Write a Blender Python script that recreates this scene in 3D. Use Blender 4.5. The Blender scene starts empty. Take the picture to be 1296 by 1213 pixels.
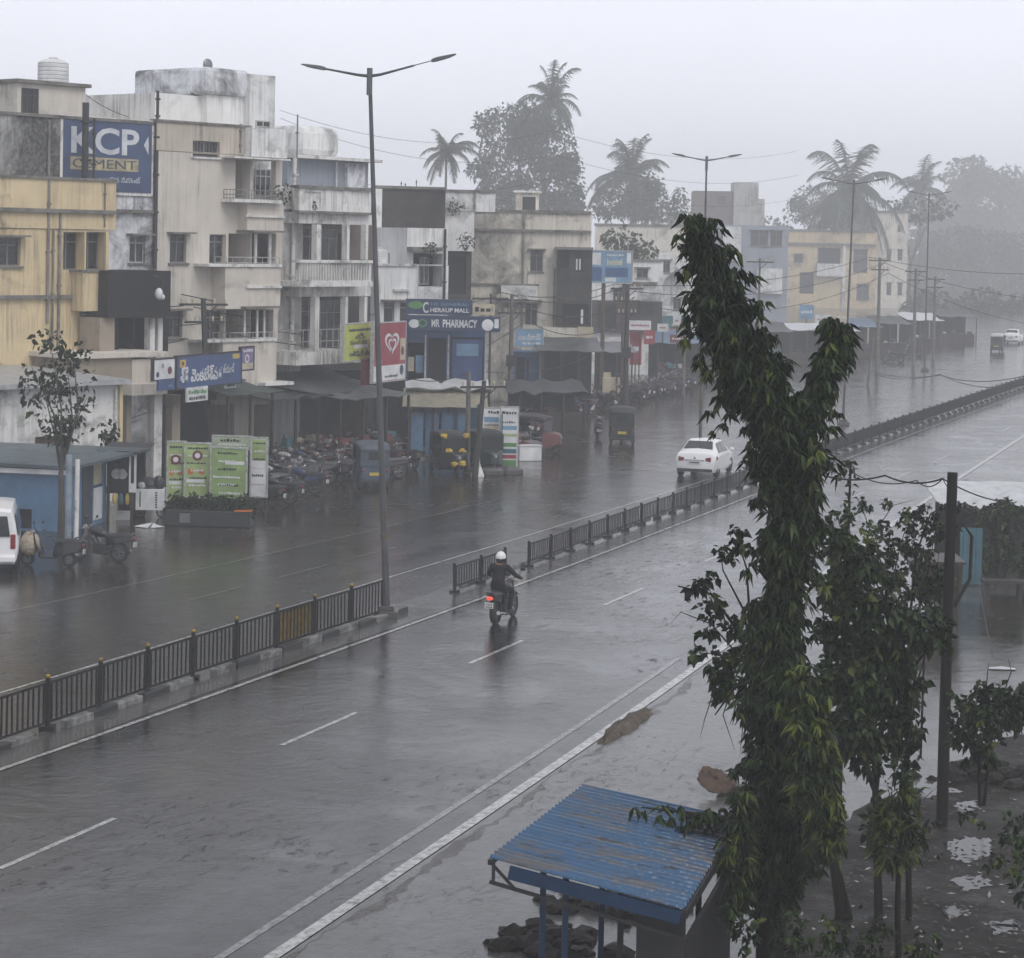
import bpy, math, random
from mathutils import Vector, Matrix
R = math.radians
rnd = random.Random(7)
SC = bpy.context.scene
COL = SC.collection
# ---------------------------------------------------------------- camera
F_PX, CAM_H, ROLL, PITCH, W_PX, H_PX = 2800.0, 9.5, 0.02, R(2.0), 1296.0, 1213.0
V0 = 305 + F_PX * math.tan(PITCH)            # row of the optical axis (the lens is shifted down)
cam = bpy.data.cameras.new('camera'); camo = bpy.data.objects.new('camera', cam); COL.objects.link(camo)
CM = Matrix.Translation((0, 0, CAM_H)) @ Matrix.Rotation(R(90) - PITCH, 4, 'X') @ Matrix.Rotation(ROLL, 4, 'Z')
camo.matrix_world = CM
cam.sensor_width = 36; cam.sensor_fit = 'HORIZONTAL'
cam.lens = 36 * F_PX / W_PX
cam.shift_y = -(H_PX / 2 - V0) / W_PX
cam.clip_start = 0.5; cam.clip_end = 5000
SC.camera = camo
# ---------------------------------------------------------------- world, sun, exposure
SUN_EL, SUN_AZ = R(50), R(146)
wd = bpy.data.worlds.new('World'); SC.world = wd; wd.use_nodes = True
nt = wd.node_tree; nt.nodes.clear()
sky = nt.nodes.new('ShaderNodeTexSky'); sky.sky_type = 'NISHITA'; sky.sun_disc = False
sky.sun_elevation = SUN_EL; sky.sun_rotation = SUN_AZ
sky.air_density = 1.0; sky.dust_density = 4.0; sky.ozone_density = 2.0
hs = nt.nodes.new('ShaderNodeHueSaturation'); hs.inputs['Saturation'].default_value = 0.12
mx = nt.nodes.new('ShaderNodeMix'); mx.data_type = 'RGBA'; mx.inputs[0].default_value = 0.75
mx.inputs[7].default_value = (8.6, 8.85, 9.8, 1)          # even overcast cloud layer
bg = nt.nodes.new('ShaderNodeBackground'); bg.inputs['Strength'].default_value = 0.12
wo = nt.nodes.new('ShaderNodeOutputWorld')
nt.links.new(sky.outputs[0], hs.inputs['Color']); nt.links.new(hs.outputs[0], mx.inputs[6])
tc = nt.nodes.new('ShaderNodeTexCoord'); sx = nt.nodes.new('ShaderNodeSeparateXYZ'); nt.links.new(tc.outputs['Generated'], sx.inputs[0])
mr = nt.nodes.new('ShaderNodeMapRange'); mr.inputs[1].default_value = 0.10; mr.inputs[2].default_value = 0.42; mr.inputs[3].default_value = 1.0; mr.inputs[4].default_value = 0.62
nt.links.new(sx.outputs['Z'], mr.inputs[0])           # unseen upper sky dimmed on purpose, darkening road reflections and haze
cn = nt.nodes.new('ShaderNodeTexNoise'); cn.inputs['Scale'].default_value = 2.2; cn.inputs['Detail'].default_value = 5; nt.links.new(tc.outputs['Generated'], cn.inputs['Vector'])
cr_ = nt.nodes.new('ShaderNodeMapRange'); cr_.inputs[1].default_value = 0.3; cr_.inputs[2].default_value = 0.7; cr_.inputs[3].default_value = 0.90; cr_.inputs[4].default_value = 1.06; nt.links.new(cn.outputs[0], cr_.inputs[0])
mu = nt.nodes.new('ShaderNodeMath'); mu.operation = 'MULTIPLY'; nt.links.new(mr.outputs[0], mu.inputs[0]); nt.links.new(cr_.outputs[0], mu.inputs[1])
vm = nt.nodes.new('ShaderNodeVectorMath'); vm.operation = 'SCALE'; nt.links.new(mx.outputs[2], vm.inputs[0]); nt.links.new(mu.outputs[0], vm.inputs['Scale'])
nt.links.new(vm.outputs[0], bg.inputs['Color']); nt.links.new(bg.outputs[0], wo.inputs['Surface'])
sl = bpy.data.lights.new('sun', 'SUN'); sl.energy = 1.1; sl.angle = R(35); sl.color = (1, 0.97, 0.93)
so = bpy.data.objects.new('sun', sl); COL.objects.link(so)
so.rotation_euler = (R(90) - SUN_EL, 0, R(180) - SUN_AZ)
vs = SC.view_settings
vs.view_transform = 'Standard'; vs.look = 'None'; vs.gamma = 1; vs.exposure = 0.38; vs.use_curve_mapping = False
SC.cycles.max_bounces = 6; SC.cycles.volume_bounces = 1
SC.cycles.transparent_max_bounces = 12
SC.cycles.use_denoising = True
# ---------------------------------------------------------------- pixel -> place
CR = CM.to_3x3(); CO = Vector((0, 0, CAM_H))
def ray(u, v):
    return CR @ Vector(((u - 648) / F_PX, -(v - V0) / F_PX, -1))
def G(u, v, z=0.0):                       # the ground point seen at a photo position
    d = ray(u, v); t = (z - CAM_H) / d.z
    return CO + d * t
def D(u, v, d):                           # the point at forward distance d
    r = ray(u, v); return CO + r * (d / r.y)
class Fr:                                 # a facade frame: x along the wall, y into the house, z up
    def __init__(s, u, d, yaw, off=0.0):
        p = D(u, 305, d); s.o = Vector((p.x, p.y, 0)); a = R(yaw); s.yaw = a
        s.ex = Vector((math.sin(a), math.cos(a), 0)); s.ey = Vector((-math.cos(a), math.sin(a), 0))
        s.rz = R(90) - a; s.o = s.o + s.ey * off
    def loc(s, u, v, y=0.0):
        r = ray(u, v); t = ((s.o - CO).dot(s.ey) + y) / r.dot(s.ey)
        p = CO + r * t - s.o
        return p.dot(s.ex), p.z
    def w(s, x, y, z): return s.o + s.ex * x + s.ey * y + Vector((0, 0, z))
# ---------------------------------------------------------------- meshes
class MB:
    def __init__(s): s.v = []; s.f = []; s.m = []; s.cur = 0
    def add(s, vs, fs):
        n = len(s.v); s.v += [tuple(p) for p in vs]
        s.f += [tuple(i + n for i in f) for f in fs]; s.m += [s.cur] * len(fs); return s
    def box(s, x0, y0, z0, x1, y1, z1):
        return s.add([(x0,y0,z0),(x1,y0,z0),(x1,y1,z0),(x0,y1,z0),(x0,y0,z1),(x1,y0,z1),(x1,y1,z1),(x0,y1,z1)],
                     [(0,3,2,1),(4,5,6,7),(0,1,5,4),(1,2,6,5),(2,3,7,6),(3,0,4,7)])
    def bar(s, p, q, w, h):               # a square bar from p to q
        p, q = Vector(p), Vector(q); d = (q - p).normalized()
        up = Vector((0, 0, 1)) if abs(d.z) < 0.95 else Vector((1, 0, 0))
        a = d.cross(up).normalized() * w / 2; b = a.cross(d).normalized() * h / 2
        vs = [c + e for c in (p, q) for e in (-a-b, a-b, a+b, -a+b)]
        return s.add(vs, [(0,3,2,1),(4,5,6,7),(0,1,5,4),(1,2,6,5),(2,3,7,6),(3,0,4,7)])
    def tube(s, pts, rs, n=8, cap=True):
        pts = [Vector(p) for p in pts]
        if not hasattr(rs, '__len__'): rs = [rs] * len(pts)
        vs = []; a = None
        for i, p in enumerate(pts):
            d = (pts[min(i+1, len(pts)-1)] - pts[max(i-1, 0)]).normalized()
            if a is None:
                a = d.cross(Vector((0, 0, 1)) if abs(d.z) < 0.9 else Vector((1, 0, 0))).normalized()
            else:
                a = (a - d * a.dot(d)).normalized()
            b = d.cross(a)
            vs += [p + (a * math.cos(k*2*math.pi/n) + b * math.sin(k*2*math.pi/n)) * rs[i] for k in range(n)]
        fs = [(i*n+k, i*n+(k+1)%n, (i+1)*n+(k+1)%n, (i+1)*n+k) for i in range(len(pts)-1) for k in range(n)]
        if cap: fs += [tuple(reversed(range(n))), tuple(range((len(pts)-1)*n, len(pts)*n))]
        return s.add(vs, fs)
    def lathe(s, prof, c=(0,0,0), n=16):  # (radius, z) pairs
        return s.tube([(c[0], c[1], c[2]+z+1e-5*i) for i, (r, z) in enumerate(prof)], [max(r, 1e-3) for r, z in prof], n)
    def wheel(s, c, r0, r1, w, n=20, ax=(0,1,0)):   # ring of outer r1, inner r0, width w
        c = Vector(c); ax = Vector(ax).normalized(); a = ax.orthogonal().normalized(); b = ax.cross(a)
        prof = [(r0, -w/2), (r1*0.93, -w/2), (r1, -w/4), (r1, w/4), (r1*0.93, w/2), (r0, w/2)]
        vs = []
        for k in range(n):
            t = k*2*math.pi/n; e = a*math.cos(t) + b*math.sin(t)
            vs += [c + e*r + ax*h for r, h in prof]
        m = len(prof)
        return s.add(vs, [(k*m+j, ((k+1)%n)*m+j, ((k+1)%n)*m+(j+1)%m, k*m+(j+1)%m) for k in range(n) for j in range(m)])
    def ell(s, c, r, n=12, m=8, rot=None):
        c = Vector(c); vs = [Vector((0,0,-r[2]))]
        for j in range(1, m):
            t = math.pi*j/m - math.pi/2
            vs += [Vector((r[0]*math.cos(t)*math.cos(k*2*math.pi/n), r[1]*math.cos(t)*math.sin(k*2*math.pi/n), r[2]*math.sin(t))) for k in range(n)]
        vs.append(Vector((0,0,r[2])))
        if rot: vs = [rot @ p for p in vs]
        fs = [(0, 1+(k+1)%n, 1+k) for k in range(n)]
        fs += [(1+j*n+k, 1+j*n+(k+1)%n, 1+(j+1)*n+(k+1)%n, 1+(j+1)*n+k) for j in range(m-2) for k in range(n)]
        L = len(vs)-1; o = 1+(m-2)*n
        fs += [(L, o+k, o+(k+1)%n) for k in range(n)]
        return s.add([c+p for p in vs], fs)
    def prism(s, poly, y0, y1):           # an (x, z) outline given thickness along y
        n = len(poly)
        vs = [(x, y0, z) for x, z in poly] + [(x, y1, z) for x, z in poly]
        return s.add(vs, [tuple(range(n)), tuple(reversed(range(n, 2*n)))] + [(i, n+i, n+(i+1)%n, (i+1)%n) for i in range(n)])
    def loft(s, rings, cap=True):
        n = len(rings[0]); vs = [p for r in rings for p in r]
        fs = [(i*n+k, i*n+(k+1)%n, (i+1)*n+(k+1)%n, (i+1)*n+k) for i in range(len(rings)-1) for k in range(n)]
        if cap: fs += [tuple(reversed(range(n))), tuple(range((len(rings)-1)*n, len(rings)*n))]
        return s.add(vs, fs)
    def build(s, name, mat, parent=None, smooth=None, bevel=0, fix=False):
        me = bpy.data.meshes.new(name); me.from_pydata(s.v, [], s.f)
        for m in (mat if isinstance(mat, (list, tuple)) else [mat]): me.materials.append(m)
        if any(s.m): me.polygons.foreach_set('material_index', s.m)
        if smooth is not None:
            me.polygons.foreach_set('use_smooth', [True]*len(me.polygons)); me.set_sharp_from_angle(angle=R(smooth))
        if fix:
            import bmesh
            b = bmesh.new(); b.from_mesh(me); bmesh.ops.recalc_face_normals(b, faces=b.faces); b.to_mesh(me); b.free()
        me.update()
        o = bpy.data.objects.new(name, me); COL.objects.link(o)
        if parent: o.parent = parent
        if bevel:
            bv = o.modifiers.new('bevel', 'BEVEL'); bv.width = bevel; bv.segments = 2; bv.limit_method = 'ANGLE'; bv.angle_limit = R(40)
        return o
def thing(name, label, cat, loc=(0,0,0), rz=0.0, group=None):
    o = bpy.data.objects.new(name, None); COL.objects.link(o); o.empty_display_size = 0.2
    o.location = loc; o.rotation_euler = (0, 0, rz)
    return tag(o, label, cat, group)
def tag(o, label, cat, group=None, kind=None):
    o['label'] = label; o['category'] = cat
    if group: o['group'] = group
    if kind: o['kind'] = kind
    return o
def struct(o, kind='structure'):
    o['kind'] = kind; return o
# ---------------------------------------------------------------- materials
MC = {}
def newmat(name):
    m = bpy.data.materials.new(name); m.use_nodes = True; n = m.node_tree; n.nodes.clear()
    b = n.nodes.new('ShaderNodeBsdfPrincipled'); o = n.nodes.new('ShaderNodeOutputMaterial')
    n.links.new(b.outputs[0], o.inputs[0]); return m, n, b
def node(n, t, **k):
    x = n.nodes.new(t)
    for a, v in k.items(): setattr(x, a, v)
    return x
def pos(n, sc=(1,1,1), world=True):
    mp = n.nodes.new('ShaderNodeMapping'); mp.inputs['Scale'].default_value = sc
    if world: g = n.nodes.new('ShaderNodeNewGeometry'); n.links.new(g.outputs['Position'], mp.inputs[0])
    else: g = n.nodes.new('ShaderNodeTexCoord'); n.links.new(g.outputs['Object'], mp.inputs[0])
    return mp.outputs[0]
def noise(n, vec, scale, detail=4, rough=0.55, dist=0.0):
    x = n.nodes.new('ShaderNodeTexNoise'); x.inputs['Scale'].default_value = scale; x.inputs['Detail'].default_value = detail
    x.inputs['Roughness'].default_value = rough; x.inputs['Distortion'].default_value = dist
    n.links.new(vec, x.inputs['Vector']); return x.outputs[0]
def ramp(n, fac, a, b, c0=(0,0,0,1), c1=(1,1,1,1)):
    x = n.nodes.new('ShaderNodeValToRGB'); e = x.color_ramp.elements
    e[0].position = a; e[1].position = b; e[0].color = c0; e[1].color = c1
    n.links.new(fac, x.inputs[0]); return x.outputs[0]
def mix(n, fac, a, b, bt='MIX'):
    x = n.nodes.new('ShaderNodeMix'); x.data_type = 'RGBA'; x.blend_type = bt
    for s, i in ((fac, 0), (a, 6), (b, 7)):
        if isinstance(s, (int, float)): x.inputs[i].default_value = s
        elif isinstance(s, tuple): x.inputs[i].default_value = s if len(s) == 4 else s + (1,)
        else: n.links.new(s, x.inputs[i])
    return x.outputs[2]
def bump(n, b, h, st, dist=0.02):
    x = n.nodes.new('ShaderNodeBump'); x.inputs['Strength'].default_value = st; x.inputs['Distance'].default_value = dist
    n.links.new(h, x.inputs['Height']); n.links.new(x.outputs[0], b.inputs['Normal'])
def P(name, col, rough=0.5, metal=0.0, var=0.25, vs=3.0, bmp=0.0, bs=20.0, spec=0.5, emit=None):
    """plain painted / metal / plastic surface with uneven wear"""
    if name in MC: return MC[name]
    m, n, b = newmat(name); v = pos(n)
    f = noise(n, v, vs, 5)
    b.inputs['Metallic'].default_value = metal; b.inputs['Specular IOR Level'].default_value = spec
    c = mix(n, ramp(n, f, 0.3, 0.75), tuple(x*(1-var) for x in col), tuple(min(1, x*(1+var*0.5)) for x in col))
    n.links.new(c, b.inputs['Base Color'])
    r = n.nodes.new('ShaderNodeMapRange'); r.inputs[3].default_value = max(0.02, rough-0.12); r.inputs[4].default_value = min(1, rough+0.12)
    n.links.new(noise(n, v, vs*2.3, 3), r.inputs[0]); n.links.new(r.outputs[0], b.inputs['Roughness'])
    if bmp: bump(n, b, noise(n, v, bs, 4), bmp)
    if emit: b.inputs['Emission Color'].default_value = emit[0]+(1,); b.inputs['Emission Strength'].default_value = emit[1]
    MC[name] = m; return m
def plaster(name, col, mould=0.4, streak=0.5, dirt=(0.035,0.035,0.033), sc=0.35, seed=0.0, rough=0.75):
    """rain-stained lime plaster: mould patches and streaks running down"""
    if name in MC: return MC[name]
    m, n, b = newmat(name)
    v = pos(n); mp = n.nodes.new('ShaderNodeMapping'); mp.inputs['Location'].default_value = (seed, seed*1.7, seed*0.6)
    n.links.new(v, mp.inputs[0]); v = mp.outputs[0]
    c = mix(n, ramp(n, noise(n, v, 0.9, 6, 0.6), 0.3, 0.7), tuple(x*0.86 for x in col), tuple(min(1, x*1.06) for x in col))
    big = noise(n, v, sc, 9, 0.72, 0.6)
    k = ramp(n, big, 0.62-0.22*mould, 0.80-0.2*mould)
    st = n.nodes.new('ShaderNodeMapping'); st.inputs['Scale'].default_value = (6.5, 6.5, 0.26); n.links.new(v, st.inputs[0])
    s1 = ramp(n, noise(n, st.outputs[0], 1.0, 6, 0.7), 0.53-0.06*streak, 0.70)
    s2 = noise(n, v, 0.5, 3)
    s = mix(n, 1.0, s1, ramp(n, s2, 0.35, 0.7), 'MULTIPLY')
    fine = ramp(n, noise(n, v, 7, 5, 0.7), 0.3, 0.62)
    kk = mix(n, 1.0, k, mix(n, 0.28, (1,1,1), fine), 'MULTIPLY')
    sf = mix(n, 1.0, s, (streak, streak, streak), 'MULTIPLY')
    c = mix(n, kk, c, dirt); c = mix(n, sf, c, tuple(x*1.6 for x in dirt))
    n.links.new(c, b.inputs['Base Color']); b.inputs['Roughness'].default_value = rough
    b.inputs['Specular IOR Level'].default_value = 0.3
    bump(n, b, noise(n, v, 14, 6, 0.7), 0.25, 0.03)
    MC[name] = m; return m
# ---------------------------------------------------------------- ground, roads, markings
def poly(px, z=0.0): return [G(u, v, z) for u, v in px]
def resample(pts, step):
    out = [pts[0].copy()]; 
    for a, b in zip(pts, pts[1:]):
        L = (b-a).length; k = max(1, int(L/step))
        out += [a.lerp(b, (i+1)/k) for i in range(k)]
    return out
def smoothp(pts, it=12, step=3.0):
    p = resample(pts, step)
    for _ in range(it): p = [p[0]] + [(p[i-1]+p[i]*2+p[i+1])/4 for i in range(1, len(p)-1)] + [p[-1]]
    return p
def extend(pts, back, fwd):
    a = (pts[0]-pts[min(4,len(pts)-1)]).normalized(); b = (pts[-1]-pts[-min(8,len(pts))]).normalized()
    return [pts[0]+a*back] + pts + [pts[-1]+b*fwd]
def at_len(pts, s):
    for a, b in zip(pts, pts[1:]):
        L = (b-a).length
        if s <= L: return a.lerp(b, s/L), (b-a).normalized()
        s -= L
    return pts[-1].copy(), (pts[-1]-pts[-2]).normalized()
def plen(pts): return sum((b-a).length for a, b in zip(pts, pts[1:]))
def nearest_s(pts, q):
    best = (1e9, 0); s = 0
    for a, b in zip(pts, pts[1:]):
        L = (b-a).length; t = max(0, min(1, (q-a).dot(b-a)/(L*L))); d = (a.lerp(b, t)-q).length
        if d < best[0]: best = (d, s+t*L)
        s += L
    return best[1]
def offs(pts, w):                          # shift to the right of travel
    out = []
    for i, p in enumerate(pts):
        d = (pts[min(i+1,len(pts)-1)]-pts[max(i-1,0)]).normalized(); out.append(p + Vector((d.y, -d.x, 0))*w)
    return out
def sheet(mb, L, Rr, z):
    n = min(len(L), len(Rr)); 
    mb.add([Vector((p.x,p.y,z)) for p in L[:n]]+[Vector((p.x,p.y,z)) for p in Rr[:n]], [(i, n+i, n+i+1, i+1) for i in range(n-1)])
def band(pts, s0, s1, w, z, mb):
    k = max(2, int((s1-s0)/2)+1); c = [at_len(pts, s0+(s1-s0)*i/(k-1)) for i in range(k)]
    Lf = [p - Vector((d.y,-d.x,0))*w/2 for p, d in c]; Rf = [p + Vector((d.y,-d.x,0))*w/2 for p, d in c]
    sheet(mb, Lf, Rf, z)
def ref(px, back=60, fwd=420): return extend(smoothp(poly(px)), back, fwd)
PX_F = [(60,925),(130,898),(192,876),(250,857),(302,841),(354,824),(400,808.5),(448,794),(488,781),(578,750.5),(609.5,739.8),(670,717.5),(696,709),(722.4,698.5),(746,690),(880,638.6),(947.7,614),(1057,575),(1109,556.5),(1182,531),(1251,507),(1296,491)]
PX_A = [(0,975),(88,944.7),(220,900),(400,834),(460,812.5),(520,791),(619,756),(669,737),(760,703.5),(840,671.5),(951,628),(1057,587),(1137,556),(1200,533),(1296,499)]
PX_LC = [(0,877.6),(66,857.8),(200,820),(400,759),(494,729),(607.5,697.5),(730,660.5),(779,644),(900,606),(1000,575),(1100,542),(1200,508),(1296,478)]
PX_L0 = [(0,777),(129,747),(400,690),(522,660),(617,636),(726,608),(803,590),(960,546),(1112,497),(1200,470),(1296,442)]
PX_R1 = [(0,1100),(163,1028),(353,943.5),(461,898),(594,839),(660,812),(840,734),(915,701),(1134,606),(1180,586),(1270,545)]
PX_R3 = [(343,1213),(455,1139),(580,1052),(730,957),(885,843),(1000,757),(1108,679),(1200,614),(1296,552)]
LF, LA, LLC, LL0, LR1, LR3 = (ref(p) for p in (PX_F, PX_A, PX_LC, PX_L0, PX_R1, PX_R3))

def wet(name, c0, c1, rmin, rmax, bst, psc=0.22, grain=60.0, ripple=5.0, dark=None, tracks=False, ior=1.45, spec=0.5):
    """ground under a film of rain water: dull where it drains, mirror-like where it stands"""
    m, n, b = newmat(name); v = pos(n)
    rt = n.nodes.new('ShaderNodeMapping'); rt.inputs['Rotation'].default_value = (0, 0, -R(68.3)); n.links.new(v, rt.inputs[0])
    sc_ = n.nodes.new('ShaderNodeMapping'); sc_.inputs['Scale'].default_value = (0.035, 0.75, 1); n.links.new(rt.outputs[0], sc_.inputs[0])
    track = noise(n, sc_.outputs[0], 1.0, 6, 0.62, 0.3)
    big = noise(n, v, psc, 5, 0.6, 0.4)
    mid = noise(n, v, 1.3, 5, 0.65)
    fine = noise(n, v, grain, 3, 0.7)
    c = mix(n, ramp(n, mid, 0.3, 0.7), c0, c1)
    c = mix(n, ramp(n, fine, 0.35, 0.75), tuple(x*0.7 for x in c0), c)
    if tracks: c = mix(n, 0.55, c, mix(n, ramp(n, track, 0.36, 0.64), tuple(x*0.45 for x in c0), tuple(x*1.5 for x in c1)))
    if dark: c = mix(n, ramp(n, noise(n, v, 0.45, 6, 0.7), 0.5, 0.62), c, dark)
    n.links.new(c, b.inputs['Base Color'])
    k = mix(n, 0.45, ramp(n, big, 0.38, 0.62), ramp(n, mid, 0.35, 0.65))
    if tracks: k = mix(n, 0.45, k, ramp(n, track, 0.38, 0.62))
    r = n.nodes.new('ShaderNodeMapRange'); r.inputs[3].default_value = rmin; r.inputs[4].default_value = rmax
    n.links.new(k, r.inputs[0])
    fk = n.nodes.new('ShaderNodeMapping'); fk.inputs['Scale'].default_value = (1.0, 2.2, 1); n.links.new(rt.outputs[0], fk.inputs[0])
    flk = ramp(n, noise(n, fk.outputs[0], 1.9, 8, 0.78, 0.5), 0.50, 0.64)        # coarse stones standing out of the film
    flk = mix(n, 1.0, flk, ramp(n, noise(n, v, 0.12, 4, 0.6, 0.6), 0.40, 0.58), 'MULTIPLY')
    ro = mix(n, flk, r.outputs[0], (0.42,0.42,0.42)); n.links.new(ro, b.inputs['Roughness'])
    sp = n.nodes.new('ShaderNodeMapRange'); sp.inputs[3].default_value = spec; sp.inputs[4].default_value = spec*0.35; n.links.new(flk, sp.inputs[0])
    n.links.new(sp.outputs[0], b.inputs['Specular IOR Level'])
    b.inputs['IOR'].default_value = ior
    rp = noise(n, v, ripple, 4, 0.62, 1.2); r2 = noise(n, v, ripple*3.3, 3, 0.65, 0.8)
    amp = ramp(n, noise(n, v, 0.35, 4, 0.6, 1.0), 0.32, 0.66, (0.25,0.25,0.25,1), (1,1,1,1))
    h = mix(n, 1.0, mix(n, 0.38, rp, mix(n, 0.35, r2, fine)), amp, 'MULTIPLY')
    bump(n, b, h, bst, 0.085)
    MC[name] = m; return m
M_ASPH = wet('wet_asphalt', (0.011,0.0115,0.0125), (0.024,0.0245,0.027), 0.0, 0.085, 0.22, ripple=2.6, tracks=True, ior=1.5)
M_DIRT = wet('wet_earth', (0.026,0.023,0.019), (0.055,0.049,0.041), 0.01, 0.16, 0.2, 0.3, 40.0, 2.6, (0.02,0.018,0.015))
M_CONC = wet('wet_concrete', (0.075,0.074,0.073), (0.115,0.113,0.11), 0.01, 0.14, 0.2, 0.3, 50.0, 4.0)
M_MUD = wet('dark_mud', (0.012,0.010,0.008), (0.032,0.026,0.02), 0.35, 0.9, 1.0, 0.6, 30.0, 4.0, (0.008,0.007,0.006), spec=.22)
def paint(name, col, worn=0.5):
    m, n, b = newmat(name); v = pos(n)
    k = ramp(n, noise(n, v, 6.0, 6, 0.75), 0.40+0.2*worn, 0.62+0.2*worn)
    c = mix(n, k, col, (0.06,0.06,0.062)); n.links.new(c, b.inputs['Base Color'])
    b.inputs['Roughness'].default_value = 0.14; bump(n, b, noise(n, v, 30, 3), 0.25, 0.01); return m
M_LINE = paint('worn_white_road_paint', (0.40,0.40,0.39), 0.15); M_LINET = paint('thin_worn_road_paint', (0.44,0.44,0.43), 0.15)
M_LINE2 = paint('faded_road_paint', (0.20,0.20,0.20), -0.1)

mb = MB(); mb.add([(-295,-40,0),(555,-40,0),(555,755,0),(-295,755,0)], [(0,1,2,3)])
struct(mb.build('ground', M_DIRT))
mb = MB()
NN = 160
def par(pts): 
    L = plen(pts); return [at_len(pts, L*i/NN)[0] for i in range(NN+1)]
sheet(mb, par(LL0), par(LR3), 0.004); struct(mb.build('road', M_ASPH))
mb = MB(); r3 = par(LR3); sheet(mb, offs(r3, 0.12), offs(r3, 14.0), 0.005); struct(mb.build('roadside_apron', M_CONC))
# the median slab: raised concrete between the two carriageways
def med(u0, u1):
    s0 = nearest_s(LF, G(u0, 925-(u0-60)*0.347)) ; s1 = nearest_s(LF, G(u1, 925-(u1-60)*0.347)); return s0, s1
SF = lambda u: nearest_s(LF, [q for q in [G(u, a[1]+(b[1]-a[1])*(u-a[0])/(b[0]-a[0])) for a, b in zip(PX_F, PX_F[1:]) if a[0] <= u <= b[0]]][0])
mb = MB()
Lm = [at_len(LF, s)[0] for s in [i*2.0 for i in range(int(plen(LF)/2))]]
sheet(mb, offs(Lm, -0.55), offs(Lm, 0.95), 0.010)
struct(mb.build('median_slab', M_CONC))
# kerb stones under the first railing, painted black and white in turn
s0, s1 = 20.0, SF(495)
mb = MB(); s = s0; k = 0
while s < s1:
    L = 0.95 + rnd.uniform(-0.1, 0.1)
    if rnd.random() > 0.15:
        p, d = at_len(LF, s); q, _ = at_len(LF, s+L-0.03); o = Vector((d.y,-d.x,0))*(0.16+rnd.uniform(-0.02,0.02))
        mb.cur = k % 2; z = 0.17+rnd.uniform(-0.03,0.02); mb.bar(p+o+Vector((0,0,z/2-0.02)), q+o+Vector((0,0,z/2-0.02)), 0.18, z)
    s += L; k += 1
mb.cur = 1
s = SF(578)
while s < SF(578)+70:
    L = 1.0
    if rnd.random() > 0.25:
        p, d = at_len(LF, s); q, _ = at_len(LF, s+L-0.05); o = Vector((d.y,-d.x,0))*(-0.28+rnd.uniform(-0.02,0.02)); z = 0.11
        mb.bar(p+o+Vector((0,0,z/2-0.02)), q+o+Vector((0,0,z/2-0.02)), 0.15, z)
    s += L
KW = plaster('kerb_white', (0.26,0.26,0.25), 1.0, 0.9, sc=2.2); KB = P('kerb_black', (0.02,0.02,0.021), 0.35, bmp=0.3)
struct(mb.build('kerb', [KB, KW], bevel=0.02))
# painted lines
mb = MB()
band(LR3, 10, plen(LR3)-380, 0.20, 0.012, mb)
sR1 = nearest_s(LR1, G(353,943.5)); 
for k in range(-7, 26): band(LR1, sR1+9.0*k, sR1+9.0*k+3.2, 0.11, 0.009, mb) if sR1+9*k > 2 else None
struct(mb.build('lane_marking', M_LINE))
mb = MB()
band(LA, 10, plen(LA)-200, 0.12, 0.016, mb)
band(LLC, 10, plen(LLC)-250, 0.09, 0.009, mb)
struct(mb.build('lane_marking', M_LINET))
mb = MB()
band(LL0, 10, plen(LL0)-350, 0.09, 0.009, mb)
LR2 = offs(LR3, -0.62); band(LR2, 10, nearest_s(LR2, G(880,835)), 0.13, 0.010, mb)
LLM = [at_len(LLC, i*3.0)[0].lerp(at_len(LL0, nearest_s(LL0, at_len(LLC, i*3.0)[0]))[0], 0.5) for i in range(int((plen(LLC)-300)/3))]
for k in range(60):
    if rnd.random() > 0.2: band(LLM, 5+k*4.5, 5+k*4.5+2.2+rnd.random(), 0.09, 0.009, mb)
struct(mb.build('lane_marking', M_LINE2))
# mud washed along the right-hand edge line
mb = MB(); sM = nearest_s(LR3, G(343,1213))-8
Lm_, Rm_ = [], []
for k in range(300):
    p, d = at_len(LR3, sM+k*.25); o = Vector((d.y,-d.x,0)); a = .24+.06*math.sin(k*.31)+rnd.uniform(-.05,.05); w = max(.02, .10+.10*math.sin(k*.13+1)+.1*math.sin(k*.47)+rnd.uniform(-.08,.08))
    Lm_.append(p+o*a); Rm_.append(p+o*(a+w))
sheet(mb, Lm_, Rm_, .0065); struct(mb.build('silt', wet('wet_silt', (0.03,0.026,0.021), (0.07,0.06,0.05), 0.06, 0.35, 0.3, 0.5)), 'stuff')
M_SOIL = P('brown_wet_soil', (0.10,0.08,0.062), .8, var=.6, vs=5, bmp=1.0, bs=10, spec=.2)
pm = G(793, 919); p_, d_ = at_len(LR3, nearest_s(LR3, pm)); t = thing('soil_heap', 'low heap of brown washed soil lying along the thick white edge line', 'soil heap', pm, math.atan2(d_.y, d_.x)); mb = MB(); n = 26
for j, (f, z) in enumerate(((1,.004),(.75,.07),(.4,.13),(0.02,.15))):
    mb.add([(math.cos(i*2*math.pi/n)*1.7*f*(1+.16*math.sin(i*2.3)+rnd.uniform(-.08,.08)), math.sin(i*2*math.pi/n)*.24*f*(1+.25*math.sin(i*1.7+1)+rnd.uniform(-.1,.1)), z+rnd.uniform(-.02,.03)*(j>0)) for i in range(n)], [(i-n, (i+1)%n-n, (i+1)%n, i) for i in range(n)] if j else [])
mb.build('heap', M_SOIL, t, smooth=70)
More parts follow.
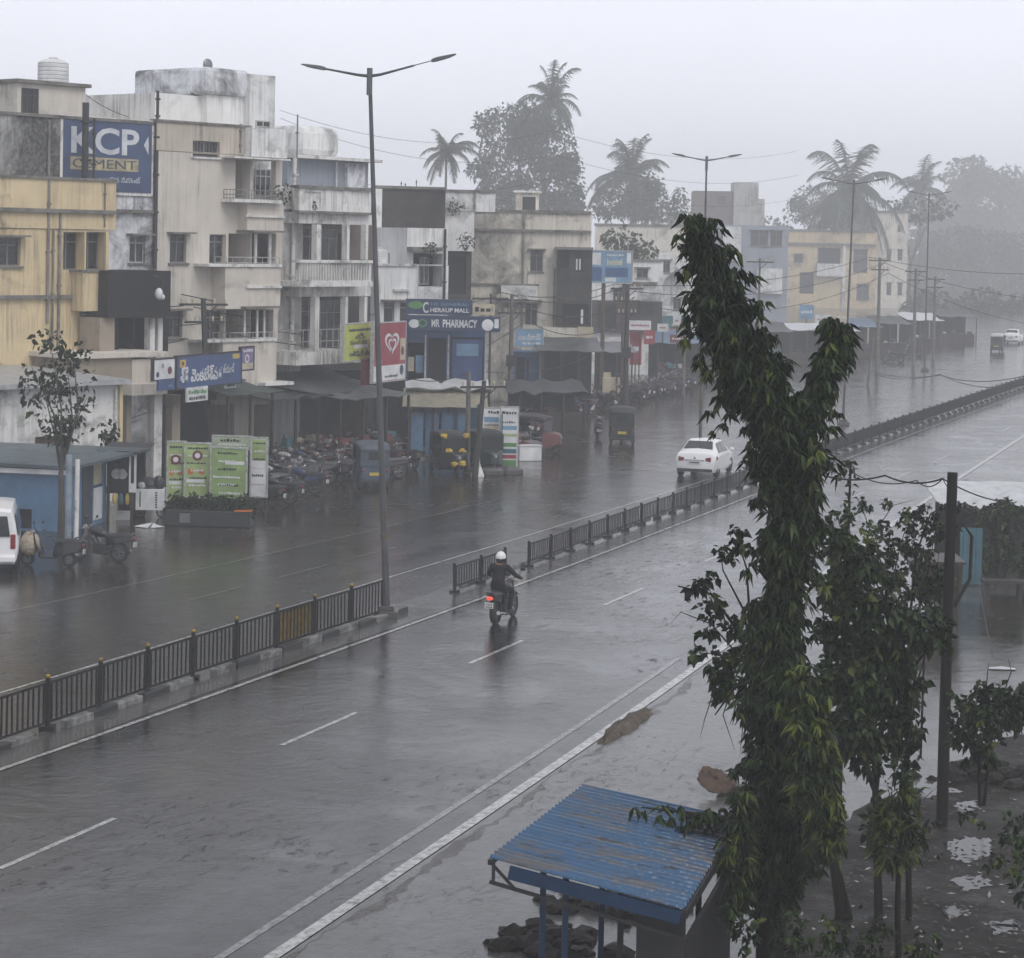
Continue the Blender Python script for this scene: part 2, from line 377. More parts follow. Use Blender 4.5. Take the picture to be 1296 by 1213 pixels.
# ---------------------------------------------------------------- buildings
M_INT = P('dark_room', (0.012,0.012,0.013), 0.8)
M_PANE = P('window_glass', (0.02,0.022,0.025), 0.12, var=0.5, vs=1.2)
M_FRAME = P('weathered_window_frame', (0.16,0.16,0.155), 0.5)
M_FRAMEW = P('grey_white_window_frame', (0.38,0.38,0.37), 0.5)
M_GRILLE = P('dark_grille', (0.04,0.04,0.042), 0.4)
M_RAIL = P('old_white_railing', (0.42,0.42,0.41), 0.5, var=0.5, vs=8)
M_MOULDSLAB = plaster('mouldy_slab', (0.20,0.19,0.175), 0.7, 0.6, sc=0.9)
class Bld:
    def __init__(s, name, label, cat, fr, group=None):
        s.fr = fr; s.t = thing(name, label, cat, fr.o, fr.rz, group)
    def X(s, u, v, y=0): return s.fr.loc(u, v, y)[0]
    def Z(s, u, v, y=0): return s.fr.loc(u, v, y)[1]
    def rect(s, r, y=0):
        u0, v0, u1, v1 = r; uc, vc = (u0+u1)/2, (v0+v1)/2
        return s.X(u0, vc, y), s.Z(uc, v1, y), s.X(u1, vc, y), s.Z(uc, v0, y)     # x0 z0 x1 z1
    def wall(s, r, mat, dep=6.0, y=0.0, ops=(), zb=0.0, name='wall', od=0.22, back=None, label=None):
        """front wall with real openings; each op: (u0,v0,u1,v1[,depth])"""
        u0, v0, u1, v1 = r; uc = (u0+u1)/2
        x0, x1 = s.X(u0, (v0+v1)/2, y), s.X(u1, (v0+v1)/2, y); z1 = s.Z(uc, v0, y); z0 = zb if zb is not None else s.Z(uc, v1, y)
        rs = []
        for o in ops:
            a = s.rect(o[:4], y); rs.append((max(a[0],x0+.03), max(a[1],z0+.02), min(a[2],x1-.03), min(a[3],z1-.03), o[4] if len(o) > 4 else od))
        xs = sorted({x0,x1,*[q for o in rs for q in (o[0],o[2])]}); zs = sorted({z0,z1,*[q for o in rs for q in (o[1],o[3])]})
        mb = MB()
        for a, b in zip(xs, xs[1:]):
            for c, d in zip(zs, zs[1:]):
                m, n = (a+b)/2, (c+d)/2
                if not any(o[0] < m < o[2] and o[1] < n < o[3] for o in rs):
                    mb.add([(a,y,c),(b,y,c),(b,y,d),(a,y,d)], [(0,1,2,3)])
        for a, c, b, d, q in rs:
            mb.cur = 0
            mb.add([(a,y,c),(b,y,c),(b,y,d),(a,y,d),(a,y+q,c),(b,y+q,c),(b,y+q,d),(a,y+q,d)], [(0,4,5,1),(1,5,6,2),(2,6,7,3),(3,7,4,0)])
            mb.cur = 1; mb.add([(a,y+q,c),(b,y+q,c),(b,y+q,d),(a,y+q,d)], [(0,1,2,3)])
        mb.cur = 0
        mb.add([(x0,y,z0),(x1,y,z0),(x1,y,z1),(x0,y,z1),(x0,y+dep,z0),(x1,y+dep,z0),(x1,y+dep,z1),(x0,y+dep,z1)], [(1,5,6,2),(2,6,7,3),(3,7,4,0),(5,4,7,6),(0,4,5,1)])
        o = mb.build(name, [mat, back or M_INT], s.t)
        if label: o['label'] = label
        return o
    def box(s, r, mat, name, y=0.0, dep=0.3, zb=None, z=None, bevel=0):
        x0, z0, x1, z1 = s.rect(r, y)
        if zb is not None: z0 = zb
        mb = MB(); mb.box(x0, y, z0, x1, y+dep, z1); return mb.build(name, mat, s.t, bevel=bevel)
    def win(s, r, n=2, y=0.0, inset=0.12, fm=None, tr=True, grille=0, shade=True, sill=True, wm=None):
        x0, z0, x1, z1 = s.rect(r, y); f = 0.05; yy = y+inset; fm = fm or M_FRAME
        mb = MB()
        mb.box(x0, yy, z0, x0+f, yy+.06, z1); mb.box(x1-f, yy, z0, x1, yy+.06, z1)
        mb.box(x0+f, yy, z0, x1-f, yy+.06, z0+f); mb.box(x0+f, yy, z1-f, x1-f, yy+.06, z1)
        zt = z0+(z1-z0)*0.74
        if tr: mb.box(x0+f, yy+.003, zt-.025, x1-f, yy+.055, zt+.025)
        for i in range(1, n):
            x = x0+(x1-x0)*i/n; mb.box(x-.03, yy+.006, z0+f, x+.03, yy+.05, z1-f)
        if grille:
            for i in range(1, grille): x = x0+(x1-x0)*i/grille; mb.box(x-.008, yy-.03, z0, x+.008, yy-.015, z1)
        w = mb.build('window', fm, s.t)
        p = MB(); p.box(x0+f, yy+.025, z0+f, x1-f, yy+.035, z1-f); p.build('pane', M_PANE, w)
        if sill:
            q = MB(); q.box(x0-.1, y-.09, z0-.08, x1+.1, y+.1, z0-.004); q.build('sill', wm or M_MOULDSLAB, w)
        if shade:
            q = MB(); q.box(x0-.18, y-.42, z1+.03, x1+.18, y-.003, z1+.10); q.build('sunshade', M_MOULDSLAB, s.t)
        return w
    def rail(s, r, y, ret=0.0, step=0.14, mat=None, mid=True, name='railing', hh=0.03):
        x0, z0, x1, z1 = s.rect(r, y); mb = MB()
        segs = [((x0,y),(x1,y))]
        if ret: segs += [((x0,y+ret),(x0,y)), ((x1,y),(x1,y+ret))]
        for (a,b),(c,d) in segs:
            for z in ([z0+.05, (z0+z1)/2, z1] if mid else [z0+.05, z1]): mb.bar((a,b,z),(c,d,z), hh, hh)
            L = math.hypot(c-a, d-b); k = max(1, int(L/step))
            for i in range(k+1):
                t = i/k; mb.bar((a+(c-a)*t, b+(d-b)*t, z0), (a+(c-a)*t, b+(d-b)*t, z1), hh*0.7, hh*0.7)
        return mb.build(name, mat or M_RAIL, s.t)
    def pipe(s, u, v0, v1, y=-0.08, r=0.055, mat=None, z0=None):
        x = s.X(u, (v0+v1)/2, y); a = s.Z(u, v1, y) if z0 is None else z0; b = s.Z(u, v0, y)
        mb = MB(); mb.tube([(x,y,a),(x,y,b)], r, 8)
        k = max(2, int((b-a)/1.4))
        for i in range(k): mb.box(x-r*1.4, y-r*1.3, a+(b-a)*(i+.5)/k-.04, x+r*1.4, y+.06, a+(b-a)*(i+.5)/k+.04)
        return mb.build('drain_pipe', mat or M_PIPE, s.t, smooth=50)
M_PIPE = P('stained_pvc_pipe', (0.22,0.20,0.18), 0.5, var=0.6, vs=2)
PL_Y = plaster('yellow_plaster', (0.62,0.50,0.31), 0.34, 1.0, seed=3)
PL_C = plaster('cream_plaster', (0.58,0.535,0.475), 0.22, 0.7, seed=11)
PL_CD = plaster('beige_band_plaster', (0.50,0.445,0.375), 0.3, 0.8, seed=5)
PL_W = plaster('white_plaster', (0.74,0.74,0.73), 0.55, 1.0, (0.06,0.06,0.058), seed=21)
PL_G = plaster('grey_plaster', (0.46,0.455,0.44), 0.45, 1.0, (0.05,0.05,0.048), seed=31)
PL_GW = plaster('grey_white_plaster', (0.70,0.69,0.67), 0.5, 1.0, (0.05,0.05,0.048), sc=0.8, seed=41)
PL_K = plaster('mould_blackened_plaster', (0.60,0.60,0.59), 1.55, 1.0, (0.028,0.028,0.027), sc=0.3, seed=51)
PL_KW = plaster('mouldy_white_plaster', (0.70,0.71,0.74), 0.8, 1.0, (0.05,0.05,0.05), sc=0.6, seed=57)
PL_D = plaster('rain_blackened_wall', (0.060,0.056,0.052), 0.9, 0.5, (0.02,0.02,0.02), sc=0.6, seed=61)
PL_B = plaster('soot_and_shade_wall', (0.016,0.016,0.016), 0.6, 0.3, (0.010,0.010,0.010), sc=0.8, seed=67)
PL_S = plaster('stained_cream_plaster', (0.64,0.60,0.52), 1.0, 1.0, (0.11,0.105,0.095), sc=0.42, seed=71)
PL_S2 = plaster('cream_side_plaster', (0.66,0.62,0.54), 0.42, 1.0, (0.09,0.085,0.08), sc=0.7, seed=77)
PL_T = plaster('tan_plaster', (0.30,0.255,0.20), 0.4, 0.7, seed=81)
PL_BG = plaster('blue_grey_plaster', (0.27,0.30,0.35), 0.3, 0.5, seed=87)
PL_BRICK = plaster('brown_grey_wall', (0.14,0.11,0.095), 0.4, 0.5, seed=91)
M_TANKW = P('white_plastic_tank', (0.62,0.62,0.62), 0.4, var=0.25, vs=2)
M_TANKK = P('black_plastic_tank', (0.03,0.03,0.032), 0.4)
M_STEEL = P('grey_steel', (0.22,0.22,0.225), 0.4, 0.6)
M_RUST = P('rusty_steel', (0.10,0.06,0.04), 0.7, 0.2, var=0.5)
M_IRON = P('dark_iron', (0.035,0.035,0.037), 0.5, 0.4)
def tank(p, r, h, mat, label, rz=0.0, group='rooftop water tanks'):
    t = thing('water_tank', label, 'water tank', p, rz, group)
    mb = MB(); prof = [(r*.96,0),(r,.06)]
    k = 5
    for i in range(k):
        z0, z1 = .06+(h*.8-.06)*i/k, .06+(h*.8-.06)*(i+1)/k
        prof += [(r,z0+.02),(r*1.0,z1-.06),(r*.965,z1-.03),(r,z1)]
    prof += [(r*.92,h*.86),(r*.6,h*.95),(r*.3,h*.97)]
    mb.lathe(prof, n=24); mb.build('tank_body', mat, t, smooth=35)
    l = MB(); l.lathe([(r*.3,h*.97),(r*.32,h*1.02),(r*.1,h*1.05)], n=16); l.build('lid', mat, t, smooth=40)
    q = MB(); q.tube([(r*1.03,0,h*.7),(r*1.18,0,h*.7),(r*1.2,0,h*.6),(r*1.2,0,-.5)], .03, 6); q.build('outlet_pipe', M_PIPE, t, smooth=50)
    return t
TXT = {}
def text(body, fr_parent, name, mat, x, z, w, h, y, ext=0.004, bold=False, shear=0.0):
    """lettering as real thin solid letters, centred in a w by h box on a sign lying in the local x-z plane"""
    c = bpy.data.curves.new('lettering', 'FONT'); c.body = body; c.align_x = 'LEFT'; c.extrude = ext; c.shear = shear
    if bold: c.offset = 0.022
    c.resolution_u = 3
    o = bpy.data.objects.new('lettering', c); COL.objects.link(o)
    dg = bpy.context.evaluated_depsgraph_get(); me = bpy.data.meshes.new_from_object(o.evaluated_get(dg))
    bpy.data.objects.remove(o); bpy.data.curves.remove(c)
    if not me.vertices: return None
    xs = [v.co.x for v in me.vertices]; ys = [v.co.y for v in me.vertices]
    a, b, e, f = min(xs), max(xs), min(ys), max(ys); sx, sy = w/max(b-a,1e-4), h/max(f-e,1e-4)
    for v in me.vertices:
        q = v.co.copy(); v.co = (x-w/2+(q.x-a)*sx, y-ext-q.z, z-h/2+(q.y-e)*sy)
    me.materials.clear(); me.materials.append(mat); me.name = name
    o = bpy.data.objects.new(name, me); COL.objects.link(o); o.parent = fr_parent; return o
W_WHITE = P('sign_white', (0.66,0.67,0.68), 0.45, var=0.3, vs=1.7); W_BLACK = P('sign_black', (0.02,0.02,0.022), 0.4)
W_BLUE = P('sign_blue', (0.035,0.075,0.20), 0.4, var=0.35, vs=1.3); W_BLUE2 = P('sign_bright_blue', (0.03,0.095,0.24), 0.4, var=0.3)
W_RED = P('sign_red', (0.30,0.03,0.045), 0.4, var=.35, vs=1.3); W_YEL = P('sign_yellow', (0.55,0.40,0.10), 0.45); W_LIME = P('sign_lime', (0.46,0.50,0.12), 0.4, var=0.3)
W_GREEN = P('sign_green', (0.09,0.24,0.07), 0.4); W_TEAL = P('sign_teal', (0.03,0.13,0.16), 0.4); W_NAVY = P('sign_navy', (0.018,0.04,0.10), 0.4, var=0.4)
W_LBLUE = P('sign_light_blue', (0.16,0.30,0.45), 0.4, var=0.35, vs=1.2); W_PURP = P('sign_purple', (0.20,0.15,0.30), 0.4)
W_LGREEN = P('banner_pale_green', (0.33,0.43,0.18), 0.4, var=0.4, vs=1.5); W_ORANGE = P('sign_orange', (0.50,0.14,0.04), 0.4); W_MAROON = P('sign_maroon', (0.14,0.02,0.025), 0.4)
W_CREAM = P('sign_cream', (0.50,0.44,0.32), 0.5)
def sign(name, label, u0, v0, u1, v1, d, yaw, face, th=0.10, frame=None, group=None, cat='sign', slant=0.0):
    """a flat board: thing with a panel; returns (thing, frame, x0,z0,x1,z1) with local origin at its centre bottom"""
    uc, vc = (u0+u1)/2, (v0+v1)/2
    fr = Fr(uc, d, yaw); x0 = fr.loc(u0, vc)[0]; x1 = fr.loc(u1, vc)[0]; z1 = fr.loc(uc, v0)[1]; z0 = fr.loc(uc, v1)[1]
    t = thing(name, label, cat, fr.w(0,0,z0), fr.rz, group); h = z1-z0
    mb = MB(); mb.box(x0, 0, 0, x1, th, h); mb.build('panel', face, t)
    if frame:
        q = MB(); e = .05
        q.box(x0-e,-.02,-e,x0,th+.02,h+e); q.box(x1,-.02,-e,x1+e,th+.02,h+e); q.box(x0,-.02,-e,x1,th+.02,0); q.box(x0,-.02,h,x1,th+.02,h+e)
        q.build('frame', frame, t)
    return t, x0, x1, h
def patch(t, name, mat, x0, z0, x1, z1, y=-0.006, th=0.006):
    mb = MB(); mb.box(x0, y-th+.006, z0, x1, y+.003, z1); return mb.build(name, mat, t)
def disc(t, name, mat, x, z, r, y=-0.012, r0=0.0, n=20, sx=1.0):
    mb = MB()
    a = [(x+sx*r*math.cos(k*2*math.pi/n), y, z+r*math.sin(k*2*math.pi/n)) for k in range(n)]
    if r0:
        b = [(x+sx*r0*math.cos(k*2*math.pi/n), y, z+r0*math.sin(k*2*math.pi/n)) for k in range(n)]
        mb.add(a+b, [(k,(k+1)%n,n+(k+1)%n,n+k) for k in range(n)])
    else: mb.prism([(p[0],p[2]) for p in a], y, y+.008)
    return mb.build(name, mat, t)

# ---- yellow block of flats, far left
B = Bld('apartment_building', 'yellow plastered block of flats with two drain pipes at the left edge', 'building', Fr(260, 90, 40.7, -0.7))
B.wall((-45,226,147,290), PL_Y, 7, 0, [(-3,301,27,338), (80,294,107,342), (109,294,134,342)], zb=None, od=.35)
z292 = B.Z(60, 290)
B.wall((-45,290,137,460), PL_Y, 7, 0, [(-3,301,26,337,.3), (80,294,107,342,.9), (109,294,134,342,.9), (105,400,126,450,1.2)], zb=0, od=.3)
for o in [x for x in B.t.children if x.name.startswith('wall')][:1]: bpy.data.objects.remove(o)
B.wall((-45,226,147,289.4), PL_Y, 7, -0.06, [], zb=None)
B.box((-46,264,148,269), M_MOULDSLAB, 'ledge', -0.22, 0.16); B.box((-46,374,106,379), M_MOULDSLAB, 'ledge', -0.16, 0.157)
B.box((-46,223,148,226.5), M_MOULDSLAB, 'coping', -0.14, 0.4)
B.win((-3,301,26,337), 2, shade=True); B.win((80,294,107,342), 2, inset=.5, sill=False, shade=False); B.win((109,294,134,342), 2, inset=.5, sill=False, shade=False); B.win((105,400,125,450), 2, inset=.6, sill=False)
B.box((105,343,136.5,394), PL_Y, 'balcony', -0.75, 0.745); B.box((104,342,138,345), M_MOULDSLAB, 'balcony_coping', -0.80, 0.8)
B.pipe(61, 228, 410); B.pipe(75, 268, 455); B.pipe(67, 290, 455, r=.04); B.pipe(133, 232, 288, y=-.12, r=.03)
# ---- building carrying the painted wall advertisement
B = Bld('commercial_building', 'white building blackened by mould with a blue painted cement advertisement', 'building', Fr(260, 90, 40.7, 0.15))
B.wall((-45,149,198.5,245), PL_K, 8, 0.0, [], zb=None)
B.wall((-45,245.3,196.5,470), PL_KW, 8, 0.06, [(164,299,184,333)], zb=0)
B.box((140,265.5,197,270), M_MOULDSLAB, 'ledge', -0.12, 0.17); B.box((-46,146,199.5,150), M_MOULDSLAB, 'coping', -0.08, 0.5)
B.win((164,299,184,333), 2, y=.06, fm=M_FRAMEW); B.pipe(197, 150, 340, y=-.1, r=.07, mat=M_IRON); B.pipe(62, 152, 225, y=-.07, r=.05); B.pipe(108, 130, 228, y=-.8, r=.13, mat=M_IRON); B.pipe(119, 150, 228, y=-.5, r=.05, mat=M_IRON)
x0, z0, x1, z1 = B.rect((79,153,191,243), 0)
adp = MB(); adp.box(x0-.12, -.03, z0-.12, x1+.1, -.004, z1+.12); adp.build('sign_border', PL_GW, B.t)
adp = MB(); adp.box(x0, -.05, z0, x1, -.031, z1); ad = adp.build('painted_sign', P('faded_blue_wall_paint', (0.045,0.075,0.16), 0.7, var=0.35, vs=0.9), B.t)
xa, za, xb, zb_ = B.rect((89,162,175,196), 0); text('KCP', ad, 'lettering', P('faded_white_wall_paint', (0.58,0.60,0.63), 0.7, var=0.3, vs=1.5), (xa+xb)/2, (za+zb_)/2, xb-xa, zb_-za, -.052, bold=True)
xa, za, xb, zb_ = B.rect((88,200,174,216), 0); q = MB(); q.box(xa,-.058,za,xb,-.0505,zb_); q.build('yellow_band', P('faded_yellow_paint', (0.42,0.36,0.22), 0.7, var=0.4), ad)
text('CEMENT', ad, 'lettering', P('faded_navy_paint', (0.04,0.06,0.11), 0.7), (xa+xb)/2, (za+zb_)/2, (xb-xa)*.94, (zb_-za)*.72, -.0585)
xa, za, xb, zb_ = B.rect((124,224,177,234), 0); text('బలమైన సిమెంట్', ad, 'lettering', MC['faded_white_wall_paint'], (xa+xb)/2, (za+zb_)/2, xb-xa, zb_-za, -.052)
xa, za, xb, zb_ = B.rect((181,173,187,196), 0); q = MB(); q.prism([(xa,(za+zb_)/2),(xb-.02,zb_),(xb,(za+zb_)/2),(xb,za)], -.058, -.0505); q.build('emblem', MC['faded_white_wall_paint'], ad)
# roof room with tank
x0, z0, x1, z1 = B.rect((22,108,108,149), 2.5)
q = MB(); q.box(x0, 2.5, z0, x1, 6.5, z1); q.build('roof_room', PL_C, B.t); q = MB(); q.box(x0-.15, 2.3, z1, x1+.15, 6.7, z1+.14); q.build('roof_slab', M_MOULDSLAB, B.t)
B.win((27,112,48,146), 3, y=2.5, inset=-.05, fm=M_GRILLE, grille=8, shade=False, sill=False)
tank(B.fr.w((B.X(75,100,3.5)), 3.9, z1+.14), .62, 1.05, M_TANKW, 'white plastic water tank on the beige roof room above the blue wall advertisement', B.fr.rz)
# ---- black-stained balcony block between them
B = Bld('building_extension', 'soot black balcony block jutting out between the yellow and cream buildings', 'building extension', Fr(260, 90, 40.7, -2.0))
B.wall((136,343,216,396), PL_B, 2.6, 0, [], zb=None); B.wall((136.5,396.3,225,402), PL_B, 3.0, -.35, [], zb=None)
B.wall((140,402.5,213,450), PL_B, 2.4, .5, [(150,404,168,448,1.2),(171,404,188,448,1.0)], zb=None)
for u in (190, 200): 
    B.box((u,402.5,u+6,449), PL_GW, 'pillar', .1, .35)
B.wall((126,402.5,145,452), PL_T, 1.2, -.1, [], zb=None)
x = B.X(199,370,-.2); mb = MB(); mb.ell((x,-.3,B.Z(199,372)), (.13,.2,.24), 8, 6); mb.ell((x+.18,-.3,B.Z(203,376)), (.1,.1,.12), 8, 6); mb.build('lamp', W_WHITE, B.t, smooth=60)
mb = MB(); mb.tube([(x+.1,-.3,B.Z(199,367)),(x+.1,-.35,B.Z(199,352)),(x-.1,-.05,B.Z(199,348))], .03, 6); mb.build('lamp_bracket', M_IRON, B.t)
# shop storey below
B.wall((95,452,167,520), PL_T, 3.5, -1.2, [(108,495,160,592,2.0)], zb=0); B.box((94,447,213,453), PL_C, 'terrace_slab', -1.4, 3.4)
B.wall((167.3,455,198,486), PL_C, 2.0, -1.25, [], zb=None); B.box((167,486,212,500), PL_C, 'canopy', -1.9, 1.7)
for u0, u1, m in ((195,205,PL_GW),(218,228,PL_T)): B.box((u0,500,u1,590), m, 'pillar', -1.5, .4, zb=0)
# ---- cream building with stacked corner balconies
B = Bld('apartment_building', 'cream three storey building with corner balconies and white rooftop boxes', 'building', Fr(260, 90, 40.7))
OPC = [(244,179,278,199,.25), (215,297,236,333,.3), (265,297,286,334,.4), (289,296,349,336,1.6), (228,512,262,606,2.5), (266,512,296,606,2.5), (212,394,231,428,.3), (257,393,283,430,.4), (285,392,346,430,1.6), (298,201,349,252,1.6)]
B.wall((198.5,194,318,520), PL_C, 8, 0, [o for o in OPC if o[2] < 300]+[(298,201,317,252,1.6),(289,296,317,336,1.6),(285,392,317,430,1.6)], zb=0)
B.wall((198.5,157,318,193.6), PL_CD, 8, -.03, [(244,179,278,193,.25)], zb=None)
B.box((198,155,319,158), M_MOULDSLAB, 'coping', -.1, .4)
for r in ((349,201,357,252),(349,296,357,336),(346,392,352,430)): B.box(r, PL_C, 'pillar', .02, .3)
B.wall((318.3,252,357,296), PL_C, 7.5, .02, [], zb=None, name='spandrel'); B.wall((318.3,336,355,392), PL_C, 7.5, .02, [], zb=None, name='spandrel'); B.wall((318.3,430,350,480), PL_C, 7.5, .02, [(321,512,347,600,2.5)], zb=0, name='spandrel')
B.wall((318.3,201,349,252), PL_W, 6, 1.6, [(322,214,342,250,.1)], zb=None, name='back_wall'); B.wall((318.3,296,349,336), PL_B, 6, 1.6, [(322,302,336,336,.3)], zb=None, name='back_wall'); B.wall((318.3,392,346,430), PL_B, 6, 1.6, [], zb=None, name='back_wall')  # lower two back walls near black: balcony recess shade put into their colour
B.wall((318.3,163,364,199.6), PL_W, 7, -.5, [], zb=None, name='parapet'); B.box((297,199.8,368,202), PL_GW, 'balcony_roof', -.9, 2.6)
B.wall((285,337,355,391), PL_C, .9, -.85, [], zb=None, name='balcony'); B.box((264,334.5,357,338), PL_GW, 'balcony_coping', -.93, 1.0); B.box((313,362,357,365), PL_GW, 'ledge', -.95, .1)
B.wall((282,432,348,489), PL_C, .9, -.85, [], zb=None, name='balcony'); B.box((256,429.5,350,433), PL_GW, 'balcony_coping', -.93, 1.0)
B.box((297,253,358,257), PL_GW, 'balcony_slab', -.85, 2.4); B.rail((299,241,357,253.5), -.8, .75, .16, M_STEEL)
B.rail((287,326,354,334.5), -.8, .7, .3, M_RAIL, mid=False); B.rail((284,421,348,429.5), -.8, .7, .3, M_RAIL, mid=False)
B.wall((313,258,359,294), PL_C, .8, -.55, [], zb=None, name='bay'); B.box((312,273,361,275.5), PL_GW, 'ledge', -.66, .11); B.box((322,292,362,294.5), M_MOULDSLAB, 'sunshade', -1.1, 1.1); B.box((312,388,360,390.5), M_MOULDSLAB, 'sunshade', -1.2, 1.1); B.box((336,484,372,488), PL_GW, 'sunshade', -1.3, 1.2)
B.win((244,179,278,199), 2, tr=False, grille=9, shade=False, wm=PL_GW); B.win((215,297,236,333), 2); B.win((212,394,231,428), 2); B.win((265,297,286,334), 2, inset=.2, shade=False); B.win((257,393,283,430), 2, inset=.2, shade=False)
B.win((305,214,314,250), 1, inset=1.45, shade=False, sill=False, fm=M_FRAMEW); B.win((322,214,342,250), 3, y=1.6, inset=-.05, shade=False, sill=False, fm=M_FRAMEW); B.win((296,300,315,336), 2, inset=1.4, shade=False, sill=False)
for u in (323, 341): B.box((u,296,u+2.5,336), PL_GW, 'balcony_post', -.6, .08)
for u in (309, 325, 334): B.box((u,393,u+2,430), PL_GW, 'balcony_post', -.6, .06)
B.box((286,296,289,336), PL_C, 'pillar', -.02, .3); B.box((283.2,392,285.6,430), PL_C, 'pillar', -.02, .3)
x0, z0, x1, z1 = B.rect((196,120,262,158), 2.0); q = MB(); q.box(x0,2.0,z0,x1,7,z1); q.build('roof_parapet', PL_W, B.t)
x0, z0, x1, z1 = B.rect((262.3,122,316,158), 1.6); q = MB(); q.box(x0,1.6,z0,x1,7,z1); q.build('roof_room', PL_W, B.t)
x0, z0, x1, z1 = B.rect((316.3,95,348,163), 1.2); q = MB(); q.box(x0,1.2,z0,x1,7,z1); q.build('stair_tower', PL_W, B.t)
x0, z0, x1, z1 = B.rect((260,87,316,121.6), 1.4); q = MB(); q.box(x0,1.4,z0,x1,6,z1); q.build('overhead_tank', PL_KW, B.t, bevel=.15)
B.win((323,153,341,161.5), 2, y=1.2, inset=-.06, tr=False, shade=False, sill=False, fm=M_FRAMEW); B.pipe(199.5, 115, 158, y=1.2, r=.06, mat=M_IRON); B.pipe(305, 157, 194, y=-.1, r=.035)
x = B.X(267,85,2); mb = MB(); mb.ell((x,2.2,B.Z(267,82,2)), (.26,.1,.26), 14, 8); mb.build('satellite_dish', M_STEEL, B.t, smooth=60); mb = MB(); mb.bar((x-.15,2.2,B.Z(267,87,2)-1.3),(x-.9,2.2,B.Z(267,120,2)),.05,.05); mb.bar((x,2.2,B.Z(267,88,2)),(x,2.2,B.Z(267,82,2)),.04,.04); mb.build('aerial', M_IRON, B.t)
# ---- grey building with ornate balconies
B = Bld('apartment_building', 'grey white three storey building with three tiers of ornate open balconies', 'building', Fr(420, 96, 36))
B.wall((349,236,382,500), PL_G, 8, .9, [], zb=0); B.pipe(371, 200, 455, y=.75, r=.09, mat=PL_GW); B.box((349,261,382,265), PL_GW, 'ledge', .8, .097)
B.wall((379,270.5,472,284), PL_GW, 8, 0, [], zb=None, name='lintel'); B.wall((379,363,470,375.5), PL_GW, 8, 0, [], zb=None, name='lintel')
B.wall((379,284.3,472,362.7), PL_BRICK, 6, 1.3, [(382,288,401,333,.15),(406,290,425,333,.15),(427,295,438,333,.15)], zb=None, name='back_wall')
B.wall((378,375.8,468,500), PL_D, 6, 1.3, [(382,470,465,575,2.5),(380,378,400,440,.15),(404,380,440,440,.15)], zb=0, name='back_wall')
B.wall((379,239,470,270), PL_GW, .3, -.1, [(384,243,406,266,.06),(445,243,467,262,.06)], zb=None, name='parapet', back=PL_GW); B.box((378,236.5,472,240), M_MOULDSLAB, 'coping', -.2, .45); B.box((378,268,472,271), M_MOULDSLAB, 'ledge', -.3, .3)
B.wall((379,332,470,357), PL_GW, .2, -.9, [], zb=None, name='balcony'); B.box((378,329.5,472,333), PL_GW, 'balcony_coping', -1.0, .4); B.box((377,356.5,473,363), PL_GW, 'balcony_slab', -1.0, 2.2)
mb = MB()
for i in range(26):
    u = 381+i*3.4; x = B.X(u, 345, -.92); z0, z1 = B.Z(u, 355, -.92), B.Z(u, 335, -.92); mb.box(x-.035,-.94,z0,x+.035,-.903,z1)
mb.build('balusters', PL_G, B.t)
for u, w in ((401,5.5),(439,3.5),(463,3)): B.box((u,284.3,u+w,329), PL_GW, 'pillar', -.6, .3)
for u, w in ((399,5),(437,3),(461,3.5)): B.box((u,375.8,u+w,446), PL_GW, 'pillar', -.6, .3)
B.box((375,445,458,461), PL_GW, 'balcony_slab', -1.1, 2.3); B.rail((376,417,457,446), -1.05, .9, .35, M_RAIL)
for r in ((382,288,401,333),(406,290,425,333)): B.win(r, 2, y=1.3, inset=-.03, shade=False, sill=False)
B.win((404,380,440,440), 4, y=1.3, inset=-.03, shade=False, sill=False); B.win((380,378,400,440), 2, y=1.3, inset=-.03, shade=False, sill=False)
x0, z0, x1, z1 = B.rect((364,203,466,240), 3.2); q = MB(); q.box(x0,3.2,z0,x1,8,z1); q.build('penthouse', PL_BG, B.t); q = MB(); q.box(x0-.1,2.6,z1,x1+.3,8.2,z1+.14); q.build('roof_slab', PL_GW, B.t)
B.pipe(426, 205, 237, y=3.0, r=.03, mat=PL_GW); B.pipe(376, 145, 238, y=.7, r=.035, mat=M_STEEL)
B.box((440,207,462,238), PL_KW, 'door_surround', 3.0, .19); x0, z0, x1, z1b = B.rect((384,160,432,199), 4.0); q = MB(); q.box(x0,4.0,z1+.14,x1,6.6,z1b); q.build('overhead_tank', PL_W, B.t, bevel=.35)
# ---- blackened wall and white house behind the lamp post
B = Bld('commercial_building', 'building with a tall bare rain blackened end wall right of the lamp post', 'building', Fr(520, 112, 70))
B.wall((470,239,563,350), PL_D, 8, 0, [], zb=0); B.box((476,236,564,239.5), M_MOULDSLAB, 'coping', -.1, .4); B.wall((470,239,481.5,500), PL_W, .2, -.25, [], zb=0)
for u, v in ((508,230),(513,232),(527,228)): B.pipe(u, v, 240, y=1, r=.02, mat=M_RUST)
B = Bld('house', 'small white plastered house with a recessed balcony above the pharmacy', 'house', Fr(540, 106, 65))
B.wall((515,289,567,335.5), PL_W, 6, 0, [(523,321,560,336,1.2)], zb=None); B.wall((528.5,336,567,420), PL_W, 6, 0, [(530,336.5,560,363,1.2)], zb=None)
B.wall((474,336,528,430), PL_W, 5, -.4, [(486,382,499,412,.3),(506,382,517,412,.3)], zb=None); B.wall((474,430.3,567,520), PL_D, 4, .2, [], zb=0); B.box((522,313,560,318), M_MOULDSLAB, 'sunshade', -.7, .7); B.box((473,334,529,337), PL_GW, 'coping', -.5, .3)
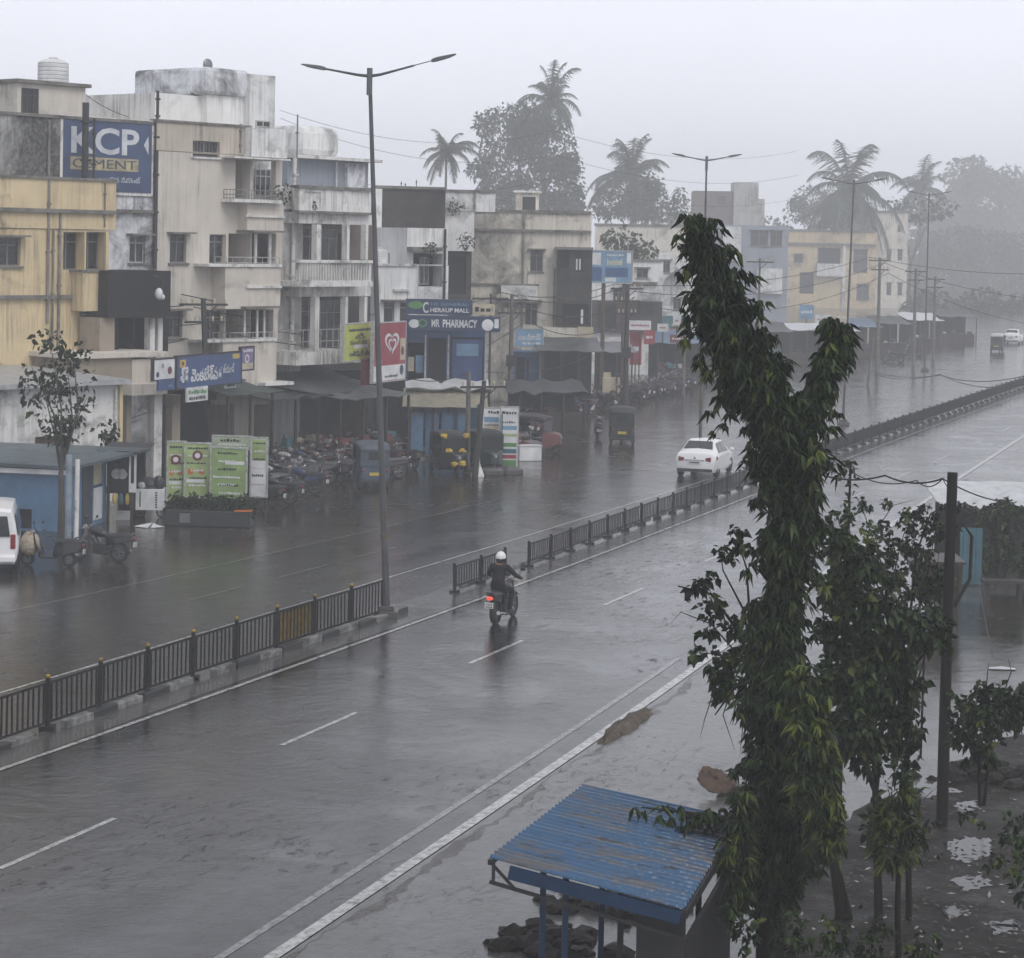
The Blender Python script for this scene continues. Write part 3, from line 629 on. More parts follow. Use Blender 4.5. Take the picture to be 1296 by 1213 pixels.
B.win((539,326,551,361), 2, inset=.8, shade=False, sill=False, fm=M_FRAMEW); B.win((486,382,499,412), 1, y=-.4, fm=M_FRAMEW); B.win((506,382,517,412), 1, y=-.4, fm=M_FRAMEW)
B.box((499,366,520,369), PL_GW, 'ledge', -.55, .147)
mb = MB()
B.pipe(563, 290, 380, y=-.1, r=.06, mat=M_IRON)
tank(B.fr.w(B.X(480,325,1), 1.0, B.Z(490,336,-.4)), .42, .8, M_TANKW, 'small white water tank on the low white house by the lamp post', B.fr.rz)
B = Bld('commercial_building', 'pale two storey block with plants sprouting from its parapet left of the stained building', 'building', Fr(590, 122, 85))
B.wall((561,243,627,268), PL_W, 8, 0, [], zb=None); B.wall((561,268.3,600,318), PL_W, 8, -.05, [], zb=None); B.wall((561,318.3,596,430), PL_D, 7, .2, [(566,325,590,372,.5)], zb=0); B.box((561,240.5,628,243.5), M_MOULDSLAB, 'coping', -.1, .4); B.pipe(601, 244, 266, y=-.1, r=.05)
# ---- stained cream block
B = Bld('apartment_building', 'cream two storey block with a mould stained wall and a dark netted balcony tower', 'building', Fr(660, 131, 92))
B.wall((592,269,661,460), PL_S, 9, 0, [], zb=0); B.wall((661.3,269,747,460), PL_S2, 9, .06, [(671,317,687,344,.3),(664,384,680,412,.5)], zb=0)
B.box((591,266,748.5,269.5), M_MOULDSLAB, 'coping', -.1, .4); B.box((591,290.5,748.5,293.5), M_MOULDSLAB, 'ledge', -.16, .157); B.box((591,359,682,361.5), M_MOULDSLAB, 'ledge', -.12, .117)
B.win((671,317,687,344), 2, y=.06); B.win((664,384,680,412), 2, y=.06, inset=.3, shade=True, sill=False, fm=M_FRAMEW); B.box((634,362,680,380), PL_W, 'balcony', -.7, .697); B.box((632,379.5,686,383), M_MOULDSLAB, 'sunshade', -.8, .8)
B.pipe(662, 269, 420, y=-.1, r=.06); B.pipe(701, 340, 420, y=-.05, r=.04)
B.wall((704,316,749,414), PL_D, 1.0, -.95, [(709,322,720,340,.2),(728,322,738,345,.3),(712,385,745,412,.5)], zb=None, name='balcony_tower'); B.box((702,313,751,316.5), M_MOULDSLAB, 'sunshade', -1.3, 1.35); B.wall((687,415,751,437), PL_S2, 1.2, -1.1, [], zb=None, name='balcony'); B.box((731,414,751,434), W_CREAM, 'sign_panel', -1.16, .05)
for u in (729,733): B.box((u,328,u+2,342), W_WHITE, 'hanging_cloth', -1.0, .04)
B.box((735,392,738,410), W_WHITE, 'hanging_cloth', -1.0, .04)
x0, z0, x1, z1 = B.rect((653,244,681,269), 2); q = MB(); q.box(x0,2,z0,x1,4.2,z1); q.build('roof_room', PL_S2, B.t); q = MB(); q.box(x0-.15,1.8,z1,x1+.15,4.4,z1+.12); q.build('roof_slab', PL_W, B.t)
B.win((660,248,679,267), 1, y=2, inset=-.05, tr=False, shade=False, sill=False, fm=PL_GW)
# ---- hazy row further down
def rowb(name, label, fr, walls, wins=(), cat='building'):
    b = Bld(name, label, cat, fr)
    for w in walls: b.wall(w[:4], w[4], 8, w[5] if len(w) > 5 else 0, [q for q in wins if w[0] < q[0] and q[2] < w[2] and w[1] < q[1] and q[3] < w[3]+60 and len(w) < 7], zb=w[6] if len(w) > 6 else 0)
    for q in wins: b.win(q, 2, inset=.15)
    return b
B = rowb('shop_house', 'white block with blank upper walls directly behind the blue hoarding', Fr(800, 160, 92), [(748,330,838,480,PL_W)], [(776,366,789,384),(806,340,820,352)])
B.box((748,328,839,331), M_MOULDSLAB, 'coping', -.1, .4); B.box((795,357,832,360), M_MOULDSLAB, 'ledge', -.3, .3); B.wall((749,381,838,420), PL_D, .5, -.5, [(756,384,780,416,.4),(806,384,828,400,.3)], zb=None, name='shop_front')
B = rowb('house', 'long pale wall house under the misty palms', Fr(830, 235, 92), [(752,286,872,400,PL_S2)], [(770,330,782,342)]); B.box((752,284,873,287), M_MOULDSLAB, 'coping', -.1, .4)
B = rowb('shop_house', 'grey white house with a gabled tin porch half hidden by the tall tree', Fr(860, 180, 92), [(832,322,900,470,PL_GW)], [(838,330,848,345),(852,378,862,392)])
mb = MB(); x0, z0, x1, z1 = B.rect((842,344,872,353)); mb.prism([(x0,z0),((x0+x1)/2,z1+.3),(x1,z0),((x0+x1)/2,z1+.05)], -1.2, 0); mb.build('porch_roof', M_STEEL, B.t)
B.box((838,400,870,415), W_TEAL, 'sign_panel', -.4, .1)
B = rowb('commercial_building', 'grey unfinished block with a hole in its wall seen through the mist', Fr(905, 340, 92), [(876,242,929,420,PL_BRICK)], [(909,248,918,260)]); B.wall((927,231,958,420), PL_G, 8, -.6, [], zb=0, name='stair_tower'); B.wall((957,252,966,420), PL_G, 8, -.2, [], zb=0, name='annex')
B = rowb('shop_house', 'dark fronted shop block in the mist left of the yellow building', Fr(950, 270, 92), [(876,285,996,470,PL_BG)], [(950,292,972,312),(975,292,990,312),(912,300,930,322)]); B.wall((914,287,938,330), PL_W, .5, -.6, [], zb=None, name='balcony'); B.wall((958,340,990,372), PL_W, .4, -.5, [], zb=None, name='balcony')
B = Bld('apartment_building', 'pale yellow three storey building fading into the rain near the far lamp post', 'building', Fr(1050, 345, 92))
B.wall((990,293,1108,480), PL_Y, 9, 0, [(1035,314,1064,334,1.0),(1080,316,1098,345,.6),(1005,322,1016,332,.3),(1012,345,1030,372,.5),(1084,360,1100,380,.5)], zb=0); B.box((989,291,1109,294), M_MOULDSLAB, 'coping', -.1, .4); B.box((989,308,1109,311), M_MOULDSLAB, 'ledge', -.3, .3); B.box((1034,334,1067,350), PL_W, 'balcony', -.9, .9); B.box((1066,310,1070,400), PL_W, 'pillar', -.3, .3)
B.win((1080,316,1098,345), 2); B.win((1005,322,1016,332), 2); B.win((1084,360,1100,380), 2)
B = Bld('building_tower', 'cream stair tower at the right end of the misty yellow building', 'building', Fr(1125, 352, 60))
B.wall((1107,269,1147,480), PL_S2, 8, 0, [(1122,316,1128,330,.3),(1136,316,1142,330,.3),(1122,358,1128,374,.3),(1136,358,1142,374,.3),(1136,285,1141,294,.3)], zb=0); B.box((1106,267,1148,270), M_MOULDSLAB, 'coping', -.15, .4)
for r in ((1122,316,1128,330),(1136,316,1142,330),(1122,358,1128,374),(1136,358,1142,374)): B.win(r, 1, sill=False)
# ---------------------------------------------------------------- median railing, street lamps
M_FENCE = P('black_fence_paint', (0.010,0.010,0.011), 0.45, bmp=0.15, spec=.3); M_FY = P('faded_yellow_fence_paint', (0.27,0.17,0.02), 0.6, var=0.7, vs=6)
M_GALV = P('galvanised_pole', (0.085,0.088,0.092), 0.42, 0.35, var=0.3, vs=1.5); M_LAMPG = P('lamp_housing_grey', (0.10,0.105,0.11), 0.5)
def fence(label, s0, s1, panel=1.85, adv=None, H=1.02, caps=1.0):
    """a run of iron railing along the median: posts with yellow caps and barred panels"""
    p0, _ = at_len(LF, s0); t = thing('median_railing', label, 'railing', (p0.x,p0.y,0), 0, 'iron railings along the median')
    k = max(1, round((s1-s0)/panel))
    pts = [at_len(LF, s0+(s1-s0)*i/k)[0]-Vector((p0.x,p0.y,0)) for i in range(k+1)]
    lean = [Vector((rnd.uniform(-.03,.03), rnd.uniform(-.03,.03), 0)) for _ in pts]
    for i, p in enumerate(pts):
        q = p+lean[i]
        mb = MB(); mb.bar(p, q+Vector((0,0,H)), .085, .085); mb.box(p.x-.14,p.y-.14,0,p.x+.14,p.y+.14,.06+rnd.uniform(0,.05)); po = mb.build('post', M_FENCE, t)
        if rnd.random() < caps: mb = MB(); mb.ell(q+Vector((0,0,H+.03)), (.05,.05,.042), 8, 6); mb.build('cap', M_FY, po, smooth=60)
        if rnd.random() < .12*caps+.08: mb = MB(); mb.bar(p+Vector((0,0,H*.5)), p+lean[i]*.6+Vector((0,0,H*.66)), .089, .089); mb.build('yellow_band', M_FY, po)
    for i in range(k):
        a, b = pts[i], pts[i+1]; d = (b-a).normalized(); a, b = a+d*.05+lean[i]*.5, b-d*.05+lean[i+1]*.5
        mb = MB(); z0, z1 = .17, H-.1
        mb.bar(a+Vector((0,0,z0)), b+Vector((0,0,z0)), .035, .05); mb.bar(a+Vector((0,0,z1)), b+Vector((0,0,z1)), .04, .05)
        for j in range(10):
            c = a.lerp(b, (j+.5)/10); w = rnd.uniform(-.01,.01)
            mb.bar(c+Vector((0,0,z0)), c+Vector((w,w,z1)), .036, .036)
        mb.build('barred_panel', M_FENCE, t)
        if adv == i:
            mb = MB(); off = Vector((d.y,-d.x,0))*-.05
            mb.bar(a+off+Vector((0,0,.56)), b+off+Vector((0,0,.56)), .02, .72); o = mb.build('notice_board', M_FY, t); o['label'] = 'worn yellow board tied behind the bars'
sA0, sA1 = SF(60), SF(488)
LP = (sA1-sA0)/8
fence('long black railing with yellow capped posts running from the left edge to the lamp post', sA0-5*LP, sA1, LP, adv=5+5)
fence('short free standing black railing section behind the motorcycle rider', SF(578), SF(578)+3.6, 1.8, H=.80, caps=.3)
sC0 = SF(670); sC1 = SF(965)
fence('black railing running from the rider towards the leafy tree past the white car', sC0, sC1, 1.85, H=.76, caps=.15)
s = sC1+1.85
fence('hazy railing beyond the leafy tree fading up the road', s, s+1.85*46, 1.85, H=.84, caps=0)
def lamp(u, v, vt, label, r=0.115, arm=2.5, az=None, lift=.5, lean=0.0, detached=False):
    b = G(u, v); d = b.y; arms = arm if isinstance(arm, tuple) else (arm, arm); lifts = lift if isinstance(lift, tuple) else (lift, lift); top = CAM_H + (D(u, vt, d).z - CAM_H); H = top
    t = thing('street_lamp', label, 'street lamp', b, 0, 'double armed street lamps')
    mb = MB(); mb.tube([(0,0,0.3),(lean*.35,0,H*.35),(lean*.7,0,H*.7),(lean,0,H)], [r*1.15,r*.98,r*.8,r*.6], 12); mb.build('pole', M_GALV, t, smooth=50)
    mb = MB(); mb.box(-.3,-.3,0,.3,.3,.18); mb.box(-.2,-.2,.18,.2,.2,.3); mb.build('base', MC['wet_concrete'], t, bevel=.02)
    mb = MB()
    for z in (H*.145, H*.18): mb.tube([(lean*z/H,0,z),(lean*z/H,0,z+.12)], r*1.16, 12)
    mb.build('band', M_RUSTB, t)
    mb = MB(); mb.tube([(lean,0,H-.55),(lean,0,H+.12)], r*.95, 10); mb.build('collar', M_LAMPG, t, smooth=50)
    a = Vector((math.sin(az), math.cos(az), 0)); c = Vector((lean,0,H-.08))
    for sg in (-1, 1):
        L = arms[sg > 0]; lift = lifts[sg > 0]
        pts = [c, c+a*sg*L*.25+Vector((0,0,lift*.16)), c+a*sg*L*.6+Vector((0,0,lift*.55)), c+a*sg*L+Vector((0,0,lift))]
        mb = MB(); mb.tube(pts, [r*.55,r*.45,r*.36,r*.32], 8); ar = mb.build('arm', M_GALV, t, smooth=50)
        e = pts[-1]; dr = (pts[-1]-pts[-2]).normalized(); n = Vector((-a.y,a.x,0))
        if sg > 0 and detached: e = e + dr*.55; 
        rings = []
        for f, w, h in ((-.08,.045,.04),(0.05,.075,.05),(.22,.09,.042),(.46,.08,.025),(.55,.03,.015)):
            q = e+dr*f; rings.append([q-n*w-Vector((0,0,h)), q+n*w-Vector((0,0,h)), q+n*w+Vector((0,0,h*.6)), q+Vector((0,0,h*1.2)), q-n*w+Vector((0,0,h*.6))])
        mb = MB(); mb.loft(rings); h = mb.build('lamp_head', M_LAMPG, t, smooth=40, fix=True)
        mb = MB(); q = e+dr*.4; mb.bar(q-dr*.22-Vector((0,0,.047)), q+dr*.02-Vector((0,0,.036)), .12, .012); mb.build('lens', P('lamp_lens', (.4,.42,.44), .2), h)
        if sg > 0 and detached: mb = MB(); mb.tube([pts[-1], e], .012, 6); mb.build('cable', M_IRON, ar)
AZ = R(100); M_RUSTB = P('worn_ochre_band', (0.12,0.085,0.04), .6, var=.6, vs=9)
lamp(489, 781, 93, 'nearest tall grey double armed street lamp at the end of the black railing', .078, (1.22,1.12), AZ, (.19,.27), -.66, True)
lamp(886, 566, 201, 'middle street lamp behind the white car', .070, 1.1, AZ, .20)
lamp(1067, 538, 231, 'third street lamp rising before the misty yellow building', .068, 1.2, AZ, .22, .25)
lamp(1170, 470, 246, 'farthest faint street lamp before the dim tree wall', .068, 1.2, AZ, .22)

# ---------------------------------------------------------------- vehicles
M_TYRE = P('tyre_rubber', (0.016,0.016,0.017), 0.65); M_RIM = P('alloy_rim', (0.12,0.12,0.125), 0.4, 0.7); M_CHROME = P('chrome', (0.36,0.36,0.38), 0.25, 0.9, var=0.1)
M_BLACKP = P('black_gloss_paint', (0.012,0.012,0.014), 0.18); M_BLACKM = P('black_plastic', (0.02,0.02,0.021), 0.5); M_SEAT = P('black_vinyl_seat', (0.018,0.018,0.018), 0.42, bmp=0.2)
M_TAIL = P('red_lamp_glass', (0.20,0.015,0.015), 0.2); M_TAILON = P('lit_tail_lamp', (0.6,0.03,0.02), 0.2, emit=((1,.10,.05), 0.7)); M_PLATE = P('number_plate_white', (0.62,0.62,0.60), 0.4, var=.1)
M_ENG = P('engine_grey', (0.07,0.07,0.072), 0.4, 0.6); M_HEADL = P('headlamp_glass', (0.20,0.21,0.23), 0.12); M_AMB = P('amber_lens', (0.5,0.2,0.03), 0.25)
M_WHITEP = P('white_car_paint', (0.74,0.74,0.75), 0.16, var=0.06); M_GLASS = P('tinted_car_glass', (0.02,0.024,0.028), 0.06, var=0.2)
def wheel(t, name, c, r, w, rim=0.62, ax=(0,1,0), spokes=5):
    o = MB(); o.wheel(c, r*rim, r, w, 22, ax); wh = o.build(name, M_TYRE, t, smooth=40)
    q = MB(); q.wheel(c, r*rim*.86, r*rim*1.01, w*.7, 20, ax); a = Vector(ax).normalized(); x = a.orthogonal().normalized(); y = a.cross(x); c = Vector(c)
    for k in range(spokes):
        tt = k*2*math.pi/spokes; e = x*math.cos(tt)+y*math.sin(tt); q.bar(c, c+e*r*rim*.9, w*.25, w*.3)
    q.tube([c-a*w*.4, c+a*w*.4], r*.13, 10); q.build('rim', M_RIM, wh, smooth=40); return wh
def bike(label, loc, rz, paintm=None, kind='motorcycle', group='parked two wheelers', lit=False, steer=0.0, lean=6, cover=None, name=None):
    """x forward; rear contact patch at the origin"""
    paintm = paintm or M_BLACKP
    t = thing(name or ('scooter' if kind == 'scooter' else 'motorcycle'), label, 'scooter' if kind == 'scooter' else 'motorcycle', loc, rz, group)
    t.rotation_euler = (R(lean), 0, rz)
    if kind == 'scooter':
        rw, wb = .215, 1.24
        wheel(t, 'rear_wheel', (0,0,rw), rw, .10, .6); wheel(t, 'front_wheel', (wb,0,rw), rw, .09, .6)
        rings = []
        for x, w, z0, z1 in ((-.38,.05,.52,.66),(-.3,.13,.42,.72),(0,.17,.36,.74),(.3,.16,.28,.70),(.42,.13,.22,.60),(.46,.12,.20,.32)):
            rings.append([(x,-w,z0),(x,w,z0),(x,w*1.02,(z0+z1)/2),(x,w*.8,z1),(x,-w*.8,z1),(x,-w*1.02,(z0+z1)/2)])
        mb = MB(); mb.loft(rings); mb.build('rear_body', paintm, t, smooth=50, bevel=.015, fix=True)
        mb = MB(); mb.box(.4,-.17,.22,.85,.17,.29); mb.build('footboard', M_BLACKM, t, bevel=.02)
        rings = []
        for x, w, z in ((.83,.16,.25),(.88,.21,.45),(.97,.22,.68),(1.03,.16,.86),(1.06,.1,.95)):
            rings.append([(x,-w,z),(x+.06,0,z),(x,w,z),(x-.04,w,z),(x+.02,0,z),(x-.04,-w,z)])
        mb = MB(); mb.loft(rings); mb.build('apron', paintm, t, smooth=50, fix=True)
        mb = MB(); mb.loft([[(x,-w,z),(x,w,z),(x,w*.5,z+h),(x,-w*.5,z+h)] for x, w, z, h in ((wb-.26,.05,.38,.04),(wb-.1,.075,.42,.07),(wb+.1,.075,.42,.07),(wb+.25,.05,.33,.04))]); mb.build('front_mudguard', paintm, t, smooth=50, fix=True)
        mb = MB(); mb.tube([(wb,.07,rw),(wb-.1,.05,.55),(1.0,.0,.95)], .025, 8); mb.tube([(wb,-.07,rw),(wb-.1,-.05,.55),(1.0,.0,.95)], .025, 8); mb.build('fork', M_BLACKM, t, smooth=50)
        hx, hz, seat = 0.99, 1.0, [(-.34,.72,.12),(-.1,.75,.15),(.15,.74,.15),(.42,.68,.10)]
    else:
        rw, wb = .30, 1.27
        wheel(t, 'rear_wheel', (0,0,rw), rw, .13, .70); wheel(t, 'front_wheel', (wb,0,rw), rw, .085, .74)
        mb = MB(); mb.loft([[(x,-w,z0),(x,w,z0),(x,w*.9,z1),(x,-w*.9,z1)] for x, w, z0, z1 in ((-.42,.03,.66,.72),(-.2,.10,.60,.76),(.15,.11,.50,.72),(.4,.10,.46,.68))]); mb.build('side_panel', paintm, t, smooth=40, bevel=.01, fix=True)
        mb = MB(); mb.loft([[Vector((x,w*math.cos(a),z+h*math.sin(a))) for a in [k*math.pi/4 for k in range(8)]] for x, w, z, h in ((.38,.08,.76,.06),(.5,.13,.80,.11),(.7,.15,.83,.14),(.86,.12,.85,.11),(.95,.05,.86,.06))]); mb.build('fuel_tank', paintm, t, smooth=60, fix=True)
        mb = MB(); mb.box(.38,-.12,.22,.78,.12,.52); mb.tube([(.7,0,.5),(.82,0,.68)], .09, 8); 
        for i in range(5): mb.box(.55,-.14,.30+i*.045,.80,.14,.32+i*.045)
        mb.build('engine', M_ENG, t, bevel=.02)
        mb = MB(); mb.tube([(.75,-.13,.45),(.8,-.16,.22),(.4,-.17,.2),(.1,-.17,.26),(-.3,-.18,.33)], [.025,.025,.03,.045,.05], 10); mb.build('exhaust', M_CHROME, t, smooth=50)
        mb = MB()
        for sg in (-1, 1): mb.tube([(wb,.075*sg,rw),(wb-.22,.075*sg,.80),(wb-.27,.07*sg,.98)], .026, 8)
        mb.build('fork', M_CHROME, t, smooth=50)
        mb = MB(); mb.loft([[(x,-.055,z),(x,.055,z),(x,.04,z+.03),(x,-.04,z+.03)] for x, z in ((wb-.25,.50),(wb-.1,.62),(wb+.08,.63),(wb+.24,.53))]); mb.build('front_mudguard', paintm, t, smooth=50, fix=True)
        mb = MB(); mb.loft([[(x,-.07,z),(x,.07,z),(x,.05,z+.02),(x,-.05,z+.02)] for x, z in ((-.34,.42),(-.30,.54),(-.2,.62),(0,.64),(.15,.6))]); mb.build('rear_mudguard', M_BLACKM, t, smooth=50, fix=True)
        mb = MB(); mb.bar((.1,.09,.32),(.45,.08,.40),.03,.05); mb.bar((.1,-.09,.32),(.45,-.08,.40),.03,.05); mb.build('swing_arm', M_BLACKM, t)
        hx, hz, seat = wb-.31, 1.03, [(-.36,.79,.11),(-.1,.80,.14),(.15,.77,.14),(.42,.76,.09)]
    mb = MB(); mb.loft([[(x,-w,z-.05),(x,w,z-.05),(x,w*.95,z+.02),(x,w*.5,z+.06),(x,-w*.5,z+.06),(x,-w*.95,z+.02)] for x, z, w in seat]); mb.build('seat', M_SEAT, t, smooth=60, fix=True)
    mb = MB(); mb.tube([(hx-.12,.36,hz),(hx,.2,hz+.03),(hx,0,hz-.02),(hx,-.2,hz+.03),(hx-.12,-.36,hz)], .014, 8); hb_ = mb.build('handlebar', M_CHROME, t, smooth=50)
    for sg in (-1, 1):
        g = MB(); g.tube([(hx-.14,.38*sg,hz),(hx-.05,.27*sg,hz+.02)], .02, 8); g.build('grip', M_BLACKM, hb_)
        m_ = MB(); b0 = Vector((hx-.03,.24*sg,hz+.02)); m_.tube([b0, b0+Vector((.02,.05*sg,.14)), b0+Vector((0,.1*sg,.2))], .008, 6); m_.ell(b0+Vector((0,.13*sg,.22)), (.02,.075,.05), 10, 6); m_.build('mirror', M_BLACKM if kind != 'scooter' else paintm, t, smooth=60)
        i_ = MB(); i_.ell((hx+.12,.15*sg,hz-.1), (.04,.03,.03), 8, 6); i_.build('indicator', M_AMB, t, smooth=60)
    mb = MB(); mb.ell((hx+.12,0,hz-.08), (.1,.11,.1), 12, 8); mb.build('headlight', M_HEADL, t, smooth=60)
    rx, rz_ = (-.40,.62) if kind == 'scooter' else (-.45,.70)
    mb = MB(); mb.ell((rx,0,rz_), (.04,.09,.05), 10, 6); mb.build('tail_light', M_TAILON if lit else M_TAIL, t, smooth=60)
    mb = MB(); mb.bar((rx-.03,0,rz_-.18),(rx-.035,0,rz_-.06),.2,.012) if False else mb.box(rx-.045,-.11,rz_-.24,rx-.03,.11,rz_-.10); pl = mb.build('number_plate', M_PLATE, t)
    mb = MB()
    for k in range(2):
        for j in range(4): mb.box(rx-.049,-.085+j*.045,rz_-.225+k*.06,rx-.0455,-.06+j*.045,rz_-.19+k*.06)
    mb.build('plate_lettering', W_BLACK, pl)
    mb = MB(); mb.tube([(rx+.05,.12,rz_+.10),(rx-.02,.10,rz_+.16),(rx-.02,-.10,rz_+.16),(rx+.05,-.12,rz_+.10)], .012, 6); mb.build('grab_rail', M_CHROME, t, smooth=50)
    mb = MB(); mb.bar((.45,.12,.3),(.40,.27,.0),.02,.02); mb.build('side_stand', M_BLACKM, t)
    if cover:
        mb = MB(); mb.ell((wb-.05,0,.62), (.30,.26,.36), 14, 9); o = mb.build('plastic_cover', cover, t, smooth=50)
        for v in o.data.vertices: v.co += v.co.normalized()*rnd.uniform(-.05,.05)
    return t
YAW_ROAD = R(90-21.7)          # heading of travel away from the camera, as a rotation about z
M_BLACKCLOTH = P('wet_black_jacket', (0.006,0.0065,0.008), 0.6, bmp=0.35, bs=9, spec=.25); M_TROUS = P('dark_trousers', (0.009,0.0095,0.011), 0.6, bmp=0.3, bs=9, spec=.25); M_SKIN = P('brown_skin', (0.16,0.08,0.05), 0.5, var=.1)
def skin(name, verts, edges, mat, parent, sub=2, root=0):
    me = bpy.data.meshes.new(name); me.from_pydata([v[:3] for v in verts], edges, []); o = bpy.data.objects.new(name, me); COL.objects.link(o)
    m = o.modifiers.new('skin', 'SKIN'); m.use_smooth_shade = True
    for i, v in enumerate(me.skin_vertices[0].data):
        r = verts[i][3]; v.radius = r if hasattr(r, '__len__') else (r, r); v.use_root = (i == root)
    s_ = o.modifiers.new('sub', 'SUBSURF'); s_.levels = sub; s_.render_levels = sub
    dg = bpy.context.evaluated_depsgraph_get(); nm = bpy.data.meshes.new_from_object(o.evaluated_get(dg)); bpy.data.objects.remove(o)
    nm.name = name; nm.materials.clear(); nm.materials.append(mat); nm.polygons.foreach_set('use_smooth', [True]*len(nm.polygons))
    for p in nm.polygons: p.material_index = 0
    o = bpy.data.objects.new(name, nm); COL.objects.link(o); o.parent = parent; return o
pr = G(627, 790); RH = YAW_ROAD + R(2)
bike('moving black motorcycle ridden away along the wet road with its tail light lit', pr, RH, M_BLACKP, lit=True, lean=0, group=None)
rider = thing('person', 'motorcycle rider in black jacket and white helmet seen from behind', 'person', pr, RH)
V = [(.12,0,.90,(.17,.15)), (.14,0,1.06,(.165,.13)), (.20,0,1.26,(.19,.13)), (.25,0,1.40,(.15,.10)), (.27,0,1.48,(.065,.065)), (.29,0,1.58,(.08,.08)),
     (.24,.20,1.40,.085), (.40,.36,1.19,.062), (.68,.37,1.10,.048), (.80,.345,1.07,.038),
     (.24,-.20,1.40,.085), (.40,-.36,1.19,.062), (.68,-.37,1.10,.048), (.80,-.345,1.07,.038)]
E = [(0,1),(1,2),(2,3),(3,4),(4,5),(3,6),(6,7),(7,8),(8,9),(3,10),(10,11),(11,12),(12,13)]
V += [(.16,.12,.86,(.11,.11)), (.60,.21,.80,(.085,.085)), (.50,.20,.42,(.06,.06)), (.48,.20,.30,(.045,.045)), (.62,.21,.25,(.04,.035)),
      (.16,-.12,.86,(.11,.11)), (.60,-.21,.80,(.085,.085)), (.50,-.20,.42,(.06,.06)), (.48,-.20,.30,(.045,.045)), (.62,-.21,.25,(.04,.035))]
E += [(0,14),(14,15),(15,16),(16,17),(17,18),(0,19),(19,20),(20,21),(21,22),(22,23)]
body = skin('body', V, E, M_BLACKCLOTH, rider)
body.data.materials.append(M_TROUS); body.data.materials.append(M_SKIN)
for p in body.data.polygons:
    c = p.center
    if c.z < .92: p.material_index = 1
    elif c.x > .76 and c.z < 1.2: p.material_index = 2
    elif 1.46 < c.z and abs(c.y) < .1: p.material_index = 2
for sg in (-1, 1):
    hb2 = [(.80,.345*sg,1.07,.034), (.85,.345*sg,1.075,.036)]
    he = [(0,1)]
    for f in range(4):
        y = (.31+.022*f)*sg; n0 = len(hb2); L = (.9,1,.97,.8)[f]
        hb2 += [(.88,y,1.085,.011), (.905,y,1.07,.010), (.90,y,1.035,.009), (.865,y,1.022+.004*f,.008)]
        he += [(1,n0),(n0,n0+1),(n0+1,n0+2),(n0+2,n0+3)]
    n0 = len(hb2); hb2 += [(.845,.30*sg,1.06,.013), (.87,.295*sg,1.035,.010)]; he += [(1,n0),(n0,n0+1)]
    skin('hand', hb2, he, M_SKIN, rider, 1)
    mb = MB(); mb.loft([[(x,sg*.21-w,.20),(x,sg*.21+w,.20),(x,sg*.21+w*.9,.20+h),(x,sg*.21-w*.9,.20+h)] for x, w, h in ((.40,.035,.10),(.48,.045,.13),(.60,.05,.09),(.70,.045,.06))]); mb.build('shoe', M_BLACKM, rider, smooth=40, bevel=.015, fix=True)
mb = MB(); mb.ell((.30,0,1.63), (.15,.128,.145), 20, 14); hm = mb.build('helmet', P('white_helmet', (.66,.66,.66), .2, var=.05), rider, smooth=80)
hm.data.materials.append(M_BLACKM)
for p in hm.data.polygons:
    if p.center.z < 1.60 or (p.center.x > .36 and p.center.z < 1.68): p.material_index = 1
mb = MB(); mb.bar((.432,0,1.59),(.446,0,1.655),.17,.012); mb.build('visor', M_GLASS, hm)

def car_body(t, st, mat, glass, gx):
    """st: stations (x, w_sill, w_belt, z_bot, z_sill, z_belt, w_top, z_top); glass faces split by gx=(front, rear)"""
    rings = []
    for x, ws, wb_, zb, zs, zt, wt, zz in st:
        h = [(ws*.92,zb),(ws,zs),(wb_*1.015,zs*.45+zt*.55),(wb_,zt),((wb_+wt)/2*1.015,(zt+zz)/2),(wt,zz),(wt*.55,zz+.035),(0,zz+.05)]
        r = [(x,y,z) for y, z in h] + [(x,-y,z) for y, z in reversed(h[:-1])]; rings.append(r)
    mb = MB(); mb.loft(rings); o = mb.build('body', mat, t, smooth=38, fix=True); return o, rings
def panel(name, t, mat, pts, off):
    """a thin pane lying on four body points"""
    p = [Vector(q) for q in pts]; n = (p[1]-p[0]).cross(p[3]-p[0]).normalized()*off
    mb = MB(); mb.add([q+n for q in p]+[q+n*2.2 for q in p], [(0,3,2,1),(4,5,6,7),(0,1,5,4),(1,2,6,5),(2,3,7,6),(3,0,4,7)]); return mb.build(name, mat, t, fix=True)
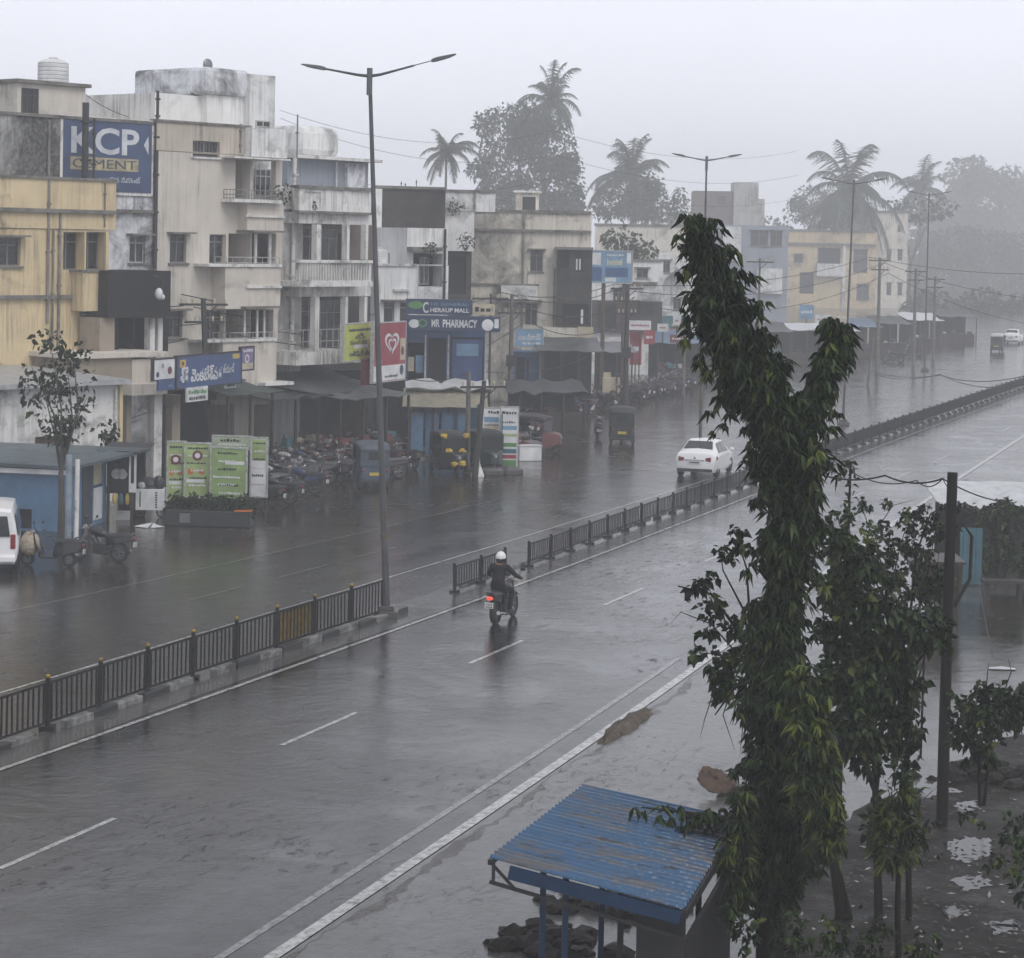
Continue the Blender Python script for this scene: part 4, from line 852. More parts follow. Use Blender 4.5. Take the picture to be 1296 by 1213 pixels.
def sedan(label, loc, rz, mat=None):
    t = thing('parked_car' if False else 'sedan_car', label, 'car', loc, rz); mat = mat or M_WHITEP
    # x forward from the rear bumper (length 4.4)
    st = [(0.0,.70,.74,.34,.45,.70,.66,.86),(.06,.78,.80,.26,.40,.80,.72,.98),(.45,.83,.83,.22,.38,.92,.70,1.06),(.62,.84,.83,.22,.38,.95,.66,1.10),(1.22,.85,.82,.2,.36,.95,.56,1.41),(1.9,.85,.82,.2,.36,.94,.57,1.46),(2.5,.85,.82,.2,.36,.92,.56,1.41),(3.28,.85,.81,.2,.36,.90,.66,.99),(3.5,.84,.80,.2,.36,.88,.68,.94),(4.1,.80,.76,.22,.38,.74,.62,.80),(4.36,.70,.66,.26,.40,.60,.5,.66),(4.42,.6,.56,.3,.42,.55,.4,.58)]
    st = [(a,b,c,d,e,f,g*1.0,h) for a,b,c,d,e,f,g,h in st]
    o, rg = car_body(t, st, mat, None, None)
    def pt(i, j, k, f, side): # between ring i and k at ring index j
        a, b = Vector(rg[i][j]), Vector(rg[k][j]); q = a.lerp(b, f); return Vector((q.x, q.y*side, q.z))
    for sd in (1, -1):
        for x0, x1, nm in ((.95,1.72,'rear_side_window'),(1.80,2.80,'front_side_window')):
            def at(x, j):
                for i in range(len(st)-1):
                    if st[i][0] <= x <= st[i+1][0]: return pt(i, j, i+1, (x-st[i][0])/(st[i+1][0]-st[i][0]), sd)
            q0, q1 = at(x0, 3), at(x1, 3); r0, r1 = at(x0+.28 if nm[0]=='r' else x0, 5), at(x1 if nm[0]=='r' else x1-.42, 5)
            qs = [q0.lerp(r0,.08), q1.lerp(r1,.08), q1.lerp(r1,.86), q0.lerp(r0,.86)]
            panel(nm, t, M_GLASS, qs if sd < 0 else qs[::-1], .012)
        mb = MB(); mb.bar((1.3,sd*.845,.84),(1.46,sd*.845,.84),.02,.025); mb.build('door_handle', M_WHITEP, t); mb = MB(); mb.bar((2.15,sd*.845,.83),(2.31,sd*.845,.83),.02,.025); mb.build('door_handle', M_WHITEP, t)
        mb = MB(); mb.ell((2.92,sd*.95,1.0), (.06,.1,.075), 10, 6); mb.build('mirror', mat, t, smooth=60)
        mb = MB(); mb.loft([[(.03,sd*.42,.72),(.03,sd*.42,.84),(.0,sd*.44,.84),(.0,sd*.44,.72)],[(.02,sd*.66,.70),(.04,sd*.66,.88),(-.03,sd*.66,.88),(-.03,sd*.66,.70)],[(.42,sd*.845,.76),(.42,sd*.835,.89),(.44,sd*.865,.89),(.44,sd*.875,.76)]]); mb.build('tail_light', M_TAIL, t, fix=True)
        for x in (.83, 3.45): wheel(t, 'wheel', (x,sd*.74,.31), .31, .2, .66)
    panel('rear_window', t, M_GLASS, [(.68,-.60,1.13),(.68,.60,1.13),(1.16,.50,1.40),(1.16,-.50,1.40)][::-1], .02)
    panel('windscreen', t, M_GLASS, [(3.2,-.6,1.04),(3.2,.6,1.04),(2.58,.5,1.41),(2.58,-.5,1.41)], .02)
    mb = MB(); mb.box(-.035,-.26,.60,-.005,.26,.71); pl = mb.build('number_plate', M_PLATE, t); mb = MB(); mb.box(-.04,-.2,.63,-.036,.2,.68); mb.build('plate_lettering', W_BLACK, pl)
    mb = MB(); mb.box(-.03,-.4,.73,.02,.4,.765); mb.build('boot_trim', M_CHROME, t); mb = MB(); mb.box(-.05,-.72,.28,.1,.72,.40); mb.build('bumper', M_BLACKM, t, bevel=.03)
    mb = MB(); mb.tube([(1.0,0,1.42),(.85,0,1.62)], .008, 6); mb.build('aerial', M_BLACKM, t); mb = MB(); mb.ell((-.01,0,.84),(.012,.05,.04),10,6); mb.build('emblem', M_CHROME, t)
    mb = MB(); mb.bar((.60,-.55,1.075),(.60,.55,1.075),.03,.03); mb.build('brake_light', M_TAIL, t)
    return t
pc = G(888, 606)
sedan('white sedan car driving away on the far carriageway', pc + Vector((-.3,.0,0)), YAW_ROAD + R(5))
def van(label, loc, rz):
    t = thing('minivan', label, 'van', loc, rz)
    st = [(0.0,.74,.76,.36,.5,.95,.62,1.72),(.08,.80,.82,.28,.42,1.0,.66,1.80),(1.0,.82,.83,.24,.4,1.0,.68,1.86),(2.4,.82,.83,.24,.4,1.0,.68,1.84),(3.0,.82,.82,.24,.4,1.0,.62,1.70),(3.6,.78,.78,.24,.4,.92,.64,1.02),(4.0,.66,.64,.3,.44,.7,.5,.76)]
    car_body(t, st, M_WHITEP, None, None)
    panel('rear_window', t, M_GLASS, [(.03,-.62,1.06),(.03,.62,1.06),(.06,.54,1.62),(.06,-.54,1.62)][::-1], .03)
    for sd in (1, -1):
        q = [(.3,sd*.82,1.05),(1.4,sd*.82,1.05),(1.4,sd*.72,1.62),(.35,sd*.72,1.62)]; panel('side_window', t, M_GLASS, q if sd < 0 else q[::-1], .02)
        q = [(1.5,sd*.82,1.05),(2.9,sd*.81,1.05),(2.6,sd*.72,1.62),(1.5,sd*.72,1.62)]; panel('side_window', t, M_GLASS, q if sd < 0 else q[::-1], .02)
        for x in (.75, 3.0): wheel(t, 'wheel', (x,sd*.72,.31), .31, .2, .64)
        mb = MB(); mb.box(-.03,sd*.70-.07,.72,.04,sd*.70+.07,1.12); mb.build('tail_light', M_TAIL, t, bevel=.02)
    mb = MB(); mb.box(-.035,-.26,.66,-.005,.26,.78); mb.build('number_plate', M_PLATE, t); mb = MB(); mb.box(-.02,-.3,.84,.0,.3,.88); mb.build('boot_handle', M_CHROME, t); mb = MB(); mb.box(-.10,-.78,.34,.1,.78,.54); mb.build('bumper', M_WHITEP, t, bevel=.05)
    return t
pv = G(-17, 728); van('white minivan cut off by the left edge beside the parked scooters', pv, R(101))
def rickshaw(label, loc, rz, low, hood=None, group='auto rickshaws', roof=None, flowers=False, far=False):
    """x forward; three wheels, soft hood, open sides"""
    hood = hood or P('black_canvas_hood', (0.014,0.014,0.015), 0.6, bmp=.3, bs=9)
    t = thing('auto_rickshaw', label, 'auto rickshaw', loc, rz, group)
    for sd in (1, -1): wheel(t, 'rear_wheel', (.35,sd*.52,.22), .22, .11, .6)
    wheel(t, 'front_wheel', (2.2,0,.22), .22, .10, .6)
    rg = []
    for x, w, z0, z1 in ((0,.50,.34,.86),(.08,.58,.26,.92),(.5,.62,.22,.92),(.75,.62,.2,.62),(1.5,.62,.2,.34),(1.72,.60,.22,.40)): rg.append([(x,-w,z0),(x,w,z0),(x,w*1.0,(z0+z1)/2),(x,w*.97,z1),(x,-w*.97,z1),(x,-w,(z0+z1)/2)])
    mb = MB(); mb.loft(rg); mb.build('body', low, t, smooth=40, bevel=.02, fix=True)
    rg = []
    for x, w, z0, z1 in ((1.72,.58,.24,.92),(1.95,.50,.26,.98),(2.25,.30,.40,.95),(2.42,.16,.46,.86)): rg.append([(x,-w,z0),(x,w,z0),(x,w,(z0+z1)/2),(x,w*.9,z1),(x,-w*.9,z1),(x,-w,(z0+z1)/2)])
    mb = MB(); mb.loft(rg); mb.build('front_cowl', low, t, smooth=50, bevel=.03, fix=True)
    rg = []
    for x, w, z in ((-.02,.54,1.50),(.12,.60,1.66),(.6,.62,1.72),(1.3,.60,1.72),(1.75,.56,1.66),(1.86,.54,1.58)): rg.append([(x,-w,z-.12),(x,-w*.96,z-.03),(x,-w*.5,z+.02),(x,0,z+.04),(x,w*.5,z+.02),(x,w*.96,z-.03),(x,w,z-.12),(x,0,z-.06)])
    mb = MB(); mb.loft(rg); mb.build('hood', roof or hood, t, smooth=50, fix=True)
    mb = MB(); mb.loft([[(-.02,-.54,z),( -.02,.54,z),(.03,.54,z),(.03,-.54,z)] for z in (.86,1.48)]); 
    for sd in (1,-1): mb.add([(-.02,sd*.56,.88),(.62,sd*.61,.92),(.55,sd*.61,1.62),(-.0,sd*.55,1.5),(-.02,sd*.53,.88),(.62,sd*.58,.92),(.55,sd*.58,1.62),(0,sd*.52,1.5)], [(0,1,2,3),(7,6,5,4),(0,4,5,1),(1,5,6,2),(2,6,7,3),(3,7,4,0)])
    mb.build('hood_back', hood, t, fix=True)
    panel('rear_window', t, M_GLASS, [(-.025,-.26,1.12),(-.025,.26,1.12),(-.022,.24,1.40),(-.022,-.24,1.40)][::-1], .01)
    mb = MB(); mb.bar((1.74,-.56,.94),(1.80,-.53,1.60),.05,.05); mb.bar((1.74,.56,.94),(1.80,.53,1.60),.05,.05); mb.bar((1.74,-.56,.96),(1.74,.56,.96),.05,.05); mb.build('windscreen_frame', low, t)
    panel('windscreen', t, M_GLASS, [(1.76,-.52,.98),(1.76,.52,.98),(1.81,.50,1.56),(1.81,-.50,1.56)], .012)
    mb = MB(); mb.box(.3,-.54,.62,.85,.54,.74); mb.box(.25,-.54,.74,.36,.54,1.15); mb.build('passenger_seat', M_SEAT, t, bevel=.03); mb = MB(); mb.box(1.15,-.35,.6,1.45,.35,.7); mb.build('driver_seat', M_SEAT, t, bevel=.03)
    for sd in (1, -1): mb = MB(); mb.ell((-.02,sd*.45,.70), (.03,.06,.05), 8, 6); mb.build('tail_light', M_TAIL, t, smooth=60)
    mb = MB(); mb.ell((2.43,0,.74), (.06,.09,.09), 12, 8); mb.build('headlight', M_HEADL, t, smooth=60); mb = MB(); mb.box(-.03,-.2,.5,-.005,.2,.62); mb.build('number_plate', P('plate_yellow', (.5,.38,.05), .4), t)
    mb = MB(); mb.box(.02,-.60,.08,.05,-.42,.40); mb.box(.02,.42,.08,.05,.60,.40); mb.build('mud_flap', M_BLACKM, t); mb = MB(); mb.box(.1,-.5,.2,1.5,.5,.36); mb.build('chassis', M_BLACKM, t)
    mb = MB(); mb.box(-.08,-.56,.24,.0,.56,.32); mb.build('bumper', M_BLACKM, t, bevel=.02)
    if flowers:
        for x, y, z in ((1.84,-.5,1.6),(1.84,.45,1.6),(2.45,.12,.55),(2.42,-.2,.52),(1.95,-.3,1.0),(2.0,.25,1.0)):
            mb = MB(); mb.ell((x,y,z), (.10,.16,.10), 9, 6); o = mb.build('flower_garland', P('marigold', (.52,.36,.03), .7, var=.5, vs=14), t)
            for v in o.data.vertices: v.co += Vector((rnd.uniform(-.035,.035),rnd.uniform(-.035,.035),rnd.uniform(-.035,.035)))
    return t
RB = P('rickshaw_black', (0.016,0.016,0.018), 0.3); RBL = P('rickshaw_blue_grey', (0.045,0.07,0.11), 0.35, var=.4); RRED = P('rickshaw_dull_red', (0.12,0.028,0.03), 0.35, var=.4); RGR = P('rickshaw_dark_green', (0.02,0.035,0.03), 0.35)
rickshaw('black auto rickshaw seen from behind pulling out by itself onto the wet roadside', G(787,563), R(88), RB)
rickshaw('dull red fronted auto rickshaw parked facing the road beside the white info boards', G(680,574)+Vector((-1.2,.6,0)), R(-22), RRED)
rickshaw('blue grey auto rickshaw parked just left of the near lamp post', G(474,619), R(104), RBL, hood=P('blue_grey_canvas', (0.05,0.065,0.09), .6))
rickshaw('black auto rickshaw decked with marigold garlands in front of the tan roofed stall', G(548,603)+Vector((.3,2.2,0)), R(-72), RB, flowers=True)
rickshaw('dark green auto rickshaw squeezed in beside the garlanded one', G(588,602)+Vector((.4,2.6,0)), R(-70), RGR)
rickshaw('tiny misty auto rickshaw far up the left carriageway', G(1261,446), R(70), RGR, roof=P('pale_hood', (.45,.46,.47), .5), group=None)
c = sedan('pale misty car far up the road near the right edge', G(1279,436), R(70)); 
# two scooters by the blue kiosk
bike('black scooter parked by the blue kiosk with a crumpled plastic sheet over its nose', G(87,718)+Vector((0,0,0)), R(172), M_BLACKP, 'scooter', cover=P('crumpled_plastic_sheet', (.42,.36,.28), .35, var=.6, vs=14, bmp=.8, bs=9))
bike('black motorcycle with a white number plate parked at the kiosk door', G(150,712), R(165), M_BLACKP, 'motorcycle')
M_BR = P('maroon_paint', (0.045,0.012,0.014), .2); M_BB = P('navy_paint', (0.015,0.03,0.08), .2); M_BG = P('dark_silver_paint', (0.07,0.072,0.075), .25, .4); M_BW = P('pearl_white_paint', (.3,.3,.3), .2)
PK = [(366,640,168,M_BLACKP,'motorcycle','black motorcycle parked nearest the right edge of the green banners'),
      (345,643,160,M_BLACKP,'scooter','dark scooter half hidden behind the rightmost banner'),
      (398,627,160,M_BB,'motorcycle','navy motorcycle in front of the dark market shed next in line from the banners'),
      (432,612,150,M_BLACKP,'scooter','black scooter in the row before the shed standing third from the banners'),
      (412,600,165,M_BR,'motorcycle','maroon motorcycle pushed in close to the shed shadow'),
      (380,603,170,M_BG,'scooter','silver scooter deep in the shed shadow behind the navy motorcycle'),
      (446,588,150,M_BLACKP,'motorcycle','black motorcycle behind the blue grey rickshaw'),
      (505,606,200,M_BLACKP,'motorcycle','black motorcycle just right of the near lamp post'),
      (362,612,175,M_BLACKP,'scooter','dark scooter at the back behind the white leaning board'),
      (524,594,140,M_BG,'scooter','grey scooter between the lamp post and garlanded rickshaw'),
      (646,583,200,M_BLACKP,'motorcycle','black motorcycle right of the info boards by a white crate'),
      (660,560,190,M_BB,'scooter','navy scooter behind the crate and info boards'),
      (756,556,90,M_BLACKP,'scooter','dark scooter on the pavement left of the lone rickshaw'),
      (700,540,150,M_BLACKP,'motorcycle','black motorcycle in the misty row behind the red rickshaw'),
      (724,531,150,M_BR,'motorcycle','maroon motorcycle in the misty row below the netted balcony'),
      (742,524,140,M_BLACKP,'scooter','dark scooter in the misty row nearest the electric pole'),
      (768,517,140,M_BLACKP,'motorcycle','black motorcycle just right of the misty electric pole'),
      (812,508,150,M_BLACKP,'motorcycle','first motorcycle in the misty row right of the lone rickshaw'),
      (828,504,150,M_BR,'motorcycle','maroon motorcycle in the misty row right of the lone rickshaw'),
      (846,499,150,M_BG,'scooter','pale scooter in the misty row below the red shop boards'),
      (862,493,150,M_BLACKP,'motorcycle','farthest motorcycle before the tall tree hides the row'),
      (1140,460,160,M_BLACKP,'motorcycle','faint motorcycle parked below the misty yellow building'),
      (1163,452,160,M_BLACKP,'motorcycle','faint motorcycle parked under the dim tree wall')]
PLACES = ('close to the banners','under the grey tarpaulin shed','at the mouth of the dark shed','beside the blue grey rickshaw','behind the near lamp post','before the tin roofed shed','near the garlanded rickshaw')
AD = ('dusty','mud splashed','wet','old','small','shiny','dull')
for i in range(30):
    f = i/29; row = i % 3; u = 352+150*((i*0.618) % 1); v = 622-30*(u-352)/150-row*11+rnd.uniform(-3,3)
    PK.append((u, v, 140+rnd.uniform(0,50), rnd.choice([M_BLACKP,M_BLACKP,M_BLACKP,M_BB,M_BR,M_BG,M_BW]), ('motorcycle','scooter')[i % 2], None))
for i in range(16):
    f = i/15; u = 655+115*f; v = 556-38*f+rnd.uniform(-7,5); PK.append((u, v, 120+rnd.uniform(0,60), rnd.choice([M_BLACKP,M_BLACKP,M_BB,M_BR,M_BG]), ('scooter','motorcycle')[i % 2], None))
for i in range(12):
    f = i/11; u = 800+72*f; v = 512-20*f+rnd.uniform(-5,2); PK.append((u, v, 130+rnd.uniform(0,40), rnd.choice([M_BLACKP,M_BLACKP,M_BB,M_BR,M_BG]), ('motorcycle','scooter')[i % 2], None))
LABS = {0: 'two wheeler crowded into the dark parked rows between the banners and the near lamp post', 1: 'two wheeler in the crowded misty row behind the red fronted rickshaw', 2: 'two wheeler in the crowded misty row right of the lone rickshaw'}
GRPS = ('crowded two wheelers by the dark sheds', 'crowded two wheelers behind the red rickshaw', 'crowded two wheelers right of the lone rickshaw')
for u, v, a, m, k, lab in [q for q in PK if q[5] is None]:
    z = 0 if u < 520 else 1 if u < 785 else 2; bike(LABS[z], G(u,v), R(a), m, k, group=GRPS[z], lean=8)
for u, v, a, m, k, lab in [q for q in PK if q[5]]: bike(lab, G(u,v), R(a), m, k, lean=8)
# ---------------------------------------------------------------- shop boards
def lines(t, mat, x0, x1, z, h, n, seed=1):
    """small unreadable lettering: a row of short strokes"""
    r = random.Random(seed); mb = MB(); x = x0
    while x < x1:
        w = r.uniform(.5,1.3)*h; mb.box(x, -.012, z+r.uniform(-.1,.1)*h, min(x+w,x1), -.005, z+h*r.uniform(.7,1.1)); x += w+h*r.uniform(.25,.5)
    return mb.build('lettering', mat, t)
YS = 22
t, a, b, h = sign('shop_sign', 'long blue shop board with white regional lettering over the shop pillars', 224, 449, 305, 488, 85, YS, W_BLUE, .12, M_IRON)
w = b-a
text('శ్రీ వెంకటేశ్వర', t, 'lettering', W_WHITE, a+w*.37, h*.42, w*.64, h*.5, -.004, bold=True); text('జ్యూస్', t, 'lettering', W_WHITE, a+w*.80, h*.5, w*.18, h*.3, -.004)
patch(t, 'logo', W_YEL, a+w*.04, h*.66, a+w*.13, h*.9); patch(t, 'logo', W_YEL, a+w*.86, h*.8, a+w*.97, h*.96); disc(t, 'logo_mark', W_MAROON, a+w*.085, h*.78, h*.07)
t, a, b, h = sign('shop_sign', 'square white advertisement panel at the left end of the blue board', 195, 455, 221, 480, 81.6, YS, W_WHITE, .1, M_IRON)
w = b-a; disc(t, 'emblem', W_MAROON, a+w*.76, h*.42, h*.2); disc(t, 'emblem', W_NAVY, a+w*.17, h*.25, h*.14); disc(t, 'emblem', W_NAVY, a+w*.42, h*.68, h*.1, r0=h*.06)
t, a, b, h = sign('shop_sign', 'small blue strip board below the white advertisement panel', 201, 481, 221, 494, 81.6, YS, W_BLUE, .1); lines(t, W_LBLUE, a+.6*(b-a), b-.2, h*.3, h*.2, 3)
t, a, b, h = sign('shop_sign', 'narrow purple picture panel at the right end of the blue board', 305.5, 440, 321, 468, 88.6, YS, W_PURP, .1, M_IRON)
w = b-a; lines(t, W_WHITE, a+w*.15, b-w*.1, h*.8, h*.12, 3, 3); disc(t, 'emblem', W_WHITE, a+w*.45, h*.5, h*.2, r0=h*.12); patch(t, 'picture', W_CREAM, a+w*.05, h*.03, b-w*.05, h*.3)
t, a, b, h = sign('shop_sign', 'white hanging board with green lettering under the long blue board', 237, 490, 263, 508, 84, YS, W_WHITE, .08)
w = b-a; lines(t, W_GREEN, a+w*.06, b-w*.05, h*.55, h*.26, 3, 5); lines(t, W_BLACK, a+w*.1, b-w*.1, h*.12, h*.24, 3, 6)
t, a, b, h = sign('shop_sign', 'tiny tilted white board on the dark green awning', 285, 484, 299, 491.5, 87, YS, W_WHITE, .05); lines(t, W_BLACK, a+.1, b-.1, h*.3, h*.4, 3, 8)
t, a, b, h = sign('shop_sign', 'yellow lime hoarding with dark hand lettering on the lower balcony', 435.5, 410, 475, 455, 93, 20, W_LIME, .12, M_RAIL)
w = b-a; lines(t, W_NAVY, a+w*.15, b-w*.12, h*.8, h*.07, 3, 9); text('టీ', t, 'lettering', W_NAVY, a+w*.5, h*.66, w*.28, h*.16, -.004); text('స్టాల్ వేడి', t, 'lettering', W_NAVY, a+w*.45, h*.48, w*.55, h*.12, -.004); patch(t, 'faded_area', W_WHITE, a+w*.3, h*.32, a+w*.75, h*.42)
text('లక్ష్మీ బేకరీ', t, 'lettering', W_NAVY, a+w*.55, h*.17, w*.75, h*.17, -.004, bold=True)
t, a, b, h = sign('ice_cream_sign', 'tall red board with a white double heart above a white panel', 473, 409, 513, 482, 94, 22, W_RED, .12, M_RAIL)
w = b-a; patch(t, 'white_panel', W_WHITE, a+.02, .02, b-.02, h*.27)
def heart(cx, cz, sx, sz, th, open_):
    pts = []
    for k in range(61):
        q = -math.pi+2*math.pi*k/60
        pts.append((16*math.sin(q)**3/17, (13*math.cos(q)-5*math.cos(2*q)-2*math.cos(3*q)-math.cos(4*q))/17))
    mb = MB(); n = len(pts); vs = []
    for k, (x, z) in enumerate(pts):
        g = th*(.35+.65*math.sin(math.pi*k/60))
        vs += [(cx+x*sx, -.014, cz+z*sz), (cx+x*(sx-g*1.3), -.014, cz+z*(sz-g*1.3)+g*.08)]
    ks = range(open_, n-1)
    return mb.add(vs, [(2*k,2*k+2,2*k+3,2*k+1) for k in ks])
heart(a+w*.56, h*.66, w*.24, h*.23, .16, 6).build('heart_emblem', W_WHITE, t); heart(a+w*.57, h*.63, w*.135, h*.14, .12, 4).build('heart_emblem', W_WHITE, t)
lines(t, W_WHITE, a+w*.1, a+w*.25, h*.33, h*.03, 2, 4); patch(t, 'picture', W_CREAM, b-w*.17, h*.34, b-.03, h*.72); disc(t, 'picture_mark', W_MAROON, b-w*.1, h*.5, .2, sx=.7, y=-.016); lines(t, W_BLACK, a+w*.35, b-w*.25, h*.06, h*.04, 2, 7); disc(t, 'emblem', W_NAVY, b-w*.12, h*.17, .22, sx=.8, y=-.016)
t, a, b, h = sign('shop_sign', 'narrow maroon side board fixed low beside the red heart board', 463, 455, 472, 488, 93, 40, W_MAROON, .3)
# pharmacy
B = Bld('pharmacy', 'blue fronted pharmacy shop with wide glass front under two stacked boards', 'shop', Fr(560, 101, 90))
B.wall((513,418,614,424), P('shop_blue', (0.025,0.07,0.17), .4, var=.35), 4, 0, [(515,434,536,530,1.2),(541,428,564,520,.25),(570,427,612,486,.2),(572,489,611,530,1.4)], zb=0)
for u in (537,566,613): B.box((u,424,u+2,520), M_RAIL, 'post', -.3, .1, zb=0)
B.box((516,452,524,470), W_CREAM, 'poster', .1, .05); B.box((526,450,536,472), W_LBLUE, 'poster', .1, .05)
x0,z0,x1,z1 = B.rect((572,430,611,484)); mb = MB(); mb.box(x0,.05,z0,x1,.1,z1); o = mb.build('shutter_banner', W_BLUE, B.t); mb = MB(); mb.box(x0+.2,.02,z1-.75,x1-.2,.045,z1-.2); mb.build('lettering_strip', W_LBLUE, o)
t, a, b, h = sign('shop_sign', 'upper dark blue shop board with white curly lettering above the pharmacy name', 513.5, 379, 598, 398.5, 100, 91, W_NAVY, .15)
w = b-a; text('C', t, 'lettering', W_WHITE, a+w*.30, h*.45, w*.085, h*.72, -.004, bold=True); text('HE GENERAL', t, 'lettering', W_LBLUE, a+w*.66, h*.68, w*.56, h*.2, -.004); text('HERAUP MALL', t, 'lettering', W_WHITE, a+w*.66, h*.3, w*.58, h*.28, -.004, bold=True); disc(t, 'leaf_emblem', W_GREEN, a+w*.15, h*.6, h*.25, sx=2)
t, a, b, h = sign('pharmacy_sign', 'dark blue pharmacy name board with large white capitals', 512, 400, 633, 419.5, 99.7, 91, W_NAVY, .18)
w = b-a; text('MR', t, 'lettering', W_WHITE, a+w*.325, h*.5, w*.085, h*.5, -.004, bold=True); text('PHARMACY', t, 'lettering', W_WHITE, a+w*.58, h*.5, w*.36, h*.52, -.004, bold=True)
disc(t, 'emblem', W_WHITE, a+w*.10, h*.45, h*.28, sx=1.25); disc(t, 'emblem', W_GREEN, a+w*.19, h*.5, h*.26, r0=h*.17, sx=1.1, y=-.02); disc(t, 'emblem', W_WHITE, a+w*.87, h*.45, h*.38); patch(t, 'emblem', W_WHITE, a+w*.94, h*.25, a+w*.985, h*.85)
t, a, b, h = sign('shop_sign', 'pale lettered board behind the right end of the pharmacy boards', 598.5, 385, 626, 399, 102, 92, W_CREAM, .1); lines(t, M_IRON, a+.1, b-.1, h*.3, h*.4, 3, 11)
# blue shop under the stained block
B = Bld('shop', 'small bright blue shop with a panelled shutter below the stained cream block', 'shop', Fr(668, 126.5, 92))
PB = P('shutter_blue', (0.04,0.13,0.30), .45, var=.4, vs=2)
B.wall((650,446,686,450), PB, 2.5, 0, [(653,452,664,505,.8),(666,455,669,505,.2)], zb=0)
for i in range(5): B.box((670.5+i*3,452,672.7+i*3,504), PB, 'shutter_slat', -.05, .047)
B.box((682,446,685,506), M_RAIL, 'post', -.3, .12, zb=0)
t, a, b, h = sign('shop_sign', 'sky blue board with white lettering over the small bright blue shop', 653, 417, 687, 439, 125.6, 84, W_LBLUE, .12, M_RAIL); w = b-a
text('శుభం ఫ్యాన్సీ', t, 'lettering', W_WHITE, a+w*.5, h*.55, w*.84, h*.42, -.004, bold=True); lines(t, W_WHITE, a+w*.25, b-w*.1, h*.12, h*.14, 3, 12)
# big blue hoarding on posts
t, a, b, h = sign('hoarding', 'big sky blue hoarding on posts right of the netted balcony tower', 747, 318, 800, 358, 140, 92, W_LBLUE, .2, M_RAIL, cat='billboard'); w = b-a
text('hostel', t, 'lettering', P('pale_yellow_letters', (.62,.60,.38), .5), a+w*.58, h*.66, w*.36, h*.2, -.004, bold=True); patch(t, 'picture', W_WHITE, a+w*.03, h*.56, a+w*.25, h*.94); patch(t, 'strip', W_BLUE2, a+w*.05, h*.05, a+w*.28, h*.48); patch(t, 'picture', W_BLUE2, a+w*.36, h*.18, a+w*.9, h*.48); patch(t, 'strip', W_WHITE, a+w*.36, h*.03, a+w*.62, h*.16); lines(t, W_WHITE, a+w*.4, b-w*.2, h*.85, h*.05, 3, 14); patch(t, 'picture', W_WHITE, b-w*.13, h*.62, b-w*.03, h*.96)
for u in (764, 790):
    p = D(u, 358, 140.4); mb = MB(); q = t.matrix_basis.inverted() @ p; mb.tube([(q.x,.35,-t.location.z),(q.x,.35,h*.9)], .13, 8); mb.build('post', M_RUST, t)
